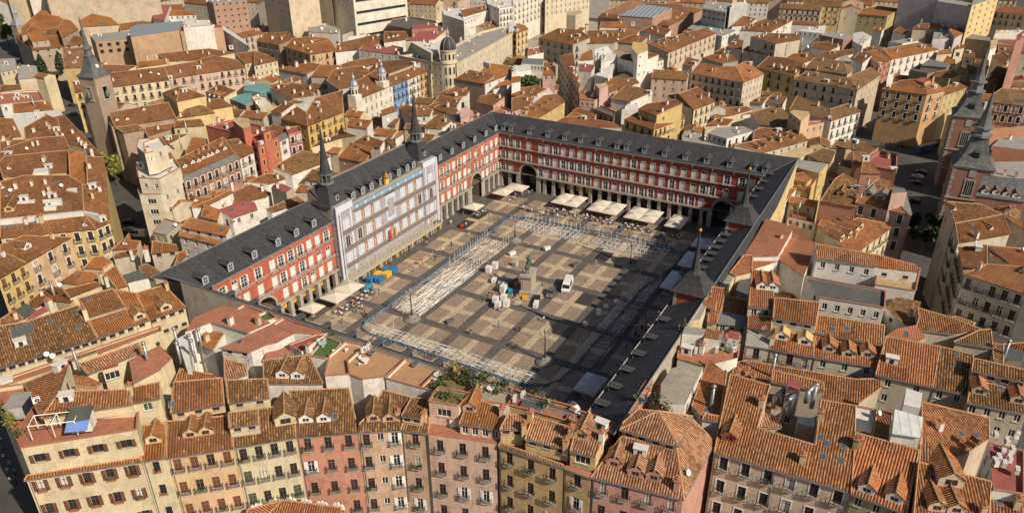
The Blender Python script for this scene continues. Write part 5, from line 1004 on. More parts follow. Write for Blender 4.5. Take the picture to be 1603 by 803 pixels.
["apartment_building","ochre cream house with tiled roof near the top right","oliveyellow",[[0,[3468,-358,270,3457,-520,270,3580,-576,297,3613,-450,302,3548,-371,287],[2,4,"plain"],0,-1]],[],0],
["tower_block","pale lilac apartment block with balconies at the top right","lilac",[[11,[3528,-560,392,3487,-761,392,3703,-759,392,3756,-559,392]]],[],0],
["tower_block","lilac blank walled block next to the yellow balcony tower","lilac",[[11,[3341,-762,385,3208,-930,385,3334,-935,385,3484,-779,385]]],[],0],
["tower_block","yellow cream tower with stacked balconies at the top right","yellow3",[[11,[3138,-928,398,3585,-1053,398,3757,-1042,398,3323,-928,398],[6,4,"wide"]]],[],0],
["apartment_building","grey green building with red roof in the top right corner","greybeige",[[22,[3854,-1056,280,3807,-1212,280,3924,-1209,304,3948,-1084,301],[2,5,"balc"],0,-1]],[],0],
["terrace_house","white roof garden house with red awning below the grey green building","white",[[8,[3313,-1070,220,3338,-1212,220,3655,-1220,220,3585,-1086,220],[1,5,"wide"]],[10,[3277,-1095,210,3240,-1189,210,3309,-1196,217,3341,-1101,216],0,0,-1],[16,[2976,-1056,220,3036,-1084,220,3275,-1092,220,3233,-1059,220]]],[],0],
["apartment_building","lilac gable end house with bright orange roof slope","lilac",[[0,[2978,-888,260,3173,-931,260,3250,-892,274,3107,-851,276],0,0,-1],[11,[2939,-790,250,3029,-889,250,3272,-850,250,3237,-782,250]]],[],0],
["apartment_building","cream building with orange party wall and roof clutter","creamwall",[[3,[3172,-678,260,3184,-751,260,3273,-750,276,3258,-704,274],0,0,-1],[0,[3202,-735,260,3261,-848,260,3336,-906,266,3348,-810,273,3289,-727,271],0,0,-1]],[["chimney",3286,-709,279,-2.98,0.17],
["chimney",3319,-784,271,-2.66,0.14]],0],
["apartment_building","low brick walled house with grey sheet roof","brownwall",[[12,[3187,-896,230,3149,-1056,230,3223,-1051,237,3277,-945,240],0,0,-1]],[],0],
["apartment_building","long white facade with green shuttered windows under an orange roof","white",[[0,[2540,-643,210,2905,-830,210,2924,-735,233,2642,-581,235],[2,7,"balc"],0,-1]],[["skylight",2644,-621,227,-2.04,0.24],
["skylight",2692,-645,227,-2.04,0.24],
["skylight",2745,-672,227,-2.04,0.24],
["skylight",2786,-695,227,-2.04,0.24],
["skylight",2832,-719,226,-2.04,0.24],
["skylight",2875,-742,226,-2.04,0.24]],0],
["apartment_building","pink facade strip at the left end of the long white facade","pinkbrick",[[3,[2347,-607,210,2539,-641,210,2666,-580,231,2511,-522,238],[3,3,"balc"],0,-1]],[],0],
["apartment_building","white flat topped block behind the orange roof","white",[[11,[2839,-594,240,2813,-660,240,2927,-728,240,2956,-664,240]]],[],0],
["apartment_building","house with dark glass roof pavilion between the orange corner building and white facade","brownwall",[[12,[2372,-776,230,2375,-883,230,2446,-893,235,2489,-804,238],0,0,-1],[13,[2342,-736,210,2312,-813,210,2425,-893,210,2504,-903,210,2508,-768,210]]],[],0],
["apartment_building","orange tan corner building with white cornice and red hip roof","orangetan",[[0,[1867,-667,220,1855,-835,220,1922,-818,239,1966,-774,251,1950,-725,245],[3,4,"wframe"],0,-1],[0,[1855,-835,220,1960,-897,220,1999,-845,245,1922,-818,239],[3,2,"wframe"],0,-1],[10,[1959,-771,252,1921,-815,252,1995,-841,252,2023,-803,252],0,235]],[["skylight",1901,-743,231,3.07,0.28],
["skylight",1913,-793,236,3.07,0.28],
["skylight",1885,-814,228,3.07,0.28],
["skylight",1915,-838,231,-2.1,0.37],
["chimney",1980,-841,252,2.43,0]],0],
["apartment_building","olive yellow building behind the orange tan corner building","oliveyellow",[[3,[1960,-896,200,2152,-979,200,2179,-939,210,2044,-884,209],[3,4,"plain"],0,-1],[3,[2303,-836,200,2271,-901,200,2332,-946,213,2387,-892,218,2353,-844,209],0,0,-1]],[],0],
["tiled_house","jumble of small brown roofs behind the twin brick towers","cream",[[0,[2627,-860,200,2599,-915,200,2658,-911,211,2714,-873,218],0,0,-1],[3,[2474,-959,200,2437,-1023,200,2512,-1013,213,2559,-966,217],0,0,-1],[3,[2920,-1068,200,2711,-1127,200,2818,-1159,213,2967,-1107,211],0,0,-1],[3,[2457,-1061,200,2562,-1125,200,2650,-1144,206,2594,-1084,211],0,0,-1],[3,[3007,-902,200,3075,-944,200,3122,-934,207,3074,-898,208],0,0,-1],[6,[2453,-920,200,2411,-973,200,2469,-969,209,2512,-935,212],0,0,-1],[3,[2679,-994,200,2597,-1055,200,2714,-1051,214,2750,-998,210],0,0,-1],[3,[2816,-950,200,2797,-992,200,2879,-987,215,2878,-946,212],0,0,-1],[0,[2836,-829,200,2891,-891,200,2942,-880,210,2885,-832,207],0,0,-1]],[["whitebox",2728,-919,225,2.67,0.21],
["whitebox",2589,-964,222,2.63,0.21],
["whitebox",3049,-1073,209,1.85,0.21]],0],
["apartment_building","yellow house with windows behind the ministry spires","yellow",[[3,[2304,-1053,210,2500,-1134,210,2530,-1107,219,2401,-1057,218],[2,6,"plain"],0,-1]],[],0],
["church_tower_block","dark red brick tower cut by the right edge","redbrick",[[10,[2227,-1107,388,2406,-1150,388,2601,-1155,388,2409,-1117,388]]],[],0],
["apartment_building","dark pink building with white framed windows and hipped tile roof at the right","pinkbrick",[[23,[1846,-1049,220,1850,-1178,220,1972,-1173,250,1969,-1088,250,1901,-1059,234],[2,5,"wframe"],0,-1]],[["skylight",1886,-1107,229,-3.11,0.24],
["bigsky",1882,-1155,228,-3.11,0.24]],0],
["tiled_house","jumbled low roofs of white houses near the top right","white",[[8,[2874,-420,220,2764,-480,220,2951,-501,239,3069,-439,240,3048,-395,231],0,0,-1],[0,[2680,-491,220,2638,-577,220,2708,-590,232,2728,-521,230],0,0,-1],[0,[3265,-578,220,3195,-649,220,3283,-663,233,3353,-608,235],0,0,-1],[0,[3268,-478,220,3236,-523,220,3308,-530,231,3341,-476,230],0,0,-1],[3,[2421,-480,220,2333,-533,220,2461,-557,235,2529,-492,232],0,0,-1]],[],0],
["ministry_wing","brick ministry wing with grey slate roof and white dormers","brickred",[[24,[789,-1028,200,798,-1151,200,886,-1144,239,870,-1037,235],0,0,-1]],[["wdormer",801,-1049,205,-3.07,0.42,2.4],
["wdormer",806,-1076,206,-3.07,0.42,2.4],
["wdormer",807,-1102,205,-3.07,0.42,2.4],
["wdormer",807,-1125,205,-3.07,0.42,2.4]],0],
["ministry_court","salmon painted ministry court walls with barrel roofs","salmonor",[[25,[1291,-1042,200,1302,-1166,200,1630,-1176,200,1517,-1048,200]],[11,[1100,-1057,190,1026,-1070,190,1028,-1161,190,1227,-1167,190,1169,-1075,190]],[11,[1278,-1065,210,1285,-1163,210,1462,-1169,210,1379,-1089,210]]],[],0],
["apartment_building","dark grey side of a corner building with brown roofs at the right edge","greybeige",[[3,[337,-990,230,458,-1100,230,534,-1080,249,416,-976,248],0,0,-1],[4,[416,-976,248,534,-1080,249,549,-1027,261,507,-952,268],0,0,-1],[0,[570,-1089,230,502,-1130,230,544,-1130,235,578,-1087,231],0,0,-1],[12,[607,-955,230,337,-990,230,343,-995,231,609,-963,231],[4,9,"balc"],0,-1]],[["skylight",438,-1012,245,-2.3,0.28],
["skylight",406,-1018,237,-2.3,0.28],
["chimney",387,-1026,232,-2.3,0.28]],0],
["apartment_building","beige facade with two rows of balcony doors at the right edge","greybeige",[[2,[165,-1005,230,125,-1124,230,216,-1120,254,208,-1047,246],[3,5,"balc"],0,-1],[3,[312,-991,230,176,-1004,230,217,-1048,240,329,-1047,242],[4,6,"balc"],0,-1],[7,[300,-1057,230,270,-1097,230,292,-1088,233,341,-1052,236],0,0,-1],[7,[270,-1097,230,283,-1128,230,347,-1127,243,323,-1054,244],0,0,-1]],[["chimney",189,-1033,239,2.82,0.28]],0],
["apartment_building","pink corner house with grey zinc dormers and zinc stepped roof","pinkwall",[[2,[543,-736,210,522,-872,210,650,-809,248,658,-775,249,610,-754,233],[3,4,"wframe"],0,-1],[12,[522,-872,210,532,-880,210,613,-856,232,616,-818,242,582,-818,236],0,0,-1],[12,[527,-820,260,552,-855,260,580,-845,260,572,-818,260]]],[["zdormer",576,-762,222,2.99,0.31,2.6],
["zdormer",569,-794,221,2.99,0.31,2.6],
["skylight",623,-783,238,2.99,0.31],
["chimney",631,-751,239,2.99,0.31]],0],
["apartment_building","house with a walled red roof terrace overlooking the taxi street","redbrick",[[10,[915,-727,200,906,-811,200,1075,-796,200,1086,-749,200,1011,-728,200],0,0,1],[2,[828,-717,200,851,-773,200,902,-733,216,892,-711,215],0,0,-1],[2,[909,-683,200,908,-714,200,975,-715,217,977,-671,217],0,0,-1],[23,[1050,-665,200,1023,-717,200,1075,-739,210,1111,-695,212,1110,-655,209],0,0,-1]],[["whitebox",909,-717,219,-2.76,0.24]],0],
["apartment_building","cream house with four long tiled dormers above white balcony doors","cream",[[7,[215,-776,200,431,-841,200,441,-823,206,408,-758,221,262,-702,224],[3,6,"balc"],0,-1]],[["ldormer",290,-756,212,-1.86,0.28,4],
["ldormer",323,-767,211,-1.86,0.28,4],
["ldormer",354,-774,212,-1.86,0.28,4],
["ldormer",258,-742,213,-1.86,0.28,4]],0],
["tiled_house","house with mottled gold tile roofs stepping down in two tiers","pinkbrick",[[4,[535,-647,200,533,-740,200,611,-726,222,598,-655,218],0,0,-1],[4,[628,-654,210,632,-725,210,687,-716,224,709,-678,230,678,-662,222],0,0,-1],[7,[577,-672,170,501,-744,170,567,-734,177,596,-666,172],[1,3,"plain"],0,-1]],[["dormer",571,-693,211,3.12,0.28,2.6]],0],
["apartment_building","tall yellow party wall house with flat grey top at the end of the slate wing","yellow",[[11,[788,-522,200,768,-606,200,872,-615,200,864,-521,200]],[2,[725,-521,160,693,-589,160,782,-602,182,778,-570,177,801,-523,177],0,0,-1],[2,[721,-538,180,721,-580,180,744,-589,187,770,-560,194,754,-535,189],[1,2,"plain"],0,-1]],[],0],
["tiled_house","brown roof house with cracked white gable and a blue grey skylight","white",[[3,[469,-510,170,523,-547,170,642,-564,184,596,-501,190],0,0,-1]],[["bigsky",560,-531,178,-2.18,0.24]],0],
["tiled_house","low white walled sheds with red roof between the yellow party wall and salmon roof","white",[[7,[553,-577,140,548,-618,140,591,-609,147,601,-585,149],0,0,-1],[10,[546,-567,130,537,-644,130,560,-640,130,567,-567,130],[1,4,"plain"]],[7,[505,-656,140,488,-693,140,527,-699,145,554,-660,146],0,0,-1],[3,[436,-687,150,479,-722,150,527,-722,155,486,-691,155],0,0,-1]],[["pipe",557,-592,141,3.04,0.17]],0],
["tiled_house","tawny roofs with a red parapet at the end of the slate back wing","cream",[[23,[941,-576,180,944,-615,180,1019,-616,196,1024,-569,198,970,-539,187],0,0,-1],[16,[936,-449,180,946,-519,180,1026,-545,188,1037,-506,190],0,0,-1],[23,[1094,-587,180,1136,-663,180,1181,-651,188,1181,-603,192],0,0,-1],[23,[980,-649,180,966,-688,180,1061,-672,198,1036,-654,191],0,0,-1],[23,[940,-640,180,911,-695,180,955,-688,186,971,-645,185],0,0,-1]],[],0],
["apartment_building","row house with brown roof, skylight dormers and white side walls behind the slate wing","palecream",[[3,[947,-402,180,1152,-508,180,1206,-454,198,1075,-395,196,921,-306,198],[1,6,"plain"],0,-1]],[["dormer",1046,-403,191,-2.05,0.24,1.6],
["dormer",1066,-431,187,-2.05,0.24,1.6],
["dormer",1125,-440,192,-2.05,0.24,1.6],
["dormer",1124,-463,187,-2.05,0.24,1.6],
["dormer",955,-381,186,-2.05,0.24,1.6],
["dormer",989,-394,186,-2.05,0.24,1.6]],0],
["flat_roofed_house","white flat roofed house with grey deck behind the slate back wing","white",[[11,[1035,-180,190,1003,-258,190,1142,-319,190,1181,-269,190,1117,-192,190],[1,4,"plain"]],[11,[1002,-99,160,1002,-251,160,1057,-259,160,1088,-138,160,1076,-75,160]]],[],0],
["tiled_house","low tiled lean to behind the slate back wing","white",[[3,[1004,-273,160,997,-353,160,1027,-378,167,1048,-328,170,1033,-276,166],0,0,-1],[3,[1077,-331,180,1128,-386,180,1202,-414,188,1178,-339,195,1138,-320,191],0,0,-1]],[],0],
["long_hall","smooth salmon roofed hall with a white flat roof light and six ripple dormers","white",[[26,[-29,-579,220,60,-631,220,282,-620,228,197,-593,227,289,-543,233],0,0,-1],[26,[69,-624,220,5,-696,220,175,-693,227,282,-620,228,81,-626,221],0,0,-1],[8,[130,-588,236,117,-626,236,215,-627,236,210,-579,236],0,210]],[],0],
["building_site","building under refurbishment with open roof deck, white walls and scaffold rail","white",[[7,[49,-712,250,66,-831,250,81,-915,251,103,-908,257,106,-842,261,95,-696,264],[1,4,"plain"],0,-1],[14,[66,-716,205,64,-840,205,178,-832,205,158,-702,205]],[27,[23,-840,230,34,-919,230,152,-920,230,132,-839,230],0,0,0.5],[13,[-93,-745,230,-75,-869,230,3,-863,230,-9,-699,230],[1,5,"plain"],0,0.5],[4,[-120,-934,210,30,-934,210,25,-886,210,-36,-869,210]]],[],0],
["tiled_house","tile roofs in front of the building site","greybeige",[[2,[-117,-931,220,-102,-998,220,-67,-1044,226,-57,-994,231,-54,-927,235,-84,-933,228],0,0,-1],[26,[-180,-879,220,-165,-938,220,-147,-951,224,-121,-929,231,-147,-898,227],0,0,-1],[23,[-132,-999,220,-122,-1064,220,-74,-1057,234,-84,-1039,232],0,0,-1],[6,[-41,-985,220,-44,-1030,220,-36,-1034,221,-28,-999,222],0,0,-1]],[],0],
["tiled_house","brown roof fragments at the right edge below the beige balcony facade","greybeige",[[4,[-152,-1068,210,-161,-1083,210,-99,-1082,219,-97,-1063,218],0,0,-1],[3,[-107,-1084,210,-112,-1119,210,-69,-1118,219,-87,-1082,214],0,0,-1]],[["pipe",-124,-1086,206,2.99,0.21],
["bigsky",-110,-1100,210,2.99,0.21]],0],
["terrace_house","white walled row of tan tiled roof decks along the near parapet of the square","white",[[28,[-823,-34,242,-798,-69,242,-765,-36,242,-711,-37,242,-720,6,242,-770,2,242],0,0,0.7],[28,[-798,-69,242,-799,-98,242,-775,-128,242,-711,-125,242,-711,-34,242,-768,-39,242],0,0,0.7],[28,[-777,-132,242,-770,-202,242,-706,-198,242,-711,-127,242],0,0,0.7],[29,[-788,34,242,-781,0,242,-727,11,242,-723,51,242],0,0,0.5],[1,[-770,-202,242,-757,-290,242,-698,-284,242,-705,-199,242],0,0,0.5],[14,[-757,-294,242,-738,-358,242,-697,-341,242,-699,-287,242],0,0,0.5],[5,[-767,-202,239,-728,-211,239,-722,-268,239,-762,-272,239]]],[["skylight",-717,-153,242,-3.04,0],
["skylight",-726,-62,242,3.11,0],
["ac",-732,-46,242,3.11,0],
["ac",-719,-48,242,3.11,0],
["chimney",-780,41,242,-2.94,0]],0],
["terrace_house","ochre row of small cluttered roof decks along the near parapet by the shaded corner","ochre",[[10,[-737,-355,240,-733,-384,240,-696,-380,240,-695,-339,240],0,0,0.6],[1,[-733,-384,240,-728,-458,240,-689,-451,240,-696,-380,240],0,0,0.6],[1,[-726,-457,240,-732,-525,240,-696,-528,240,-694,-455,240],0,0,0.6]],[["bigsky",-716,-393,240,-3.07,0],
["ac",-708,-368,240,-3,0],
["ac",-724,-361,240,-3,0],
["dish",-701,-464,240,3.05,0],
["whitebox",-715,-514,240,3.05,0]],0],
["terrace_house","terracotta flat decks with white kerbs beside the first dormers of the near wing","white",[[1,[-734,279,243,-740,231,243,-738,196,243,-715,172,243,-713,280,243],0,0,0.5],[1,[-742,171,243,-743,113,243,-725,67,243,-711,57,243,-713,171,243],0,0,0.5],[10,[-780,92,243,-787,54,243,-712,56,243,-723,69,243],0,0,0.3],[29,[-746,226,246,-744,189,246,-721,180,246,-712,215,246],0,0,0.6]],[],0],
["market_hall","low tile roofed hall with a white scalloped parapet at the bottom edge","white",[[7,[-1059,-51,80,-981,-193,80,-942,-148,88,-977,-53,90],0,0,-1],[7,[-1059,-51,80,-977,-53,90,-1022,-17,89],0,0,-1]],[],0],
["tiled_house","mottled brown roof slope behind the pink red pyramid roof","pink",[[4,[-674,-538,210,-673,-565,210,-623,-568,222,-623,-542,223],0,0,-1]],[],0],
["tiled_house","smooth salmon roof strip along the ridge of the shaded slate wing","white",[[26,[10,-559,236,52,-628,236,195,-631,244,219,-606,247,221,-561,249],0,0,-1]],[],0],
["tiled_house","narrow pale roofs and walls stepping along the slate wing beside the near spire","cream",[[7,[-101,-555,242,-109,-569,242,-78,-596,244,0,-580,247,-7,-562,247],0,0,-1],[14,[-175,-539,240,-171,-567,240,-105,-568,240,-91,-554,240]],[11,[-340,-535,241,-321,-555,241,-251,-551,241,-180,-540,241,-180,-533,241]]],[],0],
["terrace_house","pink walled strip between the slate wing and the pyramid roofed house","salmon",[[1,[-696,-536,243,-698,-543,243,-650,-552,243,-619,-542,243,-574,-548,243,-542,-539,243,-572,-533,243]]],[],0],
["clerestory","white clerestory strip and white gable walls across the vast brown roofscape at left","white",[[8,[-680,1213,219,-537,1070,219,-529,1082,219,-672,1226,219],0,190],[8,[-533,1075,216,-527,1022,216,-519,1033,216,-525,1086,216],0,190],[8,[-611,1251,237,-578,1215,237,-551,1246,237,-581,1272,237],0,220],[8,[-569,1192,243,-545,1146,243,-535,1158,243],0,220],[8,[-586,1164,232,-567,1142,232,-547,1164,232,-567,1181,232],0,210],[8,[-497,1195,247,-486,1163,247,-473,1181,247,-486,1199,247],0,230],[8,[-605,1325,245,-602,1295,245,-577,1342,245,-590,1351,245],0,220],[8,[-471,1390,250,-437,1370,250,-413,1403,250,-442,1428,250],0,230]],[],0],[153,1,"beige",[3924,-650,0.22,267,144,195,22,3,"balc"]],[152,1,"greybeige",[4236,-228,0.19,237,134,195,0,3,"balc"]],[115,1,"cream",[3055,2451,1.76,204,137,199,22,3,"plain"]],[104,1,"greybeige",[2364,3953,1.61,231,135,193,3,3,"plain"]],[152,1,"beige",[3962,45,1.66,261,127,208,4,3,"balc"]],[156,1,"palecream",[4790,-396,1.79,260,146,182,22,3,"plain"]],[97,1,"pinkcream",[1976,2691,1.72,212,137,227,23,3,"balc"]],[95,1,"white",[1984,2187,0.32,190,145,189,22,3,"balc"]],[99,1,"white3",[1961,5220,0.16,254,159,175,4,3,"balc"]],[97,1,"palecream",[2272,2880,0.16,265,139,214,22,3,"balc"]],[107,1,"greybeige",[1359,2742,1.73,186,138,174,0,3,"plain"]],[115,1,"pinkcream",[3247,2319,0.16,220,124,217,22,3,"plain"]],[156,1,"cream",[4297,-645,1.7,208,156,191,23,3,"plain"]],[116,1,"cream",[4038,1307,1.72,247,123,175,3,3,"plain"]],[104,1,"white3",[2814,3435,1.86,263,146,182,22,3,"balc"]],[104,1,"palecream",[2502,4216,1.69,204,153,176,3,3,"plain"]],[104,1,"greybeige",[2483,3360,0.19,211,131,215,0,3,"balc"]],[152,1,"yellow3",[4075,-67,1.69,239,153,225,4,3,"balc"]],[156,1,"white3",[4480,-654,0.33,261,156,189,3,3,"balc"]],[99,1,"yellow3",[1811,4274,0.21,274,157,198,3,3,"balc"]],[99,1,"pinkcream",[2054,4838,0.23,216,126,201,4,3,"plain"]],[153,1,"beige",[4610,-210,1.77,230,137,173,3,3,"balc"]],[135,1,"pinkcream",[4477,289,0.1,186,137,176,3,3,"plain"]],[135,1,"white",[4170,439,1.78,269,120,199,23,3,"plain"]],[152,1,"pinkcream",[4329,-209,0.29,236,141,229,23,3,"plain"]],[156,1,"cream",[5194,-1087,1.66,273,122,189,3,3,"balc"]],[135,1,"beige",[3807,694,1.73,216,121,227,0,3,"plain"]],[106,1,"pinkcream",[1413,2855,0.08,228,159,199,23,3,"balc"]],[104,1,"palecream",[2551,3528,1.77,212,155,206,4,3,"plain"]],[135,1,"pinkcream",[4015,608,1.56,207,128,219,23,3,"plain"]],[104,1,"greybeige",[2222,4199,0.08,253,146,215,3,3,"plain"]],[94,1,"beige",[2484,1621,0.12,182,131,188,23,3,"balc"]],[115,1,"yellow3",[3331,2677,1.73,201,155,171,22,3,"balc"]],[97,1,"cream",[2338,2608,0.06,244,137,185,3,3,"plain"]],[99,1,"yellow3",[2218,4477,0.27,201,141,188,3,3,"plain"]],[115,1,"white",[3529,2268,0.15,212,160,176,0,3,"plain"]],[156,1,"beige",[4755,-693,0.23,238,140,190,0,3,"plain"]],[98,1,"white",[1654,5120,0.28,184,133,206,4,3,"balc"]],[152,1,"pinkcream",[4626,-7,0.11,256,149,188,3,3,"plain"]],[122,1,"greybeige",[1833,436,0.21,237,131,174,3,3,"plain"]],[116,1,"cream",[4037,1004,0.08,279,149,192,22,3,"balc"]],[105,1,"white",[820,2980,1.75,167,125,153,4,3,"balc"]],[106,1,"greybeige",[1602,2676,-0.01,187,102,202,22,3,"balc"]],[141,1,"greybeige",[2789,-90,1.69,184,125,165,23,3,"plain"]],[112,1,"greybeige",[198,1976,1.74,160,118,208,4,3,"plain"]],[99,1,"palecream",[2322,4790,0.16,163,113,155,3,3,"plain"]],[97,1,"cream",[2286,2679,0.21,144,115,207,4,3,"balc"]],[152,1,"white",[4389,130,1.76,173,103,200,3,3,"plain"]],[122,1,"pinkcream",[1777,210,1.79,158,129,196,4,3,"plain"]],[98,1,"yellow3",[1816,5512,1.9,167,108,180,23,3,"balc"]],[105,1,"greybeige",[982,2878,1.9,150,116,159,3,3,"balc"]],[94,1,"white",[2594,1992,0.08,190,103,157,3,3,"balc"]],[94,1,"greybeige",[2721,1712,0.13,175,113,188,22,3,"balc"]],[99,1,"yellow3",[1878,5228,0.05,199,130,192,23,3,"plain"]],[156,1,"white3",[4192,-902,0.15,165,104,174,3,3,"balc"]],[156,1,"cream",[5291,-900,0.1,190,101,153,23,3,"plain"]],[156,1,"palecream",[4476,-892,1.88,170,127,160,22,3,"balc"]],[170,1,"yellow3",[1772,-1004,1.78,145,104,156,23,3,"plain"]],[106,1,"white",[1834,2780,1.78,141,107,183,22,3,"balc"]],[99,1,"pinkcream",[2111,4582,0.19,169,120,207,0,3,"plain"]],[97,1,"yellow3",[2715,3077,0.17,167,119,207,0,3,"balc"]],[157,1,"greybeige",[3134,-1166,1.66,148,124,198,3,3,"plain"]],[62,0,"greybeige",[510,1507,1.69,111,81,159,2,1,"plain"]],[63,0,"white3",[87,763,1.68,127,93,168,4,1,"plain"]],[90,0,"white",[1459,1862,1.77,92,91,169,4,1,"plain"]],[89,0,"yellow3",[981,1921,0.28,91,87,155,0,1,"plain"]],[73,0,"beige",[722,1024,1.76,118,89,144,3,1,"plain"]],[166,0,"white",[2147,-1031,1.81,98,86,166,0,1,"plain"]],[168,0,"beige",[2403,-1000,1.74,116,86,157,0,1,"plain"]],[72,0,"beige",[560,728,1.66,98,87,169,4,1,"plain"]],[92,0,"cream",[1773,1021,1.75,95,95,177,4,1,"plain"]],[119,0,"beige",[2307,656,0.16,98,84,175,2,1,"plain"]],[173,0,"palecream",[1316,-1062,0.18,84,69,145,3,1,"plain"]],[173,0,"yellow3",[1342,-1111,1.88,74,76,154,2,1,"plain"]],[147,0,"cream",[1243,-536,0.2,82,74,146,4,1,"plain"]],[74,0,"beige",[665,841,1.84,71,65,164,4,1,"plain"]],[86,0,"palecream",[990,1601,1.59,100,62,157,4,1,"plain"]],[108,0,"palecream",[362,2300,1.75,85,74,176,4,1,"plain"]],[168,0,"pinkcream",[2533,-987,1.66,85,61,147,0,1,"plain"]],[133,0,"white3",[1442,654,0.19,71,77,164,3,1,"plain"]],[91,0,"yellow3",[1798,1699,1.82,89,70,154,3,1,"plain"]],[75,0,"yellow3",[1036,1050,1.78,84,79,149,4,1,"plain"]],[169,0,"greybeige",[2499,-1186,1.75,98,78,145,2,1,"plain"]],[113,0,"palecream",[402,1611,0.28,83,70,162,2,1,"plain"]],[164,0,"beige",[2387,-713,1.65,74,77,159,0,1,"plain"]],[50,0,"palecream",[-303,1008,1.45,86,75,174,0,1,"plain"]],[124,0,"palecream",[1689,595,0.25,83,63,157,0,1,"plain"]],[78,0,"cream",[1260,947,1.87,73,65,162,3,1,"plain"]],[108,0,"palecream",[489,2486,0.18,77,79,149,2,1,"plain"]],[86,0,"pinkcream",[948,1751,0.21,95,62,177,3,1,"plain"]],[62,0,"white",[490,1605,1.79,74,77,160,4,1,"plain"]],[138,0,"palecream",[2566,105,0.09,80,62,153,3,1,"plain"]],[84,0,"white3",[1490,1201,0.29,81,68,169,0,1,"plain"]],[37,0,"white",[590,2650,1.79,81,68,143,4,1,"plain"]],[169,0,"white3",[2501,-1166,1.78,72,79,159,4,1,"plain"]],[70,0,"pinkcream",[400,754,1.53,82,65,152,4,1,"plain"]],[125,0,"pinkcream",[1295,294,0.3,70,62,155,0,1,"plain"]],[185,0,"white3",[1152,-94,0.19,72,68,157,0,1,"plain"]],[73,0,"cream",[689,1149,1.77,72,66,167,0,1,"plain"]],[169,0,"palecream",[2551,-1195,0.07,78,63,173,3,1,"plain"]],[138,0,"beige",[2509,-4,0.3,69,56,139,0,1,"plain"]],[60,0,"cream",[451,1916,1.8,67,58,145,4,1,"plain"]],[151,0,"white",[1443,-108,0.26,60,62,178,2,1,"plain"]],[181,0,"greybeige",[589,-597,1.57,75,52,168,2,1,"plain"]],[85,0,"palecream",[1075,1732,0.23,65,61,136,4,1,"plain"]],[187,0,"white3",[44,-680,-0.21,69,60,149,0,1,"plain"]],[172,0,"white3",[758,-1115,-0.02,77,56,172,4,1,"plain"]],[79,0,"palecream",[1253,786,0.16,78,61,166,4,1,"plain"]],[80,0,"greybeige",[875,1329,0.17,67,63,151,2,1,"plain"]],[183,0,"white3",[951,-630,1.46,57,57,136,0,1,"plain"]],[173,0,"palecream",[1388,-1030,0.1,70,51,150,3,1,"plain"]],[119,0,"greybeige",[1956,919,1.66,77,60,134,4,1,"plain"]],[89,0,"white",[953,2008,0.28,56,50,151,0,1,"plain"]],[162,0,"white",[2509,-515,1.71,67,59,162,3,1,"plain"]],[69,0,"palecream",[373,990,1.74,61,61,135,2,1,"plain"]],[143,0,"yellow3",[2124,319,0.18,66,51,142,2,1,"plain"]],[113,0,"white",[211,1525,1.79,57,58,157,2,1,"plain"]],[62,0,"palecream",[684,1589,0.43,65,53,151,3,1,"plain"]],[167,0,"cream",[2643,-1042,1.71,58,50,134,0,1,"plain"]],[148,0,"palecream",[1734,-254,1.67,75,55,177,4,1,"plain"]],[134,0,"yellow3",[2012,1129,0.21,56,63,141,2,1,"plain"]],[122,0,"white3",[1948,333,0.23,56,53,170,4,1,"plain"]],[108,0,"palecream",[476,2072,0.12,61,59,146,2,1,"plain"]],[37,0,"cream",[477,2871,1.67,72,65,173,0,1,"plain"]],[92,0,"greybeige",[1692,1358,0.25,77,62,133,0,1,"plain"]]]]
''')
TRIM = set('a the with and of in at by two behind under beside white three into one its to small brown right left long red green below between on over as above from dark big wide low old orange grey cream'.split())
def small_label(r):
 col = {'tile_brn': 'brown', 'tile_org': 'orange', 'tile_old': 'mottled old', 'tile_tan': 'tawny', 'tile_red': 'red', 'tile_mix': 'mixed tile'}[ROOFM[r[3][6]]]
 nb = TOWN[r[0]][1].split()[:9]
 while nb[-1] in TRIM: nb.pop()
 wl = {'white3': 'white', 'palecream': 'pale', 'greybeige': 'grey', 'pinkcream': 'pink', 'yellow3': 'yellow'}.get(r[2], r[2])
 return ' '.join((('far %s walled house with %s roof near the ' % (wl, col) if r[1] else 'small %s walled %s roof squeezed next to the ' % (wl, col)) + ' '.join(nb)).split()[:16])
def town():
 cnt = {}
 for r in TOWN:
  if len(r) == 4: k = small_label(r); cnt[k] = cnt.get(k, 0)+1
 for r in TOWN:
  if len(r) == 4:
   near_i, far, wall, (x, y, th, L, W_, z, mi, rows, st) = r; lab = small_label(r); grp = lab if cnt[lab] > 1 else 0; x, y, L, W_, z = x/10, y/10, L/10, W_/10, z/10; rs = W_/2*math.tan(R(20)); c, s = math.cos(th), math.sin(th); sh = []; q = lambda u, v, h: (x+u*c-v*s, y+u*s+v*c, h)
   for sg in (-1, 1):
    facing = (CAMP-Vector(q(0, sg*W_/2, 0))).dot(Vector((-s*sg, c*sg, 0))) > 0
    sh.append((ROOFM[mi], [q(-L/2, sg*W_/2, z), q(L/2, sg*W_/2, z), q(L/2, 0, z+rs), q(-L/2, 0, z+rs)], 0, 0, 1, (rows, max(1, int(L/3.2)), st) if facing else 0))
   ft = [('chimney', *q(L*.25, -W_*.15, z+rs*.65), th, .35, 1.5)] if int(x*7) % 3 else []
   building(('tiled_house', lab, wall, sh, ft, grp)); continue
  name, lab, wall, sheets, feats, grp = r; sh = []
  for s in sheets:
   mi, f, win, base, par = (list(s)+[0, 0, 0])[:5]; P = [(f[i]/10, f[i+1]/10, f[i+2]/10) for i in range(0, len(f), 3)]
   sh.append((ROOFM[mi], P, max(par, 0), base/10, 1 if par == -1 else 0, win))
  building((name, lab, wall, sh, [(f[0], f[1]/10, f[2]/10, f[3]/10, f[4], f[5], f[6] if len(f) > 6 else 0) for f in feats], grp))
town()
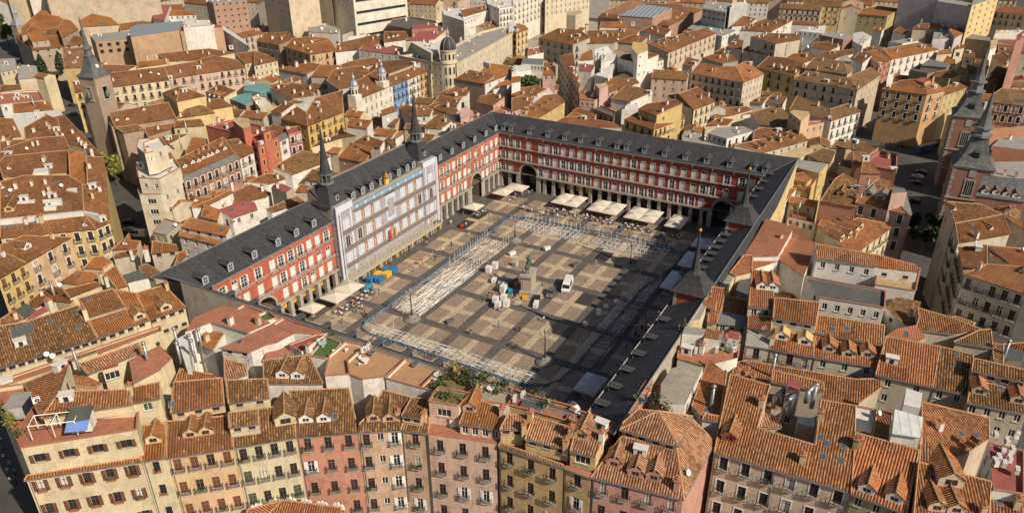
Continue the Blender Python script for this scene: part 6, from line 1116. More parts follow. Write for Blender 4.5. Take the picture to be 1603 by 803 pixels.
# ------------------------------------------------------------------ ground and paving
def ground():
 m, nt, b = newmat('street_asphalt'); P = pos(nt)
 a = ramp(nt, noise(nt, P, .08, 6, .7), [(.3, (.055, .052, .048)), (.7, (.10, .092, .082))]); nt.links.new(mix(nt, .3, a, ramp(nt, noise(nt, P, 4, 3), [(.3, (.3, .3, .3)), (.7, (.7, .7, .7))]), 'OVERLAY'), b.inputs['Base Color']); b.inputs['Roughness'].default_value = .9
 mb = MB(); mb.poly([(-3000, -3000, -.05), (3000, -3000, -.05), (3000, 3000, -.05), (-3000, 3000, -.05)], m)
 tag(mb.build('ground'), kind='structure')
ground()
def m_sett(name, c, var=.3, cell=.22):
 m, nt, b = newmat(name); P = pos(nt)
 vo = N(nt, 'ShaderNodeTexVoronoi'); vo.inputs['Scale'].default_value = 1/cell; nt.links.new(P, vo.inputs['Vector'])
 bw = N(nt, 'ShaderNodeSeparateColor'); nt.links.new(vo.outputs['Color'], bw.inputs[0])
 a = ramp(nt, bw.outputs[0], [(0, [x*(1-var) for x in c]), (1, [x*(1+var) for x in c])])
 e = mix(nt, .45, a, ramp(nt, noise(nt, P, .35, 6, .75), [(.25, (.22, .22, .22)), (.75, (.78, .77, .75))]), 'OVERLAY')
 nt.links.new(e, b.inputs['Base Color']); b.inputs['Roughness'].default_value = .85
 return m
DARKP = m_sett('dark_setts', (.105, .094, .083)); MAUVE = m_sett('mauve_setts', (.275, .205, .152)); BEIGE = m_sett('beige_setts', (.45, .355, .235)); BLACKP = m_sett('new_asphalt_patch', (.045, .04, .036), .15)
SX, SY, OX, OY = 17.4, 12.3, -.7, -.7
def paving():
 mb = MB(); mb.poly([(-71, -52, 0), (71, -52, 0), (71, 52, 0), (-71, 52, 0)], DARKP)
 root = tag(mb.build('plaza_paving'), kind='structure')
 hw, hh = (SX-2.5)/2, (SY-2.4)/2; cw = 1.0; cache = {}
 def panel(w_, h_, m, x, y, z):
  k = (round(w_, 2), round(h_, 2), m.name)
  if k not in cache:
   q = MB(); q.box(-w_/2, w_/2, -h_/2, h_/2, -.02, 0, m); cache[k] = q.mesh('paving_panel')
  put('paving_panel', cache[k], root, (x, y, z))
 for i in range(-3, 4):
  for j in range(-3, 4):
   x, y = OX+i*SX, OY+j*SY; qw, qh = hw-cw, hh-cw+.1
   for sx in (-1, 1):
    for sy in (-1, 1):
     m = BLACKP if (i, j, sx, sy) in ((0, -1, 1, -1), (2, -1, -1, 1), (2, 3, 1, 1), (2, 3, -1, 1)) else MAUVE
     panel(qw, qh, m, x+sx*(cw+qw/2), y+sy*(cw-.1+qh/2), .014)
   panel(hw*2, 2*(cw-.1), BEIGE, x, y, .010)
   for sy in (-1, 1): panel(2*cw, hh-cw+.1, BEIGE, x, y+sy*(cw-.1+(hh-cw+.1)/2), .010)
paving()
# ------------------------------------------------------------------ the square's slate roofed wings
ZE, ZR = 20.2, 24.7
RED = m_plaster('square_red_render', (.46, .12, .065), .45); REDB = m_plaster('square_deep_red_brick', (.36, .075, .04), .25); WSH = PL('white_shutter', (.72, .70, .66), .55, var=.05)
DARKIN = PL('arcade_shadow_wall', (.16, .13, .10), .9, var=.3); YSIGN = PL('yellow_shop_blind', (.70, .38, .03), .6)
def sq_window_meshes():
 W_, H_ = 1.75, 2.95; out = []
 for k in range(4):
  f = MB(); d = -.12
  for a, b, c, e in ((-W_/2-.12, -W_/2, -.0, H_+.12), (W_/2, W_/2+.12, 0, H_+.12), (-W_/2, W_/2, H_, H_+.12)): f.box(a, b, -.15, .05, c, e, PL('window_stone', (.50, .46, .40), .8))
  for x in (-W_/2+.05, 0, W_/2-.05): f.box(x-.05, x+.05, d-.03, d+.05, 0, H_, WSH)
  for z in (.05, H_*.45, H_*.72, H_-.05): f.box(-W_/2, W_/2, d-.03, d+.04, z-.045, z+.045, WSH)
  p = MB(); p.box(-W_/2, W_/2, d-.08, d-.02, 0, H_, GLASS if k != 0 else WSH)
  s = MB()
  if k == 0: s.box(-W_/2+.06, -.05, d, d+.04, .1, H_-.1, WSH); s.box(.05, W_/2-.06, d, d+.04, .1, H_-.1, WSH)
  elif k == 1: s.box(-W_/2+.06, -.05, d+.05, d+.09, .1, H_*.68, BLIND); s.box(.05, W_/2-.06, d+.05, d+.09, .1, H_*.68, WSH)
  else:
   for sg in (-1, 1): s.box(min(sg*W_/2, sg*(W_/2+.42)), max(sg*W_/2, sg*(W_/2+.42)), .06, .11, .05, H_-.05, WSH)
   if k == 3: s.box(-W_/2+.05, W_/2-.05, d+.05, d+.08, H_*.4, H_-.1, BLIND)
  sp = []
  for sg in (-1, 1):
   t_ = MB()
   for fc, mi in zip(s.f, s.m):
    if sum(s.v[a][0] for a in fc)*sg > 0: t_.poly([s.v[a] for a in fc], s.mats[mi])
   if t_.v: sp.append(t_.mesh('shutter'))
  out.append((f.mesh('window'), p.mesh('pane'), sp))
 return out
SQW = sq_window_meshes()
def sq_balcony(w_):
 b = MB(); b.box(-w_/2, w_/2, 0, .7, -.18, 0, STONE, True); b.box(-w_/2, w_/2, .64, .69, 1.0, 1.06, IRON, True)
 n = max(4, int(w_/.28))
 for i in range(n+1): x = -w_/2+w_*i/n; b.box(x-.016, x+.016, .65, .68, 0, 1.0, IRON)
 for s in (-1, 1): b.box(s*w_/2-.02, s*w_/2+.02, 0, .69, 1.0, 1.06, IRON); b.box(s*w_/2-.02, s*w_/2+.02, .3, .34, 0, 1.0, IRON)
 return b.mesh('balcony')
SQB = sq_balcony(2.5)
def sq_dormer_parts():
 a = MB(); zn = PL('blue_grey_zinc', (.32, .36, .40), .5)
 hw = .85
 for q in ((-hw, -.45), (.45, hw)): a.box(q[0], q[1], -.05, .05, -.3, 1.9, zn)
 a.box(-.45, .45, -.05, .05, -.3, .25, zn); a.box(-.45, .45, -.05, .05, 1.6, 1.9, zn); a.poly([(-hw, .05, 1.9), (hw, .05, 1.9), (0, .05, 2.3)], zn)
 for s in (-1, 1): a.poly([(s*hw, 0, -.3), (s*hw, 0, 1.9), (s*hw, -2.9, 1.9), (s*hw, -.3, -.1)], 'slate')
 r = MB()
 for s in (-1, 1):
  q = [(s*(hw+.25), .3, 1.86), (s*(hw+.25), -2.75, 1.86), (0, -3.5, 2.36), (0, .3, 2.36)]; r.poly(q, 'slate', [(0, 0), (3, 0), (3, 1), (0, 1)]); r.poly([(x, y, z-.09) for x, y, z in q][::-1], 'slate'); r.beam(q[0], q[3], .05, LEAD, 4); r.beam(q[0], q[1], .035, LEAD, 4)
 r.beam((0, .3, 2.38), (0, -3.4, 2.38), .05, LEAD, 4)
 w_ = MB(); w_.box(-.45, .45, -.06, -.02, .25, 1.6, GLASS); w_.box(-.03, .03, -.02, .02, .25, 1.6, WSH); w_.box(-.45, .45, -.02, .02, .9, .96, WSH)
 return a.mesh('dormer'), r.mesh('dormer_roof'), w_.mesh('dormer_window')
SQD = sq_dormer_parts()
def sq_dormer(root, loc, rz, s=1.0):
 o = put('dormer', SQD[0], root, loc, rz); o.scale = (s, s, s); put('dormer_roof', SQD[1], o); put('dormer_window', SQD[2], o)
FL = (15.35, 10.75, 6.2)   # balcony floors
def wing(name, label, org, rz, L0, L1, cols, arches, wallm, pillars=True, dorm=(), closed=.5, mitre=(1, 1), roofz=(ZE, ZR), visible=True, blinds=(), ridge_d=7.2, zb=0.0):
 """local frame: x along the facade (L0..L1), y outward towards the square, facade at y=0"""
 root = thing(name, label, 'building', org, rz)
 ze, zr = roofz; wb = MB()
 if visible:
  holes = []
  for r_ in range(3):
   for c in cols:
    if r_ == 2 and any(abs(c-a) < 4.4 for a in arches): continue
    if c < L0+.9 or c > L1-.9: continue
    holes.append((c-L0-.875, c-L0+.875, FL[r_]+.02, FL[r_]+2.97)); k = random.choices((0, 1, 2, 3), (closed, .18, .5-closed*.4, .25-closed*.2))[0]
    o = put('window', SQW[k][0], root, (c, 0, FL[r_]+.02)); put('pane', SQW[k][1], o)
    for q in SQW[k][2]: put('shutter', q, o)
    if r_ == 0: put('balcony', SQB, root, (c, 0, FL[0]))
  # wall in vertical strips so the arch openings stay open
  cuts = sorted(set([0, L1-L0] + [a-L0+s*3.3 for a in arches for s in (-1, 1)]))
  for s0, s1 in zip(cuts, cuts[1:]):
   mid = L0+(s0+s1)/2; arch = any(abs(mid-a) < 3.3 for a in arches)
   hs = [(h[0]-s0, h[1]-s0, h[2], h[3]) for h in holes if s0 <= (h[0]+h[1])/2 <= s1 and h[2] > (10 if arch else 0)]
   wall_edge(wb, (L0+s0, 0, ze), (L0+s1, 0, ze), 9.9 if arch else 5.9, wallm, hs, .25, (0, -1, 0))
  for a in arches:   # arch: spandrels, stone ring, vault
   n = 14; zs = 6.4; ring = [(a+3.3*math.cos(math.pi*i/n), zs+3.3*math.sin(math.pi*i/n)) for i in range(n+1)]
   for i in range(n):
    (x0, z0), (x1, z1) = ring[i], ring[i+1]
    wb.poly([(x0, 0, z0), (x1, 0, z1), (x1, 0, 9.9), (x0, 0, 9.9)], wallm)
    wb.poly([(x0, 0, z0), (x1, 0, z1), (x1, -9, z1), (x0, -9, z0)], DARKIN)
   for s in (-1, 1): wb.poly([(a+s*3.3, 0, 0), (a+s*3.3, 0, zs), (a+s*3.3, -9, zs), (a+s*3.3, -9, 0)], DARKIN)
   rb = MB()
   for i in range(n):
    t0, t1 = math.pi*i/n+.012, math.pi*(i+1)/n-.012; q = []
    for t, rr in ((t0, 3.3), (t1, 3.3), (t1, 4.0), (t0, 4.0)): q.append((a+rr*math.cos(t), zs+rr*math.sin(t)))
    rb.poly([(x, .22, z) for x, z in q], STONE); rb.poly([(q[3][0], 0, q[3][1]), (q[2][0], 0, q[2][1]), (q[2][0], .22, q[2][1]), (q[3][0], .22, q[3][1])], STONE); rb.poly([(q[0][0], 0, q[0][1]), (q[1][0], 0, q[1][1]), (q[1][0], .22, q[1][1]), (q[0][0], .22, q[0][1])], STONE)
   rb.build('stone_arch', root)
   pb = MB()
   for s in (-1, 1): pb.box(min(a+s*3.3, a+s*4.9), max(a+s*3.3, a+s*4.9), -.8, .3, 0, 6.5, STONE)
   pb.build('arch_pier', root)
  # ledges
  for z, d, t in ((15.35, .35, .16), (10.75, .75, .22), (6.2, .8, .34)):
   lb = MB()
   segs = [(L0, L1)]
   if z < 7:
    for a in arches: segs = [q for s in segs for q in ((s[0], min(s[1], a-3.3)), (max(s[0], a+3.3), s[1])) if q[1]-q[0] > .1]
   for a, b in segs: lb.box(a, b, 0, d, z-t-.02, z-.02, STONE, True)
   if z < 15:
    for a, b in segs:
     lb.box(a, b, d-.08, d-.03, z+.98, z+1.03, IRON, True); n = int((b-a)/.3)
     for i in range(n): x = a+(b-a)*(i+.5)/n; lb.box(x-.014, x+.014, d-.07, d-.04, z, z+1, IRON)
    n = int((L1-L0)/1.6)
    for a, b in segs:
     for i in range(int((b-a)/1.65)): x = a+.8+i*1.65; lb.box(x-.12, x+.12, 0, d-.15, z-t-.35, z-t-.02, PL('bracket', (.52, .44, .32)), True)
   lb.build('balcony_ledge' if z > 7 else 'stone_cornice', root)
  cb = MB(); cb.box(L0, L1, 0, .75, ze-.15, ze+.12, STONE, True); cb.box(L0, L1, .0, .45, ze-.45, ze-.15, STONE, True); cb.beam((L0, .78, ze+.05), (L1, .78, ze+.05), .1, LEAD, 6)
  for i in range(int((L1-L0)/6.6)): x = L0+3+i*6.6; cb.beam((x, .6, ze-.1), (x-.2, 1.9, ze-.55), .035, BLIND, 4)
  cb.build('eaves_cornice', root)
 else:
  wall_edge(wb, (L0, 0, ze), (L1, 0, ze), 5.9, wallm)
  cb = MB(); cb.box(L0, L1, 0, .6, ze-.3, ze+.1, STONE, True); cb.beam((L0, .75, ze+.25), (L1, .75, ze+.25), .12, STONE, 4)
  for i in range(int((L1-L0)/6)): x = L0+3+i*6; cb.beam((x, .6, ze+.1), (x-.2, 1.6, ze+.35), .05, STONE, 4)
  cb.build('eaves_cornice', root)
 # back and end walls
 rd = ridge_d
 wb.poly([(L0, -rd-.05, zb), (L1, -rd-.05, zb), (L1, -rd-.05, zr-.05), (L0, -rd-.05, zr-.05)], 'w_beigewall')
 for x, mt in ((L0, mitre[0]), (L1, mitre[1])):
  if not mt: wb.poly([(x, 0, zb), (x, -rd, zb), (x, -rd, zr-.05), (x, 0, ze)], wallm)
 wb.build('wall', root)
 # arcade: soffit, back wall, pillars
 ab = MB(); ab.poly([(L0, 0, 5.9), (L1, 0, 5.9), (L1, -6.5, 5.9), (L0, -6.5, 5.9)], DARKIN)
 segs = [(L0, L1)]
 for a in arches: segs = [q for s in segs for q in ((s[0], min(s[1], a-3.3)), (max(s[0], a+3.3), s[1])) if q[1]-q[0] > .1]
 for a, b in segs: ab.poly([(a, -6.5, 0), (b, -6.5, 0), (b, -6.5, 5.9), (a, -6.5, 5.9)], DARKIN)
 if visible:
  for a, b in segs:
   for i in range(int((b-a)/3.4)): x = a+.5+i*3.4; ab.box(x, x+2.5, -6.5, -6.42, .1, 3.6, random.choice((WOOD, GLASS, IRON, WOODL)))
 ab.build('arcade', root)
 if pillars:
  pm = MB(); pm.box(-.55, .55, -1.0, .1, 0, 5.3, STONE); pm.box(-.68, .68, -1.1, .2, 0, .5, STONE); pm.box(-.72, .72, -1.12, .22, 5.3, 5.86, STONE, True); pm = pm.mesh('pillar')
  n = int(round((L1-L0)/3.6))
  for i in range(n+1):
   x = L0+.7+(L1-L0-1.4)*i/n
   if any(abs(x-a) < 4.9 for a in arches): continue
   put('pillar', pm, root, (x, 0, 0))
 for a, b, k in blinds:
  for i in range(k):
   x0 = a+(b-a)*i/k; q = MB(); q.box(x0+.5, x0+(b-a)/k-.5, -1.4, -1.3, 2.9, 5.2, YSIGN); q.box(x0+1.0, x0+(b-a)/k-1.0, -1.3, -1.28, 3.5, 4.6, PL('faded_print', (.35, .22, .05)), True); q.build('shop_blind', root)
 # slate roof slope
 rb = MB(); m0 = rd if mitre[0] else 0; m1 = rd if mitre[1] else 0; e0 = -.7 if mitre[0] else 0; e1 = -.7 if mitre[1] else 0
 pts = [(L0-e0, .7, ze+.1), (L1+e1, .7, ze+.1), (L1+m1, -rd, zr), (L0-m0, -rd, zr)]
 sl = math.hypot(rd+.7, zr-ze)
 rb.poly(pts, 'slate', [(L0, 0), (L1, 0), (L1+m1, sl), (L0-m0, sl)])
 rb.beam(pts[2], pts[3], .12, LEAD, 6); rb.beam(pts[1], pts[2], .07, LEAD, 5); rb.beam(pts[0], pts[3], .07, LEAD, 5)
 rb.build('slate_roof', root)
 tn = (zr-ze-.1)/(rd+.7)
 for d in dorm: sq_dormer(root, (d, -.35, ze+.1+1.05*tn), 0, 1.0 if visible else .72)
 return root
BC = [45.4, 42.2, 39.3, 34.9, 30.1, 27.6, 24.4, 21.3, 18.1, 15.0, 11.7, 8.5, 5.2, 2.0, -1.2, -4.4, -7.7, -11.0, -14.4, -17.9, -21.4, -24.9, -28.1, -31.1, -35.4, -40.1, -43.1, -45.6]
AR = [25.4, 29.0, 32.6, 36.1, 39.5, 42.8, 45.5, 50.0, 54.5, 57.4, 60.6, 64.0]
AL = [-64.3, -61.2, -57.6, -54.8, -50.3, -45.6, -42.7, -39.3, -35.9, -32.6, -29.4, -26.0]
# local x of a facade facing -y (rz=pi) is -x world ; facing -x (rz=pi/2) is y world
wing('arcaded_wing', 'red facade slate roofed wing at the far end of the square', (66, 0, 0), R(90), -47, 47, BC, (34.9, -35.4), REDB, dorm=[45.4, 42.4, 34.9, 27.7, 21.2, 15.2, 8.7, 2.0, -1.3, -7.6, -14.4, -21.3, -28.2, -35.5, -42.7, -46.2], closed=.35, blinds=((10, 24, 4),))
wing('arcaded_wing', 'sunlit red wing of the square right of the scaffolded front', (0, 47, 0), R(180), -66, -23.5, [-x for x in AR], (-49.7,), RED, dorm=[-29.2, -36.1, -42.9, -50.2, -57.7, -64.5], closed=.62, mitre=(1, 0))
wing('arcaded_wing', 'sunlit red wing of the square left of the scaffolded front with yellow shop blinds', (0, 47, 0), R(180), 23.5, 66, [-x for x in AL], (49.8,), RED, dorm=[64.8, 57.5, 50.1, 42.3, 35.9, 29.4], closed=.6, mitre=(0, 1), blinds=((27, 45, 5),))
CW = wing('arcaded_wing', 'shaded slate roofed wing along the near right side with a row of dormers', (0, -47, 0), 0, -66, 66, [], (), REDB, dorm=[63.1, 56, 49.5, 42.9, 36, 21.7, 17.8, 14.0, 10, 6, 2.2, -1.5, -6, -32, -39.5, -46.1, -52, -57.8, -63.4], visible=False)
wing('arcaded_wing', 'near wing of the square hidden behind roof terraces with only its dormers showing', (-66, 0, 0), R(-90), -47, 47, [], (), REDB, dorm=[-44, -37, -30, -23.5, -17, -10, -3.5, 3, 10, 17, 24, 31, 38, 44], visible=False, ridge_d=5.2)
q = MB(); eb = [(73.2, -7.2, 24.65), (53, -8.3, 24.0), (35, -9.2, 23.45), (8, -9.5, 23.3), (-14, -8.3, 24.0), (-26, -7.4, 24.6)]
q.poly([(-26, -7.2, 24.7), (73.2, -7.2, 24.7)] + eb, 'slate', [(a[0], a[1]) for a in [(-26, 0), (73, 0)] + [(e[0], e[1]+7) for e in eb]]); q.build('slate_back_slope', CW)
q = MB()
for a, b in zip(eb, eb[1:]): q.poly([a, b, (b[0], b[1], 0), (a[0], a[1], 0)], 'w_yellow3'); q.beam((a[0], a[1]-.05, a[2]), (b[0], b[1]-.05, b[2]), .09, LEAD, 5)
q.build('back_wall', CW)
# ------------------------------------------------------------------ scaffolded house with two slate spires
def m_print(name):
 m, nt, b = newmat(name); P = pos(nt)
 f = noise(nt, P, .9, 6, .75); g = noise(nt, P, 2.7, 4, .7)
 a = ramp(nt, f, [(.28, (.16, .09, .07)), (.40, (.28, .19, .15)), (.5, (.38, .41, .48)), (.62, (.27, .16, .11)), (.76, (.20, .20, .25))])
 nt.links.new(mix(nt, .5, a, ramp(nt, g, [(.3, (.2, .2, .2)), (.7, (.85, .85, .85))]), 'OVERLAY'), b.inputs['Base Color']); b.inputs['Roughness'].default_value = .8
 return m

def m_ledge(name):
 m, nt, b = newmat(name); P = pos(nt); mp = N(nt, 'ShaderNodeMapping'); mp.inputs['Scale'].default_value = (1.6, 1.6, 3.2); nt.links.new(P, mp.inputs[0])
 nt.links.new(ramp(nt, noise(nt, mp.outputs[0], 1.6, 5, .8), [(.3, (.05, .04, .035)), (.45, (.15, .11, .09)), (.55, (.25, .22, .20)), (.68, (.12, .09, .08))]), b.inputs['Base Color']); b.inputs['Roughness'].default_value = .85; return m
PRINT = m_print('printed_canvas'); PGREY = PL('printed_pale_blue', (.50, .55, .64), .8, var=.28); FRESCO = PL('printed_fresco', (.30, .16, .10), .8, var=.6, scale=1.7); PLED = m_ledge('printed_ledge'); CANW = PL('white_canvas', (.56, .60, .67), .7, var=.1); BLUES = PL('blue_sheet', (.22, .36, .52), .6)
def scaffold_house():
 root = thing('scaffolded_house', 'public house wrapped in a printed scaffold canvas showing its painted facade', 'building', (0, 46, 0), R(180))
 zt = 21.3; wb = MB()
 wb.poly([(-23.3, -1, 0), (23.3, -1, 0), (23.3, -1, 22.4), (-23.3, -1, 22.4)], STONE)
 wb.box(-23.3, 23.3, -8.6, -1.05, 20, 22.4, 'w_brownwall'); wb.poly([(-23.3, -8.6, 0), (23.3, -8.6, 0), (23.3, -8.6, 28), (-23.3, -8.6, 28)], 'w_brownwall')
 for s in (-1, 1): wb.poly([(s*23.3, -8.6, 0), (s*23.3, -1, 0), (s*23.3, -1, 22.4), (s*23.3, -8.6, 28)], 'w_brownwall')
 wb.build('wall', root)
 cv = MB(); cv.box(-16.4, 16.4, .2, .5, 3.6, zt, PRINT); cv.box(-16.4, 16.4, .3, .9, zt, zt+.95, BLUES); [cv.box(x-.25, x+.25, .9, .98, zt, zt+.95, CANW) for x in [-15+3.75*i for i in range(9)]]; cv.box(-16.4, 16.4, .5, .62, zt-1.2, zt-.15, PLED); cv.build('printed_canvas', root)
 for s in (-1, 1):
  q = MB(); x0, x1 = sorted((s*16.4, s*23.4)); q.box(x0, x1, -.9, .9, 3.6, 24.4, PRINT); q.box(x0+.3, x1-.3, .9, .94, 22.4, 24.2, CANW, True); q.box(x0-.02, x1+.02, -6.8, -.9, 20, 24.2, 'w_brownwall')
  q.box(x0+1.0, x0+1.6, .9, .97, 3.8, 22.2, CANW); q.box(x1-1.6, x1-1.0, .9, .97, 3.8, 22.2, CANW); q.build('tower_canvas', root)
  t = MB(); t.beam((s*23.3, 1.1, 3), (s*23.3, 1.1, 24.2), .34, CANW, 8); t.beam((s*22.4, 1.3, 3), (s*22.4, 1.3, 22), .16, CANW, 8); t.build('wrapped_corner_pole', root)
 # printed windows, frescoes and ledges
 wm = MB(); wm.box(-1.25, 1.25, .5, .56, 0, 3.0, PGREY); wm.box(-.03, .03, .56, .585, 0, 3.0, WSH); wm.box(-.62, -.58, .56, .58, 0, 3, PLED); wm.box(.58, .62, .56, .58, 0, 3, PLED) 
 for z in (1.0, 2.0): wm.box(-1.25, 1.25, .56, .58, z, z+.06, WSH)
 for sx in (-1.37, 1.25): wm.box(sx, sx+.12, .5, .575, 0, 3.1, PL('printed_frame', (.45, .43, .46)))
 wm = wm.mesh('printed_window')
 wd = MB(); wd.box(-.8, .8, .5, .56, 0, 3.0, GLASS); wd.box(-.95, -.8, .5, .6, 0, 3.1, WSH); wd.box(.8, .95, .5, .6, 0, 3.1, WSH); wd.box(-.04, .04, .56, .6, 0, 3, WSH); wd = wd.mesh('printed_window')
 fm = MB(); fm.box(-.6, .6, 0, .03, -.1, 3.2, FRESCO); fm.box(-.25, .2, .03, .05, .2, 2.4, PL('printed_figure', (.50, .38, .28), .8, var=.5, scale=3)); fm = fm.mesh('printed_fresco')
 for r_, z in enumerate((16.9, 11.8, 6.9)):
  for i in range(8):
   x = -14.3+i*4.09
   if 3 <= i <= 4 and r_ < 2: continue
   put('printed_window', wd if random.random() < .2 else wm, root, (x, 0, z))
   if i < 7 and not (2 <= i <= 4 and r_ < 2): put('printed_fresco', fm, root, (x+2.04, .5, z))
  for s in (-1, 1): put('printed_window', wd if r_ == 1 else wm, root, (s*19.9, .41, z))
  q = MB(); q.box(-16.4, 16.4, .5, .66, z-1.55, z-.12, PLED, True); q.box(-16.4, 16.4, .5, .8, z-.2, z-.08, STONE, True)
  for s in (-1, 1): x0, x1 = sorted((s*16.5, s*23.3)); q.box(x0, x1, .9, 1.04, z-1.4, z-.1, PLED, True)
  q.build('printed_ledge', root)
 q = MB(); q.box(-2.2, 2.2, .5, .62, 12.2, 20.6, PGREY); q.box(-1.5, 1.5, .62, .72, 13.2, 18.8, PRINT); q.box(-2.4, 2.4, .5, .8, 18.9, 19.3, PGREY, True); q.box(-2.0, 2.0, .5, .8, 12.2, 12.6, PGREY, True); q.build('printed_coat_of_arms', root)
 q = MB(); q.poly([(1.0, .95, 6.3), (2.6, 1.2, 6.0), (2.4, 1.1, 9.4), (1.4, .95, 9.6)], PL('red_flag', (.55, .03, .04))); q.poly([(-1.6, 1, 6.6), (-.4, 1.1, 6.4), (-.6, 1, 9.2), (-1.3, .95, 9.3)], PL('yellow_red_flag', (.62, .33, .05))); q.build('flag', root)
 # scaffold poles, deck and barrier at the foot
 q = MB()
 for i in range(13):
  x = -23+i*3.83; q.beam((x, 1.0, 0), (x, 1.0, 4.2), .07, STEEL, 5); q.beam((x, 2.3, 0), (x, 2.3, 2.2), .06, STEEL, 5)
  q.box(x-.5, x+.5, .8, 1.8, 0, 1.3, STONE)
 for z in (3.5, 3.9, 2.2): q.beam((-23.4, 1.1, z), (23.4, 1.1, z), .08, PL('scaffold_board', (.48, .42, .32)), 5)
 q.box(-23, 23, 1.6, 2.4, 1.9, 2.25, PL('scaffold_board', (.48, .42, .32)), True)
 for i in range(18): x = -22+i*2.6; q.box(x-.14, x+.14, 2.42, 2.5, .6, 2.4, YSIGN)
 q.build('scaffold', root)
 q = MB(); pts = [(-17, .0, 22.5), (17, .0, 22.5), (17, -7.6, 28), (-17, -7.6, 28)]; 
 rb = MB(); P_ = [(-23.3, -.9, 22.4), (23.3, -.9, 22.4), (23.3, -7.6, 28), (-23.3, -7.6, 28)]; rb.poly(P_, 'slate', [(0, 0), (46, 0), (46, 9), (0, 9)]); rb.beam(P_[2], P_[3], .12, LEAD, 6); rb.build('slate_roof', root)
 q.box(-16.4, 16.4, -1.0, .1, 22.2, 22.7, STONE, True); q.box(-16.4, 16.4, -.3, .25, 22.7, 23.0, PL('mossy_ledge', (.33, .28, .20), .9)); q.build('eaves_cornice', root)
 for d in (13.3, 9.1, 5.3, .9, -3.1, -7.5, -11.8, -15.0): sq_dormer(root, (d, -1.4, 22.9), 0)
 q = MB(); q.box(-.7, .7, -.6, .1, 22.9, 24.6, YELT); q.lathe([(.55, 24.6), (.9, 25.1), (.75, 25.7), (.3, 26.1), (.12, 26.5)], GOLD, 8, (0, -.25)); q.build('gilt_crown', root)
 for s in (-1, 1): spire(root, (s*20.3, -3.9, 24.2), 3.5, 12.2, 5.2, s)
 return root
def spire(root, loc, hw, needle, base_h, s, ball=True, lantern=True, red=False):
 """slate spire: square skirt curving to an octagonal lantern, lead rings, tall needle, gilt ball"""
 o = put('slate_spire', None, root, loc); r2 = math.sqrt(2); b = MB()
 h = base_h
 b.lathe([(hw*r2+.35, 0), (hw*r2*.92, .5), (hw*r2*.70, h*.42), (hw*r2*.52, h*.75), (hw*r2*.42, h)], 'slate', 4, ph=math.pi/4)
 ob = b.build('spire_skirt', root, loc)
 c = MB(); z = h; rr = hw*(.48 if lantern else .34)
 if lantern:
  c.lathe([(rr+.35, z), (rr+.4, z+.35), (rr, z+.5)], LEAD, 8); 
  for k in range(8): t = k*math.pi/4; c.beam((rr*.9*math.cos(t), rr*.9*math.sin(t), z+.4), (rr*.9*math.cos(t), rr*.9*math.sin(t), z+2.6), .16, LEAD, 5)
  c.lathe([(rr*.7, z+.4), (rr*.7, z+2.6)], 'slate', 8); c.lathe([(rr+.15, z+2.5), (rr+.5, z+2.7), (rr+.5, z+2.95), (rr, z+3.1)], LEAD, 8); z += 3.0
 c.build('lantern', root, loc)
 d = MB(); d.lathe([(rr+.45, z), (rr*.85, z+.5), (rr*.55, z+needle*.3), (rr*.3, z+needle*.65), (.14, z+needle)], 'slate', 8); d.build('needle', root, loc)
 g = MB(); zz = z+needle; g.lathe([(.05, zz-.1), (.32, zz+.12), (.42, zz+.4), (.32, zz+.68), (.05, zz+.9)], GOLD, 8); g.build('gilt_ball', root, loc, 0, True)
 g = MB(); g.beam((0, 0, zz+1), (0, 0, zz+3.4), .06, IRON, 4); g.box(-.5, .3, -.03, .03, zz+2.2, zz+2.7, IRON, True); g.build('weather_vane', root, loc)
 w_ = MB(); w_.box(-.5, .5, hw*.72, hw*.72+.7, h*.18, h*.18+1.7, PL('lead_white', (.42, .44, .46))); w_.box(-.32, .32, hw*.72+.7, hw*.72+.73, h*.18+.2, h*.18+1.4, GLASS); w_.poly([(-.75, hw*.72+.9, h*.18+1.7), (.75, hw*.72+.9, h*.18+1.7), (0, hw*.3, h*.18+2.3)], 'slate'); w_.build('spire_dormer', root, loc)
 bpy.data.objects.remove(o)
scaffold_house()
for s, lab in ((-1, 'near slate spire tower with red brick base on the shaded wing'), (1, 'far slate spire tower with red brick base on the shaded wing by the corner')):
 x = s*20.5; t = thing('spire_tower', lab, 'tower', (x, -50.6, 0))
 b = MB(); b.box(-3.3, 3.3, -3.1, 3.1, 18, 24.6, REDB); 
 for sx in (-1, 1):
  for sy in (-1, 1): b.box(min(sx*2.7, sx*3.36), max(sx*2.7, sx*3.36), min(sy*2.5, sy*3.16), max(sy*2.5, sy*3.16), 18, 24.6, STONE)
 b.build('brick_base', t)
 spire(t, (0, 0, 24.5), 3.6, 9.2, 3.6, s, lantern=False)
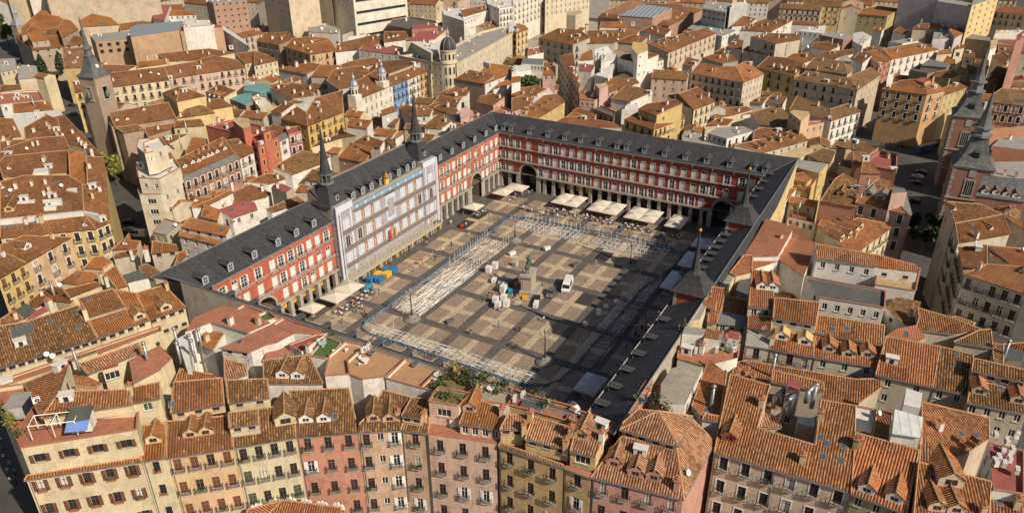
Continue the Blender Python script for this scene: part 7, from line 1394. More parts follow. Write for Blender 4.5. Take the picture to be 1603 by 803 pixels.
# ------------------------------------------------------------------ square furniture
def lamp_post():
 r = thing('street_lamp', 'four lantern cast iron lamp post on a round stone plinth', 'street lamp', (0, 0, 0))
 b = MB(); b.lathe([(2.2, 0), (2.2, .35), (1.9, .5), (1.75, .55), (1.5, .8), (1.2, .9), (1.0, 1.2), (.55, 1.5)], PL('dark_granite', (.20, .19, .16), .85, var=.35, scale=1.5), 16); b.build('plinth', r)
 b = MB(); b.lathe([(.34, 1.4), (.3, 1.9), (.2, 2.2), (.16, 2.6), (.12, 7.2), (.2, 7.4), (.08, 7.8)], IRON, 8)
 for k in range(4): t = k*math.pi/2+.4; b.beam((0, 0, 7.0), (1.1*math.cos(t), 1.1*math.sin(t), 7.5), .06, IRON, 5)
 b.build('post', r)
 l = MB(); l.lathe([(.12, 0), (.26, .55), (.3, .6), (.1, .9), (.03, 1.1)], m_plain('lantern_glass', (.30, .30, .27), .2), 6); l = l.mesh('lantern')
 for k in range(4): t = k*math.pi/2+.4; put('lantern', l, r, (1.1*math.cos(t), 1.1*math.sin(t), 7.55))
 put('lantern', l, r, (0, 0, 8.0)).scale = (1.15, 1.15, 1.3)
 remember(r); return r
LP = lamp_post(); first = True
for (x, y), lab in (((-27.7, 19.1), 'four lantern iron lamp post among loose white bars on the sunlit left'), ((-28.5, -19.8), 'four lantern iron lamp post at the edge of the big shadow nearest the viewer'), ((26.2, -19.8), 'four lantern iron lamp post standing in shade beside the upright white posts at right'), ((26.2, 18.5), 'four lantern iron lamp post at the far left corner of the white frames')):
 if first: LP.location = (x, y, 0); LP['label'] = lab; LP['group'] = 'lamp posts of the square'; first = False
 else: dup(LP, (x, y, 0), .2, lab)
def skin_mesh(name, verts, edges, radii, root=0, sub=1, mat=None):
 me = bpy.data.meshes.new(name+'_cage'); me.from_pydata(verts, edges, []); o = bpy.data.objects.new(name+'_cage', me); COL.objects.link(o)
 o.modifiers.new('s', 'SKIN'); 
 for i, r in enumerate(radii): v = me.skin_vertices[0].data[i]; v.radius = (r, r) if not isinstance(r, tuple) else r; v.use_root = (i == root)
 if sub: o.modifiers.new('u', 'SUBSURF').levels = sub
 dg = bpy.context.evaluated_depsgraph_get(); e = o.evaluated_get(dg); out = bpy.data.meshes.new_from_object(e); out.name = name
 bpy.data.objects.remove(o); bpy.data.meshes.remove(me)
 if mat: out.materials.clear(); out.materials.append(mat)
 out.polygons.foreach_set('use_smooth', [True]*len(out.polygons)); return out
BRONZE = PL('green_bronze', (.10, .15, .115), .55, .35, var=.35)
def statue():
 r = thing('statue', 'green bronze rider on horseback on a tall stone pedestal', 'statue', (-1.0, -.8, 0), R(12)); r.scale = (1.18,)*3
 b = MB(); b.box(-3.6, 3.6, -2.6, 2.6, 0, .35, STONE); b.box(-3.1, 3.1, -2.1, 2.1, .35, .8, STONE); b.box(-2.5, 2.5, -1.5, 1.5, .8, 1.6, PL('pale_stone', (.38, .34, .28), .8, var=.3)); b.box(-2.1, 2.1, -1.2, 1.2, 1.6, 5.2, PL('pale_stone', (.38, .34, .28), .8, var=.3)); b.box(-2.5, 2.5, -1.5, 1.5, 5.2, 5.7, PL('pale_stone', (.38, .34, .28), .8, var=.3), True)
 for s in (-1, 1): b.box(-1.5, 1.5, s*1.2-.03 if s > 0 else -1.26, 1.26 if s > 0 else -1.2+.03, 2.2, 4.6, PL('marble_panel', (.46, .34, .25), .6))
 b.box(-2.16, -2.1, -.8, .8, 2.2, 4.6, PL('marble_panel', (.46, .34, .25), .6)); b.build('pedestal', r)
 f = MB()
 for sx in (-1, 1):
  for sy in (-1, 1): f.beam((sx*3.4, sy*2.4, .3), (sx*3.4, sy*2.4, 1.6), .08, IRON, 5)
 for s in (-1, 1): f.beam((-3.4, s*2.4, 1.5), (3.4, s*2.4, 1.5), .05, IRON, 4); f.beam((s*3.4, -2.4, 1.5), (s*3.4, 2.4, 1.5), .05, IRON, 4)
 f.build('railing', r)
 z = 5.7; V = []; E_ = []; RR = []
 def add(p, rad, par=None):
  V.append((p[0], p[1], p[2]+z)); RR.append(rad)
  if par is not None: E_.append((par, len(V)-1))
  return len(V)-1
 hip = add((-1.0, 0, 2.05), .52); mid = add((-.2, 0, 1.95), .5, hip); ch = add((.75, 0, 2.1), .52, mid); nk = add((1.25, 0, 2.75), .33, ch); pol = add((1.45, 0, 3.4), .24, nk); hd = add((1.85, 0, 3.15), .19, pol); add((2.2, 0, 2.7), .12, hd)
 for s in (-1, 1):
  a = add((-1.15, s*.3, 1.45), .26, hip); b_ = add((-1.45, s*.3, .85), .14, a); add((-1.2, s*.3, .05), .11, b_)
 a = add((.85, .28, 1.4), .2, ch); b_ = add((.9, .28, .75), .12, a); add((.85, .28, .05), .11, b_)
 a = add((1.05, -.28, 1.6), .2, ch); b_ = add((1.6, -.28, 1.35), .13, a); add((1.5, -.28, .75), .1, b_)
 t1 = add((-1.55, 0, 2.1), .14, hip); t2 = add((-1.85, 0, 1.4), .16, t1); add((-1.8, 0, .5), .08, t2)
 put('horse', skin_mesh('horse', V, E_, RR, 0, 1, BRONZE), r)
 V = []; E_ = []; RR = []
 pe = add((-.15, 0, 2.55), .28); w1 = add((-.12, 0, 2.95), .25, pe); c1 = add((-.1, 0, 3.4), .31, w1); n1 = add((-.08, 0, 3.72), .12, c1); h1 = add((-.05, 0, 4.0), .2, n1); add((-.05, 0, 4.2), .13, h1)
 for s in (-1, 1):
  k = add((.15, s*.5, 2.3), .17, pe); k2 = add((.45, s*.62, 1.85), .13, k); f_ = add((.25, s*.62, 1.2), .09, k2); add((.5, s*.62, 1.12), .07, f_)
  sh = add((-.1, s*.4, 3.42), .14, c1); el = add((.1 if s < 0 else -.1, s*.55, 3.0), .1, sh); add((.55, s*.35 if s > 0 else -.5, 2.95 if s > 0 else 3.2), .08, el)
 put('rider', skin_mesh('rider', V, E_, RR, 0, 1, BRONZE), r)
statue()
# stall frames being put up: white posts, floor rails, loose bars
STEELW = PL('white_steel', (.74, .73, .70), .45, var=.05)
STN = {}
def stall(kind, L, D, loc, rz, label, group, posts=2.8, loose=6):
 b = MB(); r = .048; nx = max(2, int(L/1.3)); ny = 3
 for i in range(nx+1): x = -L/2+L*i/nx; b.beam((x, -D/2, .08), (x, D/2, .08), r, STEELW, 4, cap=False)
 for j in range(ny+1): y = -D/2+D*j/ny; b.beam((-L/2, y, .12), (L/2, y, .12), r, STEELW, 4, cap=False)
 k_ = STN[group] = STN.get(group, -1)+1
 root = tag(b.build('stall_frame', None, loc, rz), label + ', ' + ('first', 'second', 'third', 'fourth', 'fifth', 'sixth', 'seventh', 'eighth', 'ninth', 'tenth')[k_] + ' along', 'stall frame', group)
 if posts:
  pm = MB(); pm.beam((0, 0, 0), (0, 0, posts), .055, STEELW, 5); pm = pm.mesh('post')
  for i in range(nx+1):
   for s in (-1, 1):
    if random.random() < (.85 if kind == 'up' else .3): put('post', pm, root, (-L/2+L*i/nx, s*D/2, .1)).scale = (1, 1, random.uniform(.8, 1.1))
 lb = MB()
 for k in range(loose):
  a = random.gauss(0, .12 if kind == 'loose' else .25); l = random.uniform(2.5, 5.2) if kind == 'loose' else random.uniform(1.2, 2.6); x, y = random.uniform(-L/2, L/2), random.uniform(-D/2, D/2); dx, dy = math.cos(a)*l/2, math.sin(a)*l/2; z = .17+.08*random.random()
  lb.beam((x-dx, y-dy, z), (x+dx, y+dy, z+random.uniform(0, .2)), .055, STEELW, 4, cap=False)
 if lb.v: tag(lb.build('loose_bar', root), kind='stuff')
 return root
G1 = 'white stall frames going up round the square'
for i in range(6): stall('loose', 4.4, 8.2, (-22.3+i*4.3, 22.3, .02), R(0), 'flat white stall frame strewn with loose bars beside the left blue fence', 'flat stall frames along the left fence', posts=0, loose=30)
for i in range(5): stall('up', 4.3, 7.6, (4.2+i*4.3, 23.2, .02), 0, 'white stall frame with tall uprights at the far end of the left fence', 'upright stall frames at the far left', posts=3.4, loose=9)
for i in range(10): stall('loose', 4.2, 4.8, (-36.2, 22.5-i*4.6, .02), R(90), 'flat white stall grid along the near fence below the terraces', 'flat stall grids along the near fence', posts=0 if i % 4 else 2.4, loose=12)
for i in range(5): stall('up', 4.2, 8.0, (39, 21.5-i*4.6, .02), R(90), 'white stall frame with many uprights at far left below the cream parasols', 'far stall frames left of the gap', posts=2.6, loose=14)
for i in range(5): stall('up', 4.2, 8.0, (38.6, -5-i*4.7, .02), R(90), 'white stall frame with many uprights at far right behind the shaded lamp post', 'far stall frames right of the gap', posts=2.6, loose=14)
for i in range(4): stall('up', 4.2, 6.2, (7.5+i*4.3, -27.5, .02), 0, 'shaded white stall frame with uprights along the right fence', 'shaded stall frames along the right fence', posts=2.8, loose=5)
for i in range(3): stall('up', 4.2, 6.2, (-7+i*4.3, -27.8, .02), 0, 'shaded white stall floor grid in the middle of the right fence', 'shaded stall grids in the middle of the right fence', posts=0, loose=8)
for i in range(2): stall('up', 3.8, 6.6, (-19.6+i*3.9, -28, .02), 0, 'shaded white stall frame in the two frame cluster at the near right', 'two frame cluster at the near right', posts=3.2, loose=5)
# blue debris fence round the works
BLUEF = PL('blue_fence_net', (.12, .20, .30), .8, var=.5, scale=1.5)
def fence():
 r = thing('barrier_fence', 'low blue netting fence running round the stall works', 'fence', (0, 0, 0))
 pts = [(42, 28.4), (-19.4, 28.3)] + [(-35.4, 28.3), (-37.8, 27.3), (-38.8, 25)] + [(-38.9, 10), (-39.3, -20), (-37.7, -23.6), (-34.2, -26.2), (-26, -27), (16, -27.6), (40, -32.2)] + [(44.6, -26), (45.4, -14), (44, 4), (43.4, 24), (42, 28.4)]
 for a, b in zip(pts, pts[1:]):
  L = math.hypot(b[0]-a[0], b[1]-a[1]); n = max(1, int(round(L/3.2)))
  for k in range(n):
   p = (a[0]+(b[0]-a[0])*k/n, a[1]+(b[1]-a[1])*k/n); q = (a[0]+(b[0]-a[0])*(k+1)/n, a[1]+(b[1]-a[1])*(k+1)/n)
   m = MB(); d = Vector((q[0]-p[0], q[1]-p[1], 0)); l = d.length; m.box(0, l-.1, -.02, .02, .25, .72, BLUEF); m.beam((0, 0, 0), (0, 0, 1.1), .04, STEEL, 4); m.box(-.3, .3, -.3, .3, 0, .1, STONE)
   for t_ in range(4): x = random.uniform(.1, l-.3); m.box(x, x+random.uniform(.3, .7), -.25, .25, .0, random.uniform(.15, .5), BLUEF)
   m.build('fence_panel', r, (p[0], p[1], .02), math.atan2(d.y, d.x)+random.uniform(-.06, .06))
fence()
# parasols
CANV = PL('cream_canvas', (.62, .56, .46), .85, var=.08); CANB = PL('white_canvas_parasol', (.62, .62, .62), .85, var=.06)
def parasol_proto(w_, d_, mat, label, group):
 r = thing('parasol', label, 'parasol', (0, 0, 0), 0, group)
 c = MB(); a, b = w_/2, d_/2; z0, z1 = 2.7, 3.75; n = 5
 cor = [(-a, -b), (a, -b), (a, b), (-a, b)]
 for i in range(4):
  p, q = cor[i], cor[(i+1) % 4]
  for k in range(n):
   t0, t1 = k/n, (k+1)/n; h = lambda t: z1-(z1-z0)*t**.85; sag = lambda t: .0
   c.poly([(p[0]*t0, p[1]*t0, h(t0)), (p[0]*t1, p[1]*t1, h(t1)), (q[0]*t1, q[1]*t1, h(t1)), (q[0]*t0, q[1]*t0, h(t0))] if k else [(0, 0, z1), (p[0]*t1, p[1]*t1, h(t1)), (q[0]*t1, q[1]*t1, h(t1))], mat)
  c.poly([(p[0], p[1], z0), (q[0], q[1], z0), (q[0], q[1], z0-.3), (p[0], p[1], z0-.3)], mat)
 c.build('canopy', r)
 p = MB(); p.beam((0, 0, 0), (0, 0, 3.9), .07, STEEL, 6); p.box(-.5, .5, -.5, .5, 0, .12, STONE)
 for q in cor: p.beam((0, 0, 3.0), (q[0]*.97, q[1]*.97, z0+.02), .03, STEEL, 4, cap=False)
 p.build('pole', r); remember(r); return r
pos_list = []
def par_grid(x0, x1, y0, y1, nx, ny, mat, label, group, rz=0.0):
 w_, d_ = (x1-x0)/nx, (y1-y0)/ny; proto = None
 for i in range(nx):
  for j in range(ny):
   x, y = x0+w_*(i+.5), y0+d_*(j+.5)
   if proto is None: proto = parasol_proto(w_*1.01, d_*1.01, mat, label, group); proto.location = (x, y, 0)
   else: proto_ = dup(proto, (x, y, 0.03*((i+j) % 2)))
   o_ = proto if i == j == 0 else proto_
   if nx*ny > 1: o_['label'] = ' '.join(filter(None, (('front', 'rear')[i] if nx > 1 else '', ('right', 'left')[j] if ny > 1 else '', label)))
   pos_list.append((x, y, w_, d_))
def at3(x, y): return x, y
par_grid(54.5, 64, 10.6, 20.2, 2, 2, CANV, 'large cream parasol of the leftmost far block', 'leftmost four cream parasols at the far side')
par_grid(54.5, 64.5, -3.6, 6.8, 2, 2, CANV, 'large cream parasol of the second far block', 'second four cream parasols at the far side')
par_grid(54.4, 64.5, -16.6, -6.3, 2, 2, CANV, 'large cream parasol of the third far block', 'third four cream parasols at the far side')
par_grid(54.3, 64.3, -25.6, -20.2, 2, 1, CANV, 'large cream parasol partly in shade right of the third block', 'two half shaded cream parasols at the far side')
par_grid(-34, -22.5, 38.6, 44.4, 2, 1, CANV, 'large cream parasol in front of the yellow shop blinds', 'two cream parasols before the yellow blinds')
par_grid(-41, -36.4, 40.4, 45.4, 1, 1, CANV, 'single cream parasol nearest the terracotta terraces at left', None)
par_grid(36, 41.5, 38.8, 44, 1, 1, CANV, 'single cream parasol beside the red motorbike under the sunlit wing', None)
par_grid(52, 58, 36.5, 42, 1, 1, CANV, 'cream parasol near the far left corner of the square, front one', None)
par_grid(58.2, 64, 33.5, 40.5, 1, 1, CANV, 'cream parasol near the far left corner of the square, rear one', None)
par_grid(-38.2, -30.8, -36.6, -31.6, 2, 1, CANB, 'grey white parasol in the deep shade at the near right corner', 'two shaded parasols at the near right corner')
par_grid(44, 51, -37.5, -32, 1, 1, CANB, 'shaded parasol furthest along the shaded right side', None)
par_grid(30, 40, -38, -32.5, 2, 1, CANB, 'shaded parasol halfway along the shaded right side', 'two shaded parasols halfway along the right side')
par_grid(15, 26, -38, -32.5, 2, 1, CANB, 'shaded parasol behind the near slate spire', 'two shaded parasols behind the near spire')
# people
SKINM = PL('skin', (.45, .27, .19), .6); HAIRM = PL('hair', (.05, .035, .025), .7)
CLO = [PL('cloth_'+n, c, .85) for n, c in (('black', (.03, .03, .035)), ('navy', (.04, .05, .11)), ('white', (.68, .66, .63)), ('red', (.48, .05, .05)), ('grey', (.22, .22, .23)), ('blue', (.12, .22, .42)), ('tan', (.40, .30, .19)), ('green', (.12, .20, .10)), ('pink', (.58, .28, .30)))]
CN = ['black', 'navy', 'white', 'red', 'grey', 'blue', 'tan', 'green', 'pink']
def person_mesh(pose):
 V = []; E_ = []; RR = []
 def add(p, r, par=None):
  V.append(p); RR.append(r)
  if par is not None: E_.append((par, len(V)-1))
  return len(V)-1
 st = {'stand': .06, 'walk': .28, 'sit': 0}[pose]
 dz = 0 if pose != 'sit' else -.42
 pe = add((0, 0, .93+dz), .155); wa = add((0, 0, 1.1+dz), .14, pe); chh = add((0, 0, 1.34+dz), .17, wa); nk = add((0, 0, 1.5+dz), .06, chh); hd = add((.02, 0, 1.62+dz), .1, nk); add((.02, 0, 1.74+dz), .075, hd)
 for s in (-1, 1):
  if pose == 'sit': k = add((.42, s*.1, .52), .085, pe); an = add((.42, s*.1, .1), .055, k); add((.58, s*.1, .05), .045, an)
  else: hp = add((0, s*.1, .84), .1, pe); k = add((.05+st*s*.5, s*.1, .48), .075, hp); an = add((s*st-.04, s*.1, .08), .05, k); add((s*st+.12, s*.1, .04), .042, an)
  sh = add((0, s*.2, 1.42+dz), .07, chh); el = add((-.04-s*st*.4, s*.25, 1.15+dz), .05, sh); wr = add((.1-s*st*.6, s*.24, .92+dz), .036, el); pm = add((.13-s*st*.6, s*.24, .86+dz), .03, wr)
 me = skin_mesh('person', V, E_, RR, 0, 1)
 me.materials.clear()
 for m in (CLO[0], CLO[1], SKINM, HAIRM): me.materials.append(m)
 for p in me.polygons:
  z = p.center.z-dz; y = abs(p.center.y)
  if pose == 'sit': p.material_index = 3 if z > 1.7 else 2 if z > 1.48 else 0 if p.center.z > .62 and p.center.x < .2 else 1
  else: p.material_index = 3 if z > 1.7 or (z > 1.56 and p.center.x < -.02) else 2 if z > 1.48 or (y > .2 and z < 1.0) else 0 if z > .95 else 1
 return me
PM = {k: person_mesh(k) for k in ('stand', 'walk', 'sit')}
def person(x, y, z0, pose, top, bot, where, rz=None):
 o = put('person', PM[pose], None, (x, y, z0), random.uniform(0, 6.28) if rz is None else rz)
 for i, c in ((0, top), (1, bot)): o.material_slots[i].link = 'OBJECT'; o.material_slots[i].material = CLO[c]
 lab = 'person in %s top, %s trousers, %s %s' % (CN[top], CN[bot], {'stand': 'standing', 'walk': 'walking', 'sit': 'seated'}[pose], where)
 tag(o, lab, 'person', lab); o.scale = (1.08,)*3
 return o
def crowd(n, x0, x1, y0, y1, where, seats=0, dark=.5):
 for i in range(int(n*1.02)):
  top = random.choice((0, 1, 4, 0, 0)) if random.random() < dark else random.choice((2, 2, 3, 5, 6, 8, 2, 7)); bot = random.choice((0, 1, 1, 4, 5, 6))
  person(random.uniform(x0, x1), random.uniform(y0, y1), .02, random.choice(('stand', 'walk')), top, bot, where)
# tables with seated people under the parasols
CHM = None
def cafe_proto():
 r = thing('cafe_table', 'small round cafe table', 'table', (0, 0, 0)); t = MB(); t.lathe([(.42, .70), (.42, .74)], WHITE, 10); t.build('table_top', r); t = MB(); t.beam((0, 0, .03), (0, 0, .70), .04, STEEL, 5); t.lathe([(.25, 0), (.22, .04)], STEEL, 8); t.build('leg', r); remember(r)
 c = thing('cafe_chair', 'aluminium cafe chair', 'chair', (0, 0, 0)); s = MB(); s.box(-.22, .22, -.22, .22, .42, .46, STEEL, True); s.build('seat', c); s = MB(); s.box(-.25, -.2, -.22, .22, .5, .85, STEEL, True); s.build('backrest', c)
 l = MB()
 for a in (-.2, .2):
  for b in (-.2, .2): l.beam((a, b, 0), (a, b, .42), .02, STEEL, 4)
 l.build('legs', c); remember(c); return r, c
TB0, CH0 = cafe_proto(); TBF = [True, True]
def cafe(x, y, where, sit=2):
 global TBF
 lab = 'small round cafe table ' + where; lc = 'aluminium cafe chair ' + where
 if TBF[0]: TB0.location = (x, y, .02); TB0['label'] = lab; TB0['group'] = 'cafe tables '+where; TBF[0] = False
 else: dup(TB0, (x, y, .02), 0, lab, 'cafe tables '+where)
 n = random.choice((3, 4)); a0 = random.random()*6
 for k in range(n):
  a = a0+k*2*math.pi/n; px, py = x+.75*math.cos(a), y+.75*math.sin(a)
  if TBF[1]: CH0.location = (px, py, .02); CH0.rotation_euler.z = a+math.pi; CH0['label'] = lc; CH0['group'] = 'cafe chairs '+where; TBF[1] = False
  else: dup(CH0, (px, py, .02), a+math.pi, lc, 'cafe chairs '+where)
  if k < sit and random.random() < .66: person(px, py, .02, 'sit', random.choice((0, 1, 2, 3, 4, 5, 8)), random.choice((0, 1, 4)), 'at a table '+where, a+math.pi)
def cafe_zone(x0, x1, y0, y1, nx, ny, where, sit=2):
 for i in range(nx):
  for j in range(ny): cafe(x0+(x1-x0)*(i+.5)/nx+random.uniform(-.3, .3), y0+(y1-y0)*(j+.5)/ny+random.uniform(-.3, .3), where, sit)
cafe_zone(51, 55, 9, 21, 2, 5, 'before the leftmost far parasols')
cafe_zone(51, 55, -4, 7, 2, 5, 'before the second far parasols')
cafe_zone(51, 55, -17, -6, 2, 5, 'before the third far parasols')
cafe_zone(50.5, 54.5, -27, -20, 1, 3, 'before the half shaded parasols')
cafe_zone(-36, -21, 35.5, 39, 7, 2, 'before the yellow blind parasols', 1)
cafe_zone(36, 42, 38, 40, 3, 1, 'under the parasol by the motorbike', 2)
cafe_zone(52, 63, 34.5, 37, 4, 1, 'near the far left corner', 2)
cafe_zone(49, 52, 22, 30, 2, 3, 'in the far left open', 2)
crowd(34, 46.5, 53, -2, 30, 'by the far cafe terraces', dark=.35); crowd(14, 46, 52, -24, -2, 'before the far right parasols', dark=.4)
crowd(16, 58, 65.5, 32, 38, 'under the far left archway', dark=.5); crowd(12, -30, 40, 32, 36, 'on the open paving left of the blue fence', dark=.5); crowd(5, 20, 45, 29.5, 33, 'close to the blue fence far left', dark=.4)
crowd(8, -38, -30, 28.8, 36, 'by the left fence corner', dark=.6); crowd(8, -24, -16, 36, 40, 'right of the yellow blind parasols', dark=.5)
crowd(20, -12, 2, -38, -31.5, 'grouped in the deep shade at right', dark=.9); crowd(14, -35, 40, -40, -33, 'crossing the shaded right side', dark=.8); crowd(8, -44, -40, -24, 22, 'along the near fence', dark=.7); crowd(5, 36, 52, -42, -36, 'by the shaded far parasols', dark=.8)
crowd(8, -14, 2, -2, 8, 'working by the statue', dark=.5); crowd(9, -30, 30, -14, 18, 'walking over the middle of the square', dark=.5); crowd(8, -20, 50, 40, 45, 'close under the sunlit arcades', dark=.5)
# vehicles
TYRE = PL('tyre', (.02, .02, .02), .9); RIM = PL('rim', (.35, .35, .36), .4, .5); HEADL = PL('headlamp', (.7, .7, .65), .2); TAILL = PL('tail_lamp', (.4, .02, .02), .3); CGLASS = PL('car_glass', (.02, .025, .03), .08)
WHM = None
def vehicle(name, label, cat, loc, rz, body, prof, glassz, L, W_, group=None, roof=None):
 """prof: side outline [(x,z)], extruded with narrower top (tumblehome)"""
 r = thing(name, label, cat, loc, rz, group); b = MB(); zmax = max(p[1] for p in prof); n = len(prof)
 hw = lambda z: W_/2*(1-.0 if z < glassz else 1-.16*(z-glassz)/max(.1, zmax-glassz))
 for i in range(n):
  (x0, z0), (x1, z1) = prof[i], prof[(i+1) % n]
  b.poly([(x0, -hw(z0), z0), (x1, -hw(z1), z1), (x1, hw(z1), z1), (x0, hw(z0), z0)], body)
 for s in (-1, 1): 
  lo = [(x, z) for x, z in prof]
  b.poly([(x, s*hw(z), z) for x, z in lo], body)
 b.build('body', r)
 g = MB()
 up = sorted([p for p in prof if p[1] > glassz+.15]); 
 xr, xf = up[0][0], up[-1][0]; z0, z1 = glassz+.05, zmax-.12
 xb = [p for p in prof if abs(p[1]-glassz) < .2 or p[1] <= glassz]; 
 for s in (-1, 1):
  y0, y1 = s*(hw(z0)+.012), s*(hw(z1)+.012); k = 3 if L < 5 else 2
  xa, xe = (xr+.15, xf-.1) if L < 5 else (xf-2.4, xf-.1)
  for i in range(k): a, c = xa+(xe-xa)*i/k+.05, xa+(xe-xa)*(i+1)/k-.05; g.poly([(a, y0, z0), (c+(.25 if i == k-1 else 0), y0, z0), (c, y1, z1), (a, y1, z1)], CGLASS)
 fr = [i for i in range(n) if prof[i][0] > 0 and prof[i][1] >= glassz-.1 and prof[(i+1) % n][1] > glassz+.1 or prof[i][0] > 0 and prof[i][1] > glassz+.1 and abs(prof[(i+1) % n][1]-glassz) < .25]
 for i in fr[:1]:
  (x0, z0), (x1, z1) = prof[i], prof[(i+1) % n]; q = Vector((z1-z0, 0, -(x1-x0))); q.normalize(); q = q*.015 if q.x > 0 else -q*.015
  g.poly([(x0*.96+x1*.04+q.x, -hw(z0)*.9, z0*.96+z1*.04+q.z), (x1*.92+x0*.08+q.x, -hw(z1)*.9, z1*.92+z0*.08+q.z), (x1*.92+x0*.08+q.x, hw(z1)*.9, z1*.92+z0*.08+q.z), (x0*.96+x1*.04+q.x, hw(z0)*.9, z0*.96+z1*.04+q.z)], CGLASS)
 g.build('windows', r)
 global WHM
 if WHM is None:
  t = MB(); k = 12
  for s in (-1, 1): t.poly([(.33*math.cos(a*2*math.pi/k), s*.11, .33*math.sin(a*2*math.pi/k)) for a in range(k)], TYRE); t.poly([(.2*math.cos(a*2*math.pi/k), s*.12, .2*math.sin(a*2*math.pi/k)) for a in range(k)], RIM)
  for a in range(k): t0, t1 = a*2*math.pi/k, (a+1)*2*math.pi/k; t.poly([(.33*math.cos(t0), -.11, .33*math.sin(t0)), (.33*math.cos(t1), -.11, .33*math.sin(t1)), (.33*math.cos(t1), .11, .33*math.sin(t1)), (.33*math.cos(t0), .11, .33*math.sin(t0))], TYRE)
  WHM = t.mesh('wheel')
 for x in (-L*.31, L*.31):
  for s in (-1, 1): put('wheel', WHM, r, (x, s*(W_/2-.06), .33))
 hl = MB(); hl.box(-.05, .05, -.2, .2, -.08, .08, HEADL, True); hl = hl.mesh('headlight'); xm = max(p[0] for p in prof); xn = min(p[0] for p in prof)
 tl = MB(); tl.box(-.04, .04, -.12, .12, -.15, .15, TAILL, True); tl = tl.mesh('tail_light')
 for s in (-1, 1): put('headlight', hl, r, (xm-.02, s*(W_/2-.3), .72)); put('tail_light', tl, r, (xn+.02, s*(W_/2-.18), .85))
 return r
VAN = [(-2.75, .3), (2.7, .3), (2.75, .9), (2.35, 1.15), (1.75, 2.0), (1.3, 2.35), (-2.6, 2.4), (-2.75, 1.2)]
CAR = [(-2.1, .3), (2.1, .3), (2.12, .68), (1.95, .82), (1.05, .95), (.45, 1.42), (-1.2, 1.46), (-1.85, 1.0), (-2.12, .9)]
WAG = [(-2.2, .3), (2.2, .3), (2.2, .7), (2.0, .9), (1.15, 1.05), (.55, 1.6), (-1.8, 1.65), (-2.15, 1.05)]
P_ = lambda n, c: PL(n, c, .3, var=.03)
WHITEP = P_('white_car_paint', (.72, .72, .70)); BLACKC = P_('black_car_paint', (.025, .026, .03)); GREYC = P_('grey_car_paint', (.12, .12, .125)); SILV = P_('silver_car_paint', (.42, .43, .44)); BLUEC = P_('blue_bus_paint', (.05, .10, .22))
vehicle('van', 'white panel van parked right of the statue', 'van', (6.6, -9.0, .02), R(195), WHITEP, VAN, 1.25, 5.5, 2.0).scale = (1.15,)*3
vehicle('car', 'dark grey estate car parked just before the white van', 'car', (1.2, -6.6, .02), R(195), GREYC, WAG, 1.05, 4.4, 1.85)
vehicle('car', 'black car nearest the viewer below the statue pedestal', 'car', (-4.0, -4.9, .02), R(205), BLACKC, CAR, .95, 4.2, 1.8)
# goods and site plant round the statue
CAB = PL('white_cabinet', (.70, .69, .66), .5, var=.04); YEL = PL('plant_yellow', (.72, .42, .02), .5); BLUB = PL('skip_blue', (.02, .16, .36), .6); CYAN = PL('skip_cyan', (.02, .30, .45), .6); PALE = PL('pallet_wood', (.42, .33, .22), .9)
def cabinet(x, y, rz, lab, s=(1.5, 1.5, 2.0), m=None, grp=None, name='cabinet', cat='cabinet'):
 r = thing(name, lab, cat, (x, y, .02), rz, grp); a, b, h = s; q = MB(); q.box(-a/2, a/2, -b/2, b/2, .15, h, m or CAB, True); q.box(-a/2-.03, a/2+.03, -b/2-.03, b/2+.03, h, h+.06, m or CAB, True); q.build('shell', r)
 d = MB(); d.box(-a/2-.04, -a/2, -b/2+.06, -.02, .2, h-.08, m or CAB); d.box(-a/2-.04, -a/2, .02, b/2-.06, .2, h-.08, m or CAB); d.box(-a/2-.07, -a/2-.04, -.12, -.06, h*.4, h*.6, IRON); d.build('door', r)
 f = MB()
 for sx in (-1, 1):
  for sy in (-1, 1): f.box(sx*(a/2-.15)-.07, sx*(a/2-.15)+.07, sy*(b/2-.15)-.07, sy*(b/2-.15)+.07, 0, .15, IRON)
 f.build('feet', r); return r
for (x, y), lab in (((-8.2, 2.9), 'white cabinet at the back left of the group of four'), ((-10.2, 4.3), 'white cabinet at the left of the group of four'), ((-10.3, .9), 'white cabinet at the right of the group of four'), ((-12.2, 2.4), 'white cabinet nearest the viewer in the group of four'), ((7.2, 14.6), 'white cabinet of the pair standing alone left of the statue, further one'), ((4.2, 15.0), 'white cabinet of the pair standing alone left of the statue, nearer one')): cabinet(x, y, R(12), lab, grp='white cabinets near the statue')
cabinet(-.2, 10.6, R(15), 'white tilted chest beside the wheeled carts left of the statue', (2.0, 1.2, 1.2)); cabinet(-3.4, 5.6, R(5), 'white open shelving unit left of the statue', (2.6, 1.4, 2.2)); cabinet(-6.5, -6.0, R(15), 'white counter stacked with goods below the black car', (2.6, 1.2, 1.3)); cabinet(11.5, 10.2, R(0), 'grey electrical box alone on the paving behind the statue', (1.4, 1.2, 1.5), PL('box_grey', (.40, .39, .33)))
for (x, y, c, lab) in ((-4.6, -1.6, YEL, 'yellow bin by the pedestal, right one'), (-3.9, -.1, YEL, 'yellow bin by the pedestal, left one'), (-3.2, 3.6, CYAN, 'cyan crate stack in front of the shelving unit'), (1.0, 6.5, GREYC, 'dark crate of cables left of the statue'), (-.6, 8.3, SILV, 'metal cart with a silver lid'), (2.0, 8.8, SILV, 'grey cart furthest from the statue')): cabinet(x, y, R(20), lab, (1.5, 1.2, 1.1), c, name='crate', cat='crate')
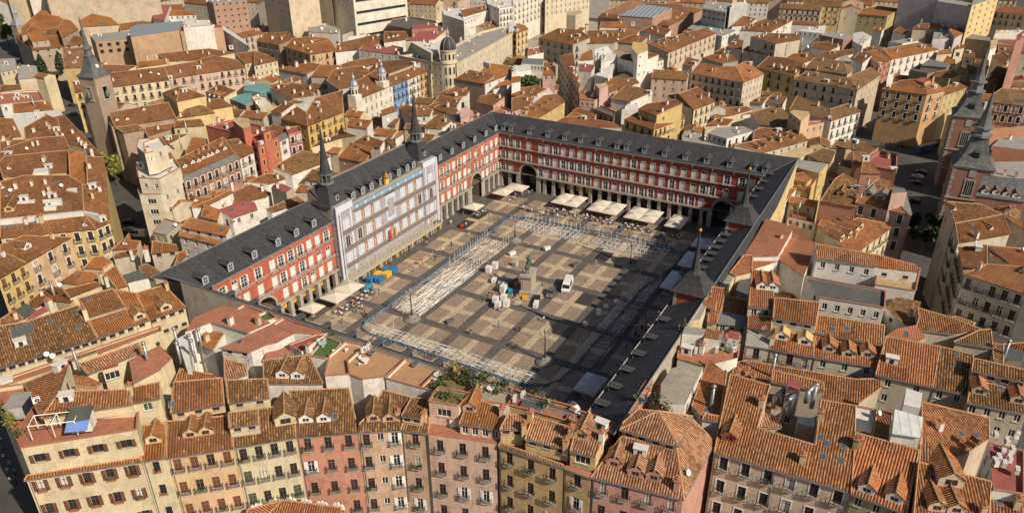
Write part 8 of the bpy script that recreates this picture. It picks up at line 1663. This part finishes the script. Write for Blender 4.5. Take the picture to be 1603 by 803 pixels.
for x, y, lab in ((-24.4, 9.6, 'dark vented box below the near left lamp post'), (19.9, -5.2, 'dark vented box near the far right frames'), (25.5, 6.9, 'white low box near the far frames'), (17.4, 14.6, 'small white bin at the far left of the statue')): cabinet(x, y, R(-20), lab, (2.2, 1.0, 1.0), GREYC if 'dark' in lab else CAB, name='service_box', cat='box')
for i, (x, y) in enumerate(((-3, -22.5), (-1.5, -22.0), (1.5, -22.7), (5.5, -24), (-9, -21.5), (10, -24.5))): cabinet(x, y, .3*i, 'shaded white crate beside the right stall frames', (1.3, 1.0, .9), CAB, 'crates by the right stall frames', 'crate', 'crate')
for (x, y, c, lab) in ((-21.0, 39.2, CYAN, 'cyan rubbish skip nearest the yellow blinds'), (-16.3, 41.6, BLUB, 'blue container of the skip row before the scaffold, first'), (-15.2, 39.4, BLUB, 'blue container in the front of the skip row'), (-13.2, 41.4, YEL, 'yellow lidded container in the skip row'), (-11.8, 39.4, YEL, 'second yellow lidded container in the skip row'), (-9.8, 41.2, BLUB, 'blue container at the far end of the skip row'), (-8.9, 39.4, BLUB, 'last front blue container of the skip row')): cabinet(x, y, R(6), lab, (2.6, 1.9, 1.3), c, name='rubbish_container', cat='container')
def forklift():
 r = thing('forklift', 'yellow and black forklift truck beside the statue', 'forklift', (.6, 4.0, .02), R(200)); b = MB(); b.box(-1.2, .9, -.55, .55, .35, 1.05, YEL, True); b.box(-1.3, -.7, -.55, .55, .35, 1.35, YEL); b.build('body', r)
 c = MB()
 for x in (-.8, .6):
  for y in (-.5, .5): c.beam((x, y, 1.0), (x*.8, y, 2.2), .05, IRON, 4)
 c.box(-.75, .6, -.55, .55, 2.2, 2.28, IRON, True); c.build('cage', r); m = MB()
 for y in (-.35, .35): m.box(1.0, 1.15, y-.06, y+.06, .1, 2.6, IRON); m.box(1.15, 2.2, y-.07, y+.07, .12, .2, IRON, True)
 m.build('mast', r)
 for x in (-.8, .6):
  for y in (-.55, .55): put('wheel', WHM, r, (x, y, .33))
forklift()
def motorbike():
 r = thing('motor_tricycle', 'small red motor cart beside the far parasol under the sunlit wing', 'cart', (27.2, 38.7, .02), R(30)); b = MB(); b.box(-.8, .6, -.5, .5, .35, .9, PL('cart_red', (.55, .04, .03), .4), True); b.box(-.9, -.2, -.45, .45, .9, 1.3, PL('cart_red', (.55, .04, .03), .4)); b.box(.1, .6, -.35, .35, .9, 1.05, TYRE); b.build('body', r)
 h = MB(); h.beam((.6, 0, .8), (.85, 0, 1.35), .04, IRON, 5); h.beam((.85, -.4, 1.35), (.85, .4, 1.35), .03, IRON, 5); h.build('handlebar', r)
 for x, y in ((.85, 0), (-.6, .5), (-.6, -.5)): put('wheel', WHM, r, (x, y, .33))
motorbike()
person(27.9, 37.6, .02, 'stand', 2, 1, 'beside the red motor cart')
u = thing('umbrella', 'red umbrella held by a walker on the open paving', 'umbrella', (-1.6, 34.4, 1.75)); q = MB(); q.lathe([(.75, .25), (.55, .42), (.3, .52), (.02, .58)], PL('umbrella_red', (.6, .08, .07)), 8); q.build('canopy', u); q = MB(); q.beam((0, 0, -.45), (0, 0, .6), .015, IRON, 4); q.build('shaft', u)
person(-1.6, 34.2, .02, 'walk', 3, 0, 'under the red umbrella')
# ------------------------------------------------------------------ towers and domes
def church_tower():
 x, y, _ = (8.3, 185.3, 21.0); zt = 36.8
 t = thing('church_tower', 'square brick church tower with a tall slate spire over the left street', 'tower', (x, y, 0), R(8))
 b = MB(); hw = 3.7; cm = 'w_churchbrick'
 for s in (-1, 1):
  wall_edge(b, (s*hw, -hw, zt), (s*hw, hw, zt), 0, cm); wall_edge(b, (-hw, s*hw, zt), (hw, s*hw, zt), 0, cm, [(hw-1.0, hw+1.0, zt-8, zt-3.5)], .5, (0, -s, 0))
 b.poly([(-hw, -hw, zt), (hw, -hw, zt), (hw, hw, zt), (-hw, hw, zt)], cm)
 wall_edge(b, (-hw-.02, -hw, zt), (-hw-.02, hw, zt), 0, cm, [(hw-1.0, hw+1.0, zt-8, zt-3.5)], .5, (1, 0, 0)); b.build('wall', t)
 for rz, q in ((0, (0, -hw, zt-8)), (-90, (-hw, 0, zt-8))):
  g = MB(); g.box(-1.3, -1.0, -.15, .2, -.2, 4.6, STONE); g.box(1.0, 1.3, -.15, .2, -.2, 4.6, STONE); g.box(-1.4, 1.4, -.15, .3, 4.5, 5.0, STONE, True); g.box(-1.8, 1.8, -.5, .3, -.5, -.1, STONE, True); g.lathe([(.75, .8), (.7, 2.0), (.35, 2.9), (.1, 3.2)], BRONZE, 8, (0, .6)); o = g.build('belfry_window', t, q, R(rz)+math.pi)
 c = MB(); c.box(-hw-.3, hw+.3, -hw-.3, hw+.3, zt, zt+.5, STONE, True); c.build('cornice', t)
 s = MB(); r2 = math.sqrt(2); s.lathe([((hw+.7)*r2, zt+.5), (hw*.80*r2, zt+1.6), (hw*.58*r2, zt+3.6), (hw*.42*r2, zt+6.0), (hw*.36*r2, zt+7)], 'slate_grey', 4, ph=math.pi/4); s.build('spire_skirt', t)
 s = MB(); z = zt+7; s.lathe([(1.7, z), (1.8, z+.4), (1.3, z+.6), (1.2, z+2.4), (1.7, z+2.7), (1.6, z+3.3), (.9, z+4.0), (.5, z+8), (.1, z+14)], 'slate_grey', 8); s.build('needle', t)
 w_ = MB(); w_.lathe([(.7, -.1), (.7, .1)], WHITE, 10); o = w_.build('round_dormer', t, (0, -hw*.74, zt+3.8)); o.rotation_euler = (R(75), 0, 0)
church_tower()
def ministry_tower(name_label, px, zb, hw, skirt, ring, needle, lower):
 t = thing('ministry_tower', name_label, 'tower', (px[0], px[1], 0), R(4)); b = MB(); bm = 'w_brickred'
 for s in (-1, 1):
  wall_edge(b, (s*hw, -hw, zb), (s*hw, hw, zb), 0, bm); wall_edge(b, (-hw, s*hw, zb), (hw, s*hw, zb), 0, bm)
 b.build('wall', t); n = int(zb/1.4)
 for sx in (-1, 1):
  for sy in (-1, 1):
   q = MB()
   for i in range(n): l = .9 if i % 2 else .55; x0, x1 = sorted((sx*(hw-l), sx*(hw+.08))); y0, y1 = sorted((sy*(hw-l), sy*(hw+.08))); q.box(x0, x1, y0, y1, i*1.4, i*1.4+1.15, STONE, True)
   q.build('corner_quoins', t)
 q = MB()
 for z in (zb-.3, zb*.55, zb*.28): q.box(-hw-.3, hw+.3, -hw-.3, hw+.3, z, z+.45, STONE, True)
 q.build('stone_band', t)
 for rz, ox, oy in ((0, 0, -hw), (-90, -hw, 0), (180, 0, hw)):
  for z, hh in ((zb*.62, 4.6), (zb*.33, 3.2)):
   f = MB()
   for a in (-1.5, 1.1): f.box(a, a+.4, 0, .14, -.3, hh+.4, STONE)
   f.box(-1.1, 1.1, 0, .14, hh, hh+.4, STONE); f.box(-1.6, 1.6, 0, .25, -.5, -.1, STONE, True); f.box(-1.1, 1.1, .02, .05, 0, hh, GLASS)
   for k in (-.06, .5, -.6): f.box(k, k+.08, .05, .09, 0, hh, WHITE)
   f.build('window', t, (ox, oy, z), R(rz)+math.pi)
  f = MB(); f.box(-.9, .9, 0, .15, 0, 2.4, STONE); f.build('carved_shield', t, (ox, oy, zb*.88), R(rz)+math.pi)
 r2 = math.sqrt(2); s = MB(); z = zb+.2; s.lathe([((hw+.5)*r2, z), (hw*.82*r2, z+skirt*.16), (hw*.62*r2, z+skirt*.42), (hw*.46*r2, z+skirt*.75), (hw*.40*r2, z+skirt)], 'slate_grey', 4, ph=math.pi/4); s.build('spire_skirt', t)
 s = MB(); z = zb+skirt; rr = hw*.42; s.lathe([(rr+.3, z), (rr+.9, z+.3), (rr+.9, z+.9), (rr, z+1.1), (rr*.9, z+ring), (rr+.7, z+ring+.2), (rr+.7, z+ring+.7), (rr*.7, z+ring+1.0)], LEAD, 8); s.build('lantern', t)
 z += ring+.9; s = MB(); s.lathe([(rr*.95, z), (rr*.62, z+needle*.18), (rr*.35, z+needle*.5), (.1, z+needle)], 'slate_grey', 8); s.beam((0, 0, z+needle-.2), (0, 0, z+needle+1.8), .06, IRON, 4); s.build('needle', t)
 for rz in (0, -90):
  d = MB(); y = -hw*.80; d.box(-.7, .7, -.1, .6, 0, 1.7, 'slate_grey'); d.box(-.45, .45, .6, .64, .2, 1.4, GLASS); d.poly([(-1, .8, 1.7), (1, .8, 1.7), (0, -.9, 2.6)], 'slate_grey'); o = d.build('spire_dormer', t, (hw*.62*math.sin(R(rz)), -hw*.62*math.cos(R(rz)), zb+skirt*.34), R(rz)+math.pi)
mx = (101.0, -101.1, 0.0); mz = 22.5
ministry_tower('front brick ministry tower with stone quoins and slate spire at the right', mx, mz, 5.4, 8.4, 2.6, 10.5, 0)
fx = (144.9, -98.3, 18.0); fz = 26.4
ministry_tower('rear brick ministry tower with slate spire behind the front one', fx, fz, 5.0, 7.6, 3.4, 11.0, 0)
def dome():
 x, y, z = (133.9, 112.9, 25.0); zt = 30.8; h = zt-z
 t = thing('corner_dome', 'slate dome with stone drum on the grand cream corner building', 'dome', (x, y, 0)); b = MB()
 b.lathe([(3.8, 4), (3.8, z-.4), (4.2, z-.2), (4.2, z+.6), (3.6, z+.8), (3.6, zt-.8), (4.0, zt-.5), (4.0, zt)], 'w_creamgrand', 16)
 b.build('drum', t)
 for lv, hh in ((z+1.6, h-3.4), (z-5, 3.2), (z-10, 3.2)):
  for k in range(12):
   a = k*math.pi/6+.2; f = MB(); f.box(-.4, .4, -.05, .06, 0, hh, GLASS); f.box(-.6, -.45, -.05, .12, 0, hh, CREAMT); f.box(.45, .6, -.05, .12, 0, hh, CREAMT); rr = 3.55 if lv > z else 3.75; f.build('window', t, (rr*math.cos(a), rr*math.sin(a), lv), a-math.pi/2)
 d = MB(); R_ = 3.65; d.lathe([(R_, zt)]+[(R_*math.cos(k*math.pi/14)**.8, zt+5.2*math.sin(k*math.pi/14)) for k in range(1, 7)]+[(.8, zt+5.3)], 'slate', 16); d.build('dome_shell', t, smooth=False)
 r = MB()
 for k in range(8):
  a = k*math.pi/4
  for j in range(6): p0, p1 = j*math.pi/14, (j+1)*math.pi/14; f = lambda q: ((R_*math.cos(q)**.8+.1)*math.cos(a), (R_*math.cos(q)**.8+.1)*math.sin(a), zt+5.2*math.sin(q)); r.beam(f(p0), f(p1), .16, LEAD, 4)
 r.build('dome_rib', t)
 l = MB(); l.lathe([(.8, zt+5), (1.0, zt+5.5), (.6, zt+5.7), (.6, zt+7), (.8, zt+7.2), (.4, zt+8), (.06, zt+10)], STONE, 8); l.build('lantern', t)
dome()
for k, ((x, y, z), lab) in enumerate((((71.9, 117.3, 23.0), 'left ornate white turret with a ribbed dome on the white building'), ((95.1, 121.3, 23.0), 'right ornate white turret with a ribbed dome on the white building'))):
 t = thing('turret', lab, 'turret', (x, y, 0)); b = MB(); b.box(-2, 2, -2, 2, 15, z+.6, 'w_white3'); b.lathe([(1.75, z+.6), (1.75, z+3.4), (2.1, z+3.6), (2.1, z+3.9)], 'w_white3', 8); b.build('drum', t)
 for q in range(8): a = q*math.pi/4+math.pi/8; f = MB(); f.box(-.3, .3, -.02, .06, 0, 1.8, GLASS); f.build('window', t, (1.66*math.cos(a), 1.66*math.sin(a), z+1.1), a-math.pi/2)
 d = MB(); d.lathe([(1.9, z+3.9), (1.85, z+4.7), (1.5, z+5.6), (1.0, z+6.2), (.6, z+6.4), (.6, z+7.3), (.75, z+7.5), (.35, z+8.3), (.05, z+9.4)], ZINC, 8); d.build('dome_shell', t)
(x, y, z) = (112.0, 413.7, 21.0)
t = thing('turret', 'small square turret with a lead spire at the left end of the convent', 'turret', (x, y, 0)); b = MB(); b.box(-3, 3, -3, 3, 10, z, 'w_stone'); b.build('wall', t); b = MB(); b.lathe([(4.6, z), (2.6, z+2.5), (1.6, z+4.4), (1.5, z+6.6), (2, z+6.9), (.9, z+9), (.1, z+15)], ZINC, 4, ph=math.pi/4); b.build('spire', t)
# ------------------------------------------------------------------ vegetation
def m_leaf(name, c):
 m, nt, b = newmat(name); oi = N(nt, 'ShaderNodeNewGeometry'); 
 nt.links.new(ramp(nt, oi.outputs['Random Per Island'], [(0, [x*.55 for x in c]), (.6, c), (1, [x*1.7 for x in c])]), b.inputs['Base Color']); b.inputs['Roughness'].default_value = .7
 return m
LEAFD = m_leaf('dark_leaf', (.028, .05, .018)); LEAF = m_leaf('mid_leaf', (.06, .085, .022)); LEAFY = m_leaf('yellow_leaf', (.17, .18, .03)); BARK = PL('bark', (.10, .07, .05), .9)
def leaf_clump(n, shape, size, mat, rnd):
 mb = MB()
 for _ in range(n):
  c = shape(rnd); s = size*rnd.uniform(.6, 1.3); a = Vector((rnd.gauss(0, 1), rnd.gauss(0, 1), rnd.gauss(0, .7))).normalized(); b_ = a.orthogonal().normalized(); d = a.cross(b_); r = rnd.random()*6; u = b_*math.cos(r)+d*math.sin(r); v = d*math.cos(r)-b_*math.sin(r); c = Vector(c)
  mb.poly([tuple(c-u*s-v*s*.5), tuple(c+u*s*.3-v*s*.7), tuple(c+u*s+v*s*.4), tuple(c-u*s*.2+v*s*.7)], mat)
 return mb
def tree(loc, h, r, label, kind='broad', mat=None, name='tree'):
 rnd = random.Random(label); t = thing(name, label, 'tree', loc); mb = MB(); mb.beam((0, 0, 0), (rnd.uniform(-.2, .2), 0, h*.45), .03*h, BARK, 6, .018*h)
 for k in range(5 if kind == 'broad' else 2): a = k*1.3; mb.beam((0, 0, h*.38), (r*.55*math.cos(a), r*.55*math.sin(a), h*rnd.uniform(.6, .8)), .014*h, BARK, 5, .006*h)
 mb.build('trunk', t)
 if kind == 'cypress': sh = lambda q: (lambda z, a, d: (d*math.cos(a), d*math.sin(a), z))(*(lambda u: (h*(.08+.92*u), q.random()*6.283, r*(math.sin(math.pi*min(1, .15+u*.85))**.8)*(.35+.65*q.random()**.5)))(q.random()))
 else:
  cl = [(rnd.uniform(-r, r)*.65, rnd.uniform(-r, r)*.65, h*rnd.uniform(.5, .92), r*rnd.uniform(.3, .5)) for _ in range(9)]
  def sh(q):
   c = q.choice(cl); d = Vector((q.gauss(0, 1), q.gauss(0, 1), q.gauss(0, .8))).normalized()*c[3]*(.5+.5*q.random()); return (c[0]+d.x, c[1]+d.y, c[2]+d.z)
 leaf_clump(900 if r > 2 else 450, sh, .13*r+.16, mat or (LEAFD if kind == 'cypress' else LEAF), rnd).build('crown', t)
tree((76.8, 338.8, 0.0), 17, 2.6, 'tall dark cypress at the corner of the church street', 'cypress'); tree((76.8, 343.7, 0.0), 13, 2.4, 'second shorter cypress left of the tall one on the church street', 'cypress'); tree((84.0, 341.5, 2.0), 4, 2.6, 'low bush at the foot of the cypresses'); tree((87.2, 338.7, 6.0), 11, 2, 'thin cypress beside the pale roof by the church', 'cypress')
tree((129.5, 463.5, 0.0), 17, 7, 'big green street tree at the far left edge'); tree((155.7, 515.1, 0.0), 13, 6, 'second green street tree at the far left edge, further away'); tree((147.8, 413.0, 18.0), 15, 3, 'dark cypress before the long cream block, left one', 'cypress'); tree((148.2, 408.8, 18.0), 13, 2.6, 'dark cypress before the long cream block, right one', 'cypress'); tree((158.0, 402.3, 20.0), 7, 2.2, 'small cypress behind the hip roofed church', 'cypress'); tree((167.9, 395.5, 18.0), 13, 7, 'broad green tree before the long cream block')
tree((-0.3, 179.4, 0.0), 13, 3.6, 'yellow green street tree beside the yellow corner block', mat=LEAFY); tree((-2.1, 171.6, -0.0), 11, 3.4, 'bright green street tree in the middle of the left street', mat=LEAFY)
tree((87.4, -96.0, 0.0), 9, 4, 'dark street tree at the foot of the grey corner building', mat=LEAFD); tree((76.9, -93.1, 0.0), 9, 5, 'spreading dark street tree on the taxi street', mat=LEAFD); tree((91.5, -88.7, 0.0), 7, 3, 'small street tree by the pink corner house', mat=LEAFD)
tree((127.8, 66.8, 21.0), 2.5, 5, 'clipped green roof garden hedge', name='hedge')
def plant(loc, s, label, mat=None, pot=True):
 s *= .72; rnd = random.Random(str(loc)); t = thing('potted_plant', label, 'plant', loc)
 if pot: b = MB(); b.lathe([(.22*s, 0), (.32*s, .45*s), (.28*s, .45*s)], TERR, 8); b.build('pot', t)
 leaf_clump(70, lambda q: (q.gauss(0, .42*s), q.gauss(0, .42*s), .55*s+abs(q.gauss(0, .5*s))), .2*s, mat or LEAF, rnd).build('foliage', t)
for (x, y, z), s, m, lab in (((-78.7, -24.6, 24.0), 1.6, LEAF, 'grassy plant mass on the loggia roof edge, left'), ((-78.3, -26.5, 24.0), 1.8, LEAF, 'grassy plant mass on the loggia roof edge, middle'), ((-77.6, -28.4, 24.0), 1.6, LEAF, 'grassy plant mass on the loggia roof edge, right'), ((-70.3, -22.8, 23.8), 2.2, LEAFY, 'bright yellow green bush on the parapet deck'), ((-70.6, -24.9, 23.8), 1.8, LEAF, 'bushy plant right of the yellow green bush'), ((-73.3, -28.9, 23.8), 2.0, LEAF, 'round shrub left of the grey deck with the round table'), ((-70.2, -28.2, 23.8), 2.0, LEAF, 'spiky plant behind the grey deck'), ((-75.0, -23.4, 23.8), 1.5, LEAF, 'shrub by the small white garden table'), ((-76.1, -22.6, 23.8), 1.2, LEAFD, 'dark pot plant at the left end of the planted deck'), ((-71.5, -26.4, 23.8), 1.6, LEAFD, 'dark shrub in the middle of the planted deck'), ((-69.9, -32.7, 23.8), 1.2, LEAFD, 'low plants on the coping right of the grey deck'),
  ((-62.5, -54.1, 23.0), 1.9, LEAF, 'shrub left of the blue terrace table'), ((-60.4, -56.0, 23.0), 1.7, LEAFD, 'shrub right of the blue terrace table'), ((-60.0, -57.3, 22.5), 1.5, LEAF, 'plant behind the striped terrace lounger'), ((-60.9, -58.8, 22.5), 1.6, LEAFY, 'bright plant at the foot of the pyramid roof'), ((-59.2, -54.1, 23.0), 1.4, LEAFD, 'dark plant at the slate edge of the orange terrace'), ((-71.3, -41.0, 23.8), 1.3, LEAF, 'plants among white pots on the cluttered deck, left'), ((-70.9, -42.2, 23.8), 1.3, LEAFY, 'plants among white pots on the cluttered deck, right'), ((-68.9, -38.2, 23.8), 1.3, LEAF, 'round bush at the parapet beside the dormers'),
  ((-118.3, 28.5, 27.0), 1.6, LEAFY, 'yellowing plants along the left wall of the red terrace, upper'), ((-118.9, 26.8, 27.0), 1.4, LEAFY, 'yellowing plants along the left wall of the red terrace, lower'), ((-117.0, 31.5, 27.0), 1.3, LEAF, 'green plant at the far corner of the red terrace'), ((-119.6, 23.8, 27.0), 1.2, LEAF, 'pot plant near the front corner of the red terrace'), ((-36.9, -54.0, 23.0), 1.8, LEAFY, 'climbing plant at the slate edge of the cluttered terraces'), ((-36.7, -63.7, 23.0), 1.6, LEAF, 'green bush by the green chairs on the cluttered terraces'), ((-38.3, -57.4, 23.0), 1.2, LEAF, 'small plant beside the terrace sofa'), ((-71.6, 4.2, 24.2), 1.0, LEAF, 'pot plant on the turf terrace by the parapet')): plant((x, y, z), s, lab, m)
rnd_ = random.Random(5)
for i in range(16):
 (x0, y0, z0), (x1, y1, z1) = (-70.7, -20.6, 24.0), (-69.6, -33.8, 24.0); u = rnd_.random(); plant((x0+(x1-x0)*u+rnd_.uniform(-2.5, .4), y0+(y1-y0)*u, 23.8), rnd_.uniform(.8, 1.6), 'pot plant among the greenery crowding the planted parapet decks', rnd_.choice((LEAF, LEAF, LEAFD, LEAFY)))
for o in bpy.data.objects:
 if o.get('label') == 'pot plant among the greenery crowding the planted parapet decks': o['group'] = 'pot plants crowding the planted decks'
def garden_table(loc, m, lab, r=.75):
 t = thing('garden_table', lab, 'table', loc); b = MB(); b.lathe([(r, .70), (r, .76)], m, 14); b.build('table_top', t); b = MB(); b.beam((0, 0, 0), (0, 0, .7), .06, m, 6); b.lathe([(.35, 0), (.3, .05)], m, 8); b.build('leg', t)
def garden_chair(loc, rz, m, lab, grp=None):
 c = thing('garden_chair', lab, 'chair', loc, rz, grp); s = MB(); s.box(-.28, .28, -.28, .28, .40, .46, m, True); s.build('seat', c); s = MB(); s.box(-.3, -.23, -.28, .28, .46, 1.0, m, True); s.build('backrest', c); l = MB()
 for a in (-.25, .25):
  for b in (-.25, .25): l.beam((a, b, 0), (a, b, .42), .03, m, 4)
 l.build('legs', c)
for (p, m, lab, chairs) in (((-75.0, -6.5, 23.5), WHITE, 'white round table on the middle tan deck', [(-1.2, .4), (.2, 1.2)]), ((-74.9, 3.7, 23.8), PL('mint', (.35, .5, .42)), 'mint green table on the turf terrace', [(1.1, .6), (.4, 1.3)]), ((-72.7, -20.8, 23.7), WHITE, 'small white garden table on the planted deck', [(-1.1, -.2)]), ((-71.6, -31.0, 23.7), WHITE, 'white table on the grey deck beside the shrubs', [(.3, -1.1)]), ((-69.5, -46.0, 23.5), WHITE, 'white round table on the terracotta deck by the shaded corner', [(-.9, -.8)]), ((-60.9, -54.5, 22.8), PL('sky_blue', (.12, .28, .55)), 'bright blue round table on the plant filled terrace', [(.9, .5)])):
 garden_table(p, m, lab)
 for dx, dy in chairs: garden_chair((p[0]+dx, p[1]+dy, p[2]), math.atan2(-dy, -dx), m if m is not WHITE else WHITE, 'garden chair beside the ' + lab, 'chairs of the ' + lab)
for q, lab in (((-75.4, 0.7, 23.5), 'white chair near the left wall of the tan decks'), ((-73.9, -1.1, 23.5), 'white sun lounger on the first tan deck'), ((-37.8, -62.6, 22.6), 'green plastic chair on the cluttered terrace'), ((-38.9, -61.9, 22.6), 'second green plastic chair on the cluttered terrace'), ((-40.8, -57.3, 22.6), 'dark cushioned chair on the cluttered terrace'), ((-38.9, -55.6, 22.6), 'pale terrace sofa by the slate edge')): garden_chair(q, 1.0, PL('chair_green', (.06, .3, .1)) if 'green' in lab else GREYC if 'dark' in lab else WHITE, lab)
# red terrace of the cream corner building
(x, y, z) = (-117.0, 18.9, 26.9)
t = thing('pergola', 'white bare pergola frame on the red terrace', 'pergola', (x, y, z), R(-50)); b = MB()
for a in (-3.2, 0, 3.2):
 for c in (0, 2.6): b.beam((a, c, 0), (a, c, 2.5), .08, WHITE, 4)
b.build('post', t); b = MB(); b.beam((-3.3, 0, 2.5), (3.3, 0, 2.5), .09, WHITE, 4); b.beam((-3.3, 2.6, 2.5), (3.3, 2.6, 2.5), .09, WHITE, 4)
for a in (-3.2, 0, 3.2): b.beam((a, 0, 2.5), (a, 2.6, 2.5), .08, WHITE, 4)
b.build('beam', t)
(x, y, z) = (-114.2, 16.5, 26.9)
t = thing('garden_hut', 'lean to glass hut with a blue fabric awning on the red terrace', 'hut', (x, y, z), R(-50)); b = MB(); b.box(-1.5, 1.5, -.2, 2.2, 0, 2.2, 'w_white'); b.build('wall', t); b = MB(); b.poly([(-1.7, -.4, 2.3), (1.7, -.4, 2.3), (1.7, 2.4, 3.0), (-1.7, 2.4, 3.0)], 'glass_dark'); b.build('glass_roof', t); b = MB(); b.poly([(-1.6, -.3, 2.2), (1.6, -.3, 2.2), (1.6, -1.9, 1.5), (-1.6, -1.9, 1.5)], PL('awning_blue', (.16, .26, .58))); b.build('awning', t)
(x, y, z) = (-115.9, 29.3, 26.9)
t = thing('garden_shed', 'grey flat topped shed with glazed front on the red terrace', 'shed', (x, y, z), R(35)); b = MB(); b.box(-1.8, 1.8, -1.2, 1.2, 0, 2.4, 'w_greywall'); b.build('wall', t); b = MB(); b.box(-2, 2, -1.4, 1.4, 2.4, 2.5, 'flat_grey', True); b.build('roof', t); b = MB(); b.box(-1.4, 1.4, -1.26, -1.2, .2, 2.1, GLASS); b.build('window', t)
# scalloped cresting of the hall at the bottom edge
t = thing('roof_cresting', 'white scalloped stone cresting along the hall roof at the bottom edge', 'roof ornament', (-97.1, -4.6, 8.2))
A = Vector((-97.4, -4.9, 8.6)); B = Vector((-93.7, -15.7, 8.6)); C_ = Vector((-101.9, -1.4, 8.6))
for a, b in ((A, B), (A, C_)):
 n = max(2, int((b-a).length/2.4)); rz = math.atan2(b.y-a.y, b.x-a.x)
 for k in range(n):
  q = a+(b-a)*(k+.5)/n-A; m = MB(); pr = [(-1.1, -.4), (1.1, -.4), (1.05, .3), (.7, .75), (.35, .6), (0, 1.0), (-.35, .6), (-.7, .75), (-1.05, .3)]
  for s in (-.12, .12): m.poly([(x_, s, z_) for x_, z_ in pr], WHITE)
  for i in range(len(pr)): (x0, z0), (x1, z1) = pr[i], pr[(i+1) % len(pr)]; m.poly([(x0, -.12, z0), (x1, -.12, z1), (x1, .12, z1), (x0, .12, z0)], WHITE)
  m.build('scallop', t, q, rz)
# ------------------------------------------------------------------ street life
for (x, y, z), rz, m, pr, L, lab in (((153.0, -88.2, 0.0), 75, BLACKC, CAR, 4.3, 'black taxi at the head of the queue on the taxi street'), ((146.8, -87.4, 0.0), 78, SILV, CAR, 4.3, 'grey roofed car second in the taxi queue'), ((139.4, -87.6, 0.0), 78, BLACKC, CAR, 4.3, 'black car third in the taxi queue'), ((119.7, -88.1, 0.0), 78, BLACKC, WAG, 4.4, 'dark estate car alone further down the taxi street'), ((98.8, -89.2, 0.0), 75, GREYC, WAG, 4.4, 'dark car parked beside the pink corner house'), ((61.3, 307.2, 0.0), 190, WHITEP, VAN, 5.4, 'white van turning by the church street cypresses'), ((-26.9, 131.7, 0.0), 110, SILV, CAR, 4.2, 'silver car parked low in the left street'), ((-22.9, 137.5, 0.0), 110, BLACKC, CAR, 4.2, 'dark car parked in the left street above the silver one'), ((48.5, 273.6, 0.0), 105, GREYC, CAR, 4.2, 'grey car parked under the church tower'), ((57.5, 288.7, 0.0), 105, BLACKC, CAR, 4.2, 'black car parked under the church tower'), ((-27.9, 125.9, 0.0), 110, WHITEP, VAN, 5.4, 'pale van beside the white apartment tower')): vehicle('van' if pr is VAN else 'car', lab, 'van' if pr is VAN else 'car', (x, y, 0), R(rz), m, pr, 1.25 if pr is VAN else .98, L, 1.85)
BUS = [(-6, .35), (6, .35), (6.05, 1.2), (5.9, 2.9), (5.6, 3.1), (-5.8, 3.1), (-6, 2.9)]
(x, y, z) = (181.7, -88.1, 0.0)
vehicle('bus', 'long dark blue city bus with a grey roof on the shaded square at right', 'bus', (x, y, 0), R(-32), BLUEC, BUS, 1.2, 12, 2.5)
b = MB(); b.box(-5.6, 5.4, -1.0, 1.0, 3.06, 3.2, PL('bus_roof', (.30, .29, .27), .6)); q = bpy.data.objects['bus']; b.build('roof_pod', q)
def crowd_px(n, A, B, where, dark):
 for i in range(n):
  u, v = random.random(), random.random(); x = A[0]+(B[0]-A[0])*u; y = A[1]+(B[1]-A[1])*v
  person(x, y, 0, random.choice(('stand', 'walk')), random.choice((0, 1, 4)) if random.random() < dark else random.choice((2, 3, 5, 6, 8)), random.choice((0, 1, 4, 5)), where)
m, nt_, b_ = newmat('pale_square_paving'); nt_.links.new(ramp(nt_, noise(nt_, pos(nt_), .15, 5), [(.3, (.25, .22, .18)), (.7, (.36, .32, .27))]), b_.inputs['Base Color']); b_.inputs['Roughness'].default_value = .9
q = MB(); q.poly([(253.8, 140.4, 0.0), (259.8, 92.0, 0.0), (543.1, 195.5, 0.0), (502.2, 275.7, 0.0)], m); o = q.build('square_paving'); tag(o, kind='structure'); o.location.z = .02
c0, c1, c2 = (278.4, 145.8, 0.0), (292.3, 119.4, 0.0), (439.6, 208.0, 0.0)
cv_, cf_, cm_ = [], [], []
for i in range(110):
 u, v = random.random(), random.random(); x = c0[0]+(c1[0]-c0[0])*u+(c2[0]-(c0[0]+c1[0])/2)*v; y = c0[1]+(c1[1]-c0[1])*u+(c2[1]-(c0[1]+c1[1])/2)*v
 me = PM[random.choice(('stand', 'walk'))]; a = random.random()*6.28; n0 = len(cv_); tp, bt = random.choice((0, 1, 4, 2, 3, 5)), random.choice((0, 1, 4))
 for q in me.vertices: cv_.append((x+q.co.x*math.cos(a)-q.co.y*math.sin(a), y+q.co.x*math.sin(a)+q.co.y*math.cos(a), q.co.z+.02))
 for q in me.polygons: cf_.append([n0+k for k in q.vertices]); cm_.append((tp, bt, 9, 10)[q.material_index])
me = bpy.data.meshes.new('crowd'); me.from_pydata(cv_, [], cf_); [me.materials.append(q) for q in CLO+[SKINM, HAIRM]]; me.polygons.foreach_set('material_index', cm_)
tag(put('crowd', me), 'crowd of people scattered over the far pale square', 'crowd', None, 'stuff')
d0, d1 = (178.6, -64.9, 0.0), (180.4, -81.3, 0.0)
for i in range(18):
 u = random.random(); person(d0[0]+(d1[0]-d0[0])*u+random.uniform(-4, 4), d0[1]+(d1[1]-d0[1])*u+random.uniform(-4, 4), 0, 'stand', random.choice((0, 1, 2, 3, 5)), random.choice((0, 1, 4)), 'by the bus at right')
e0, e1 = (-106.7, 64.1, 0.0), (-114.0, 47.5, 0.0)
for i in range(8):
 u = random.random(); person(e0[0]+(e1[0]-e0[0])*u, e0[1]+(e1[1]-e0[1])*u+random.uniform(-2, 2), 0, 'walk', random.choice((0, 2, 4)), random.choice((0, 1)), 'in the dark lane at bottom left')
# white tarpaulin bits and the yellow kiosk
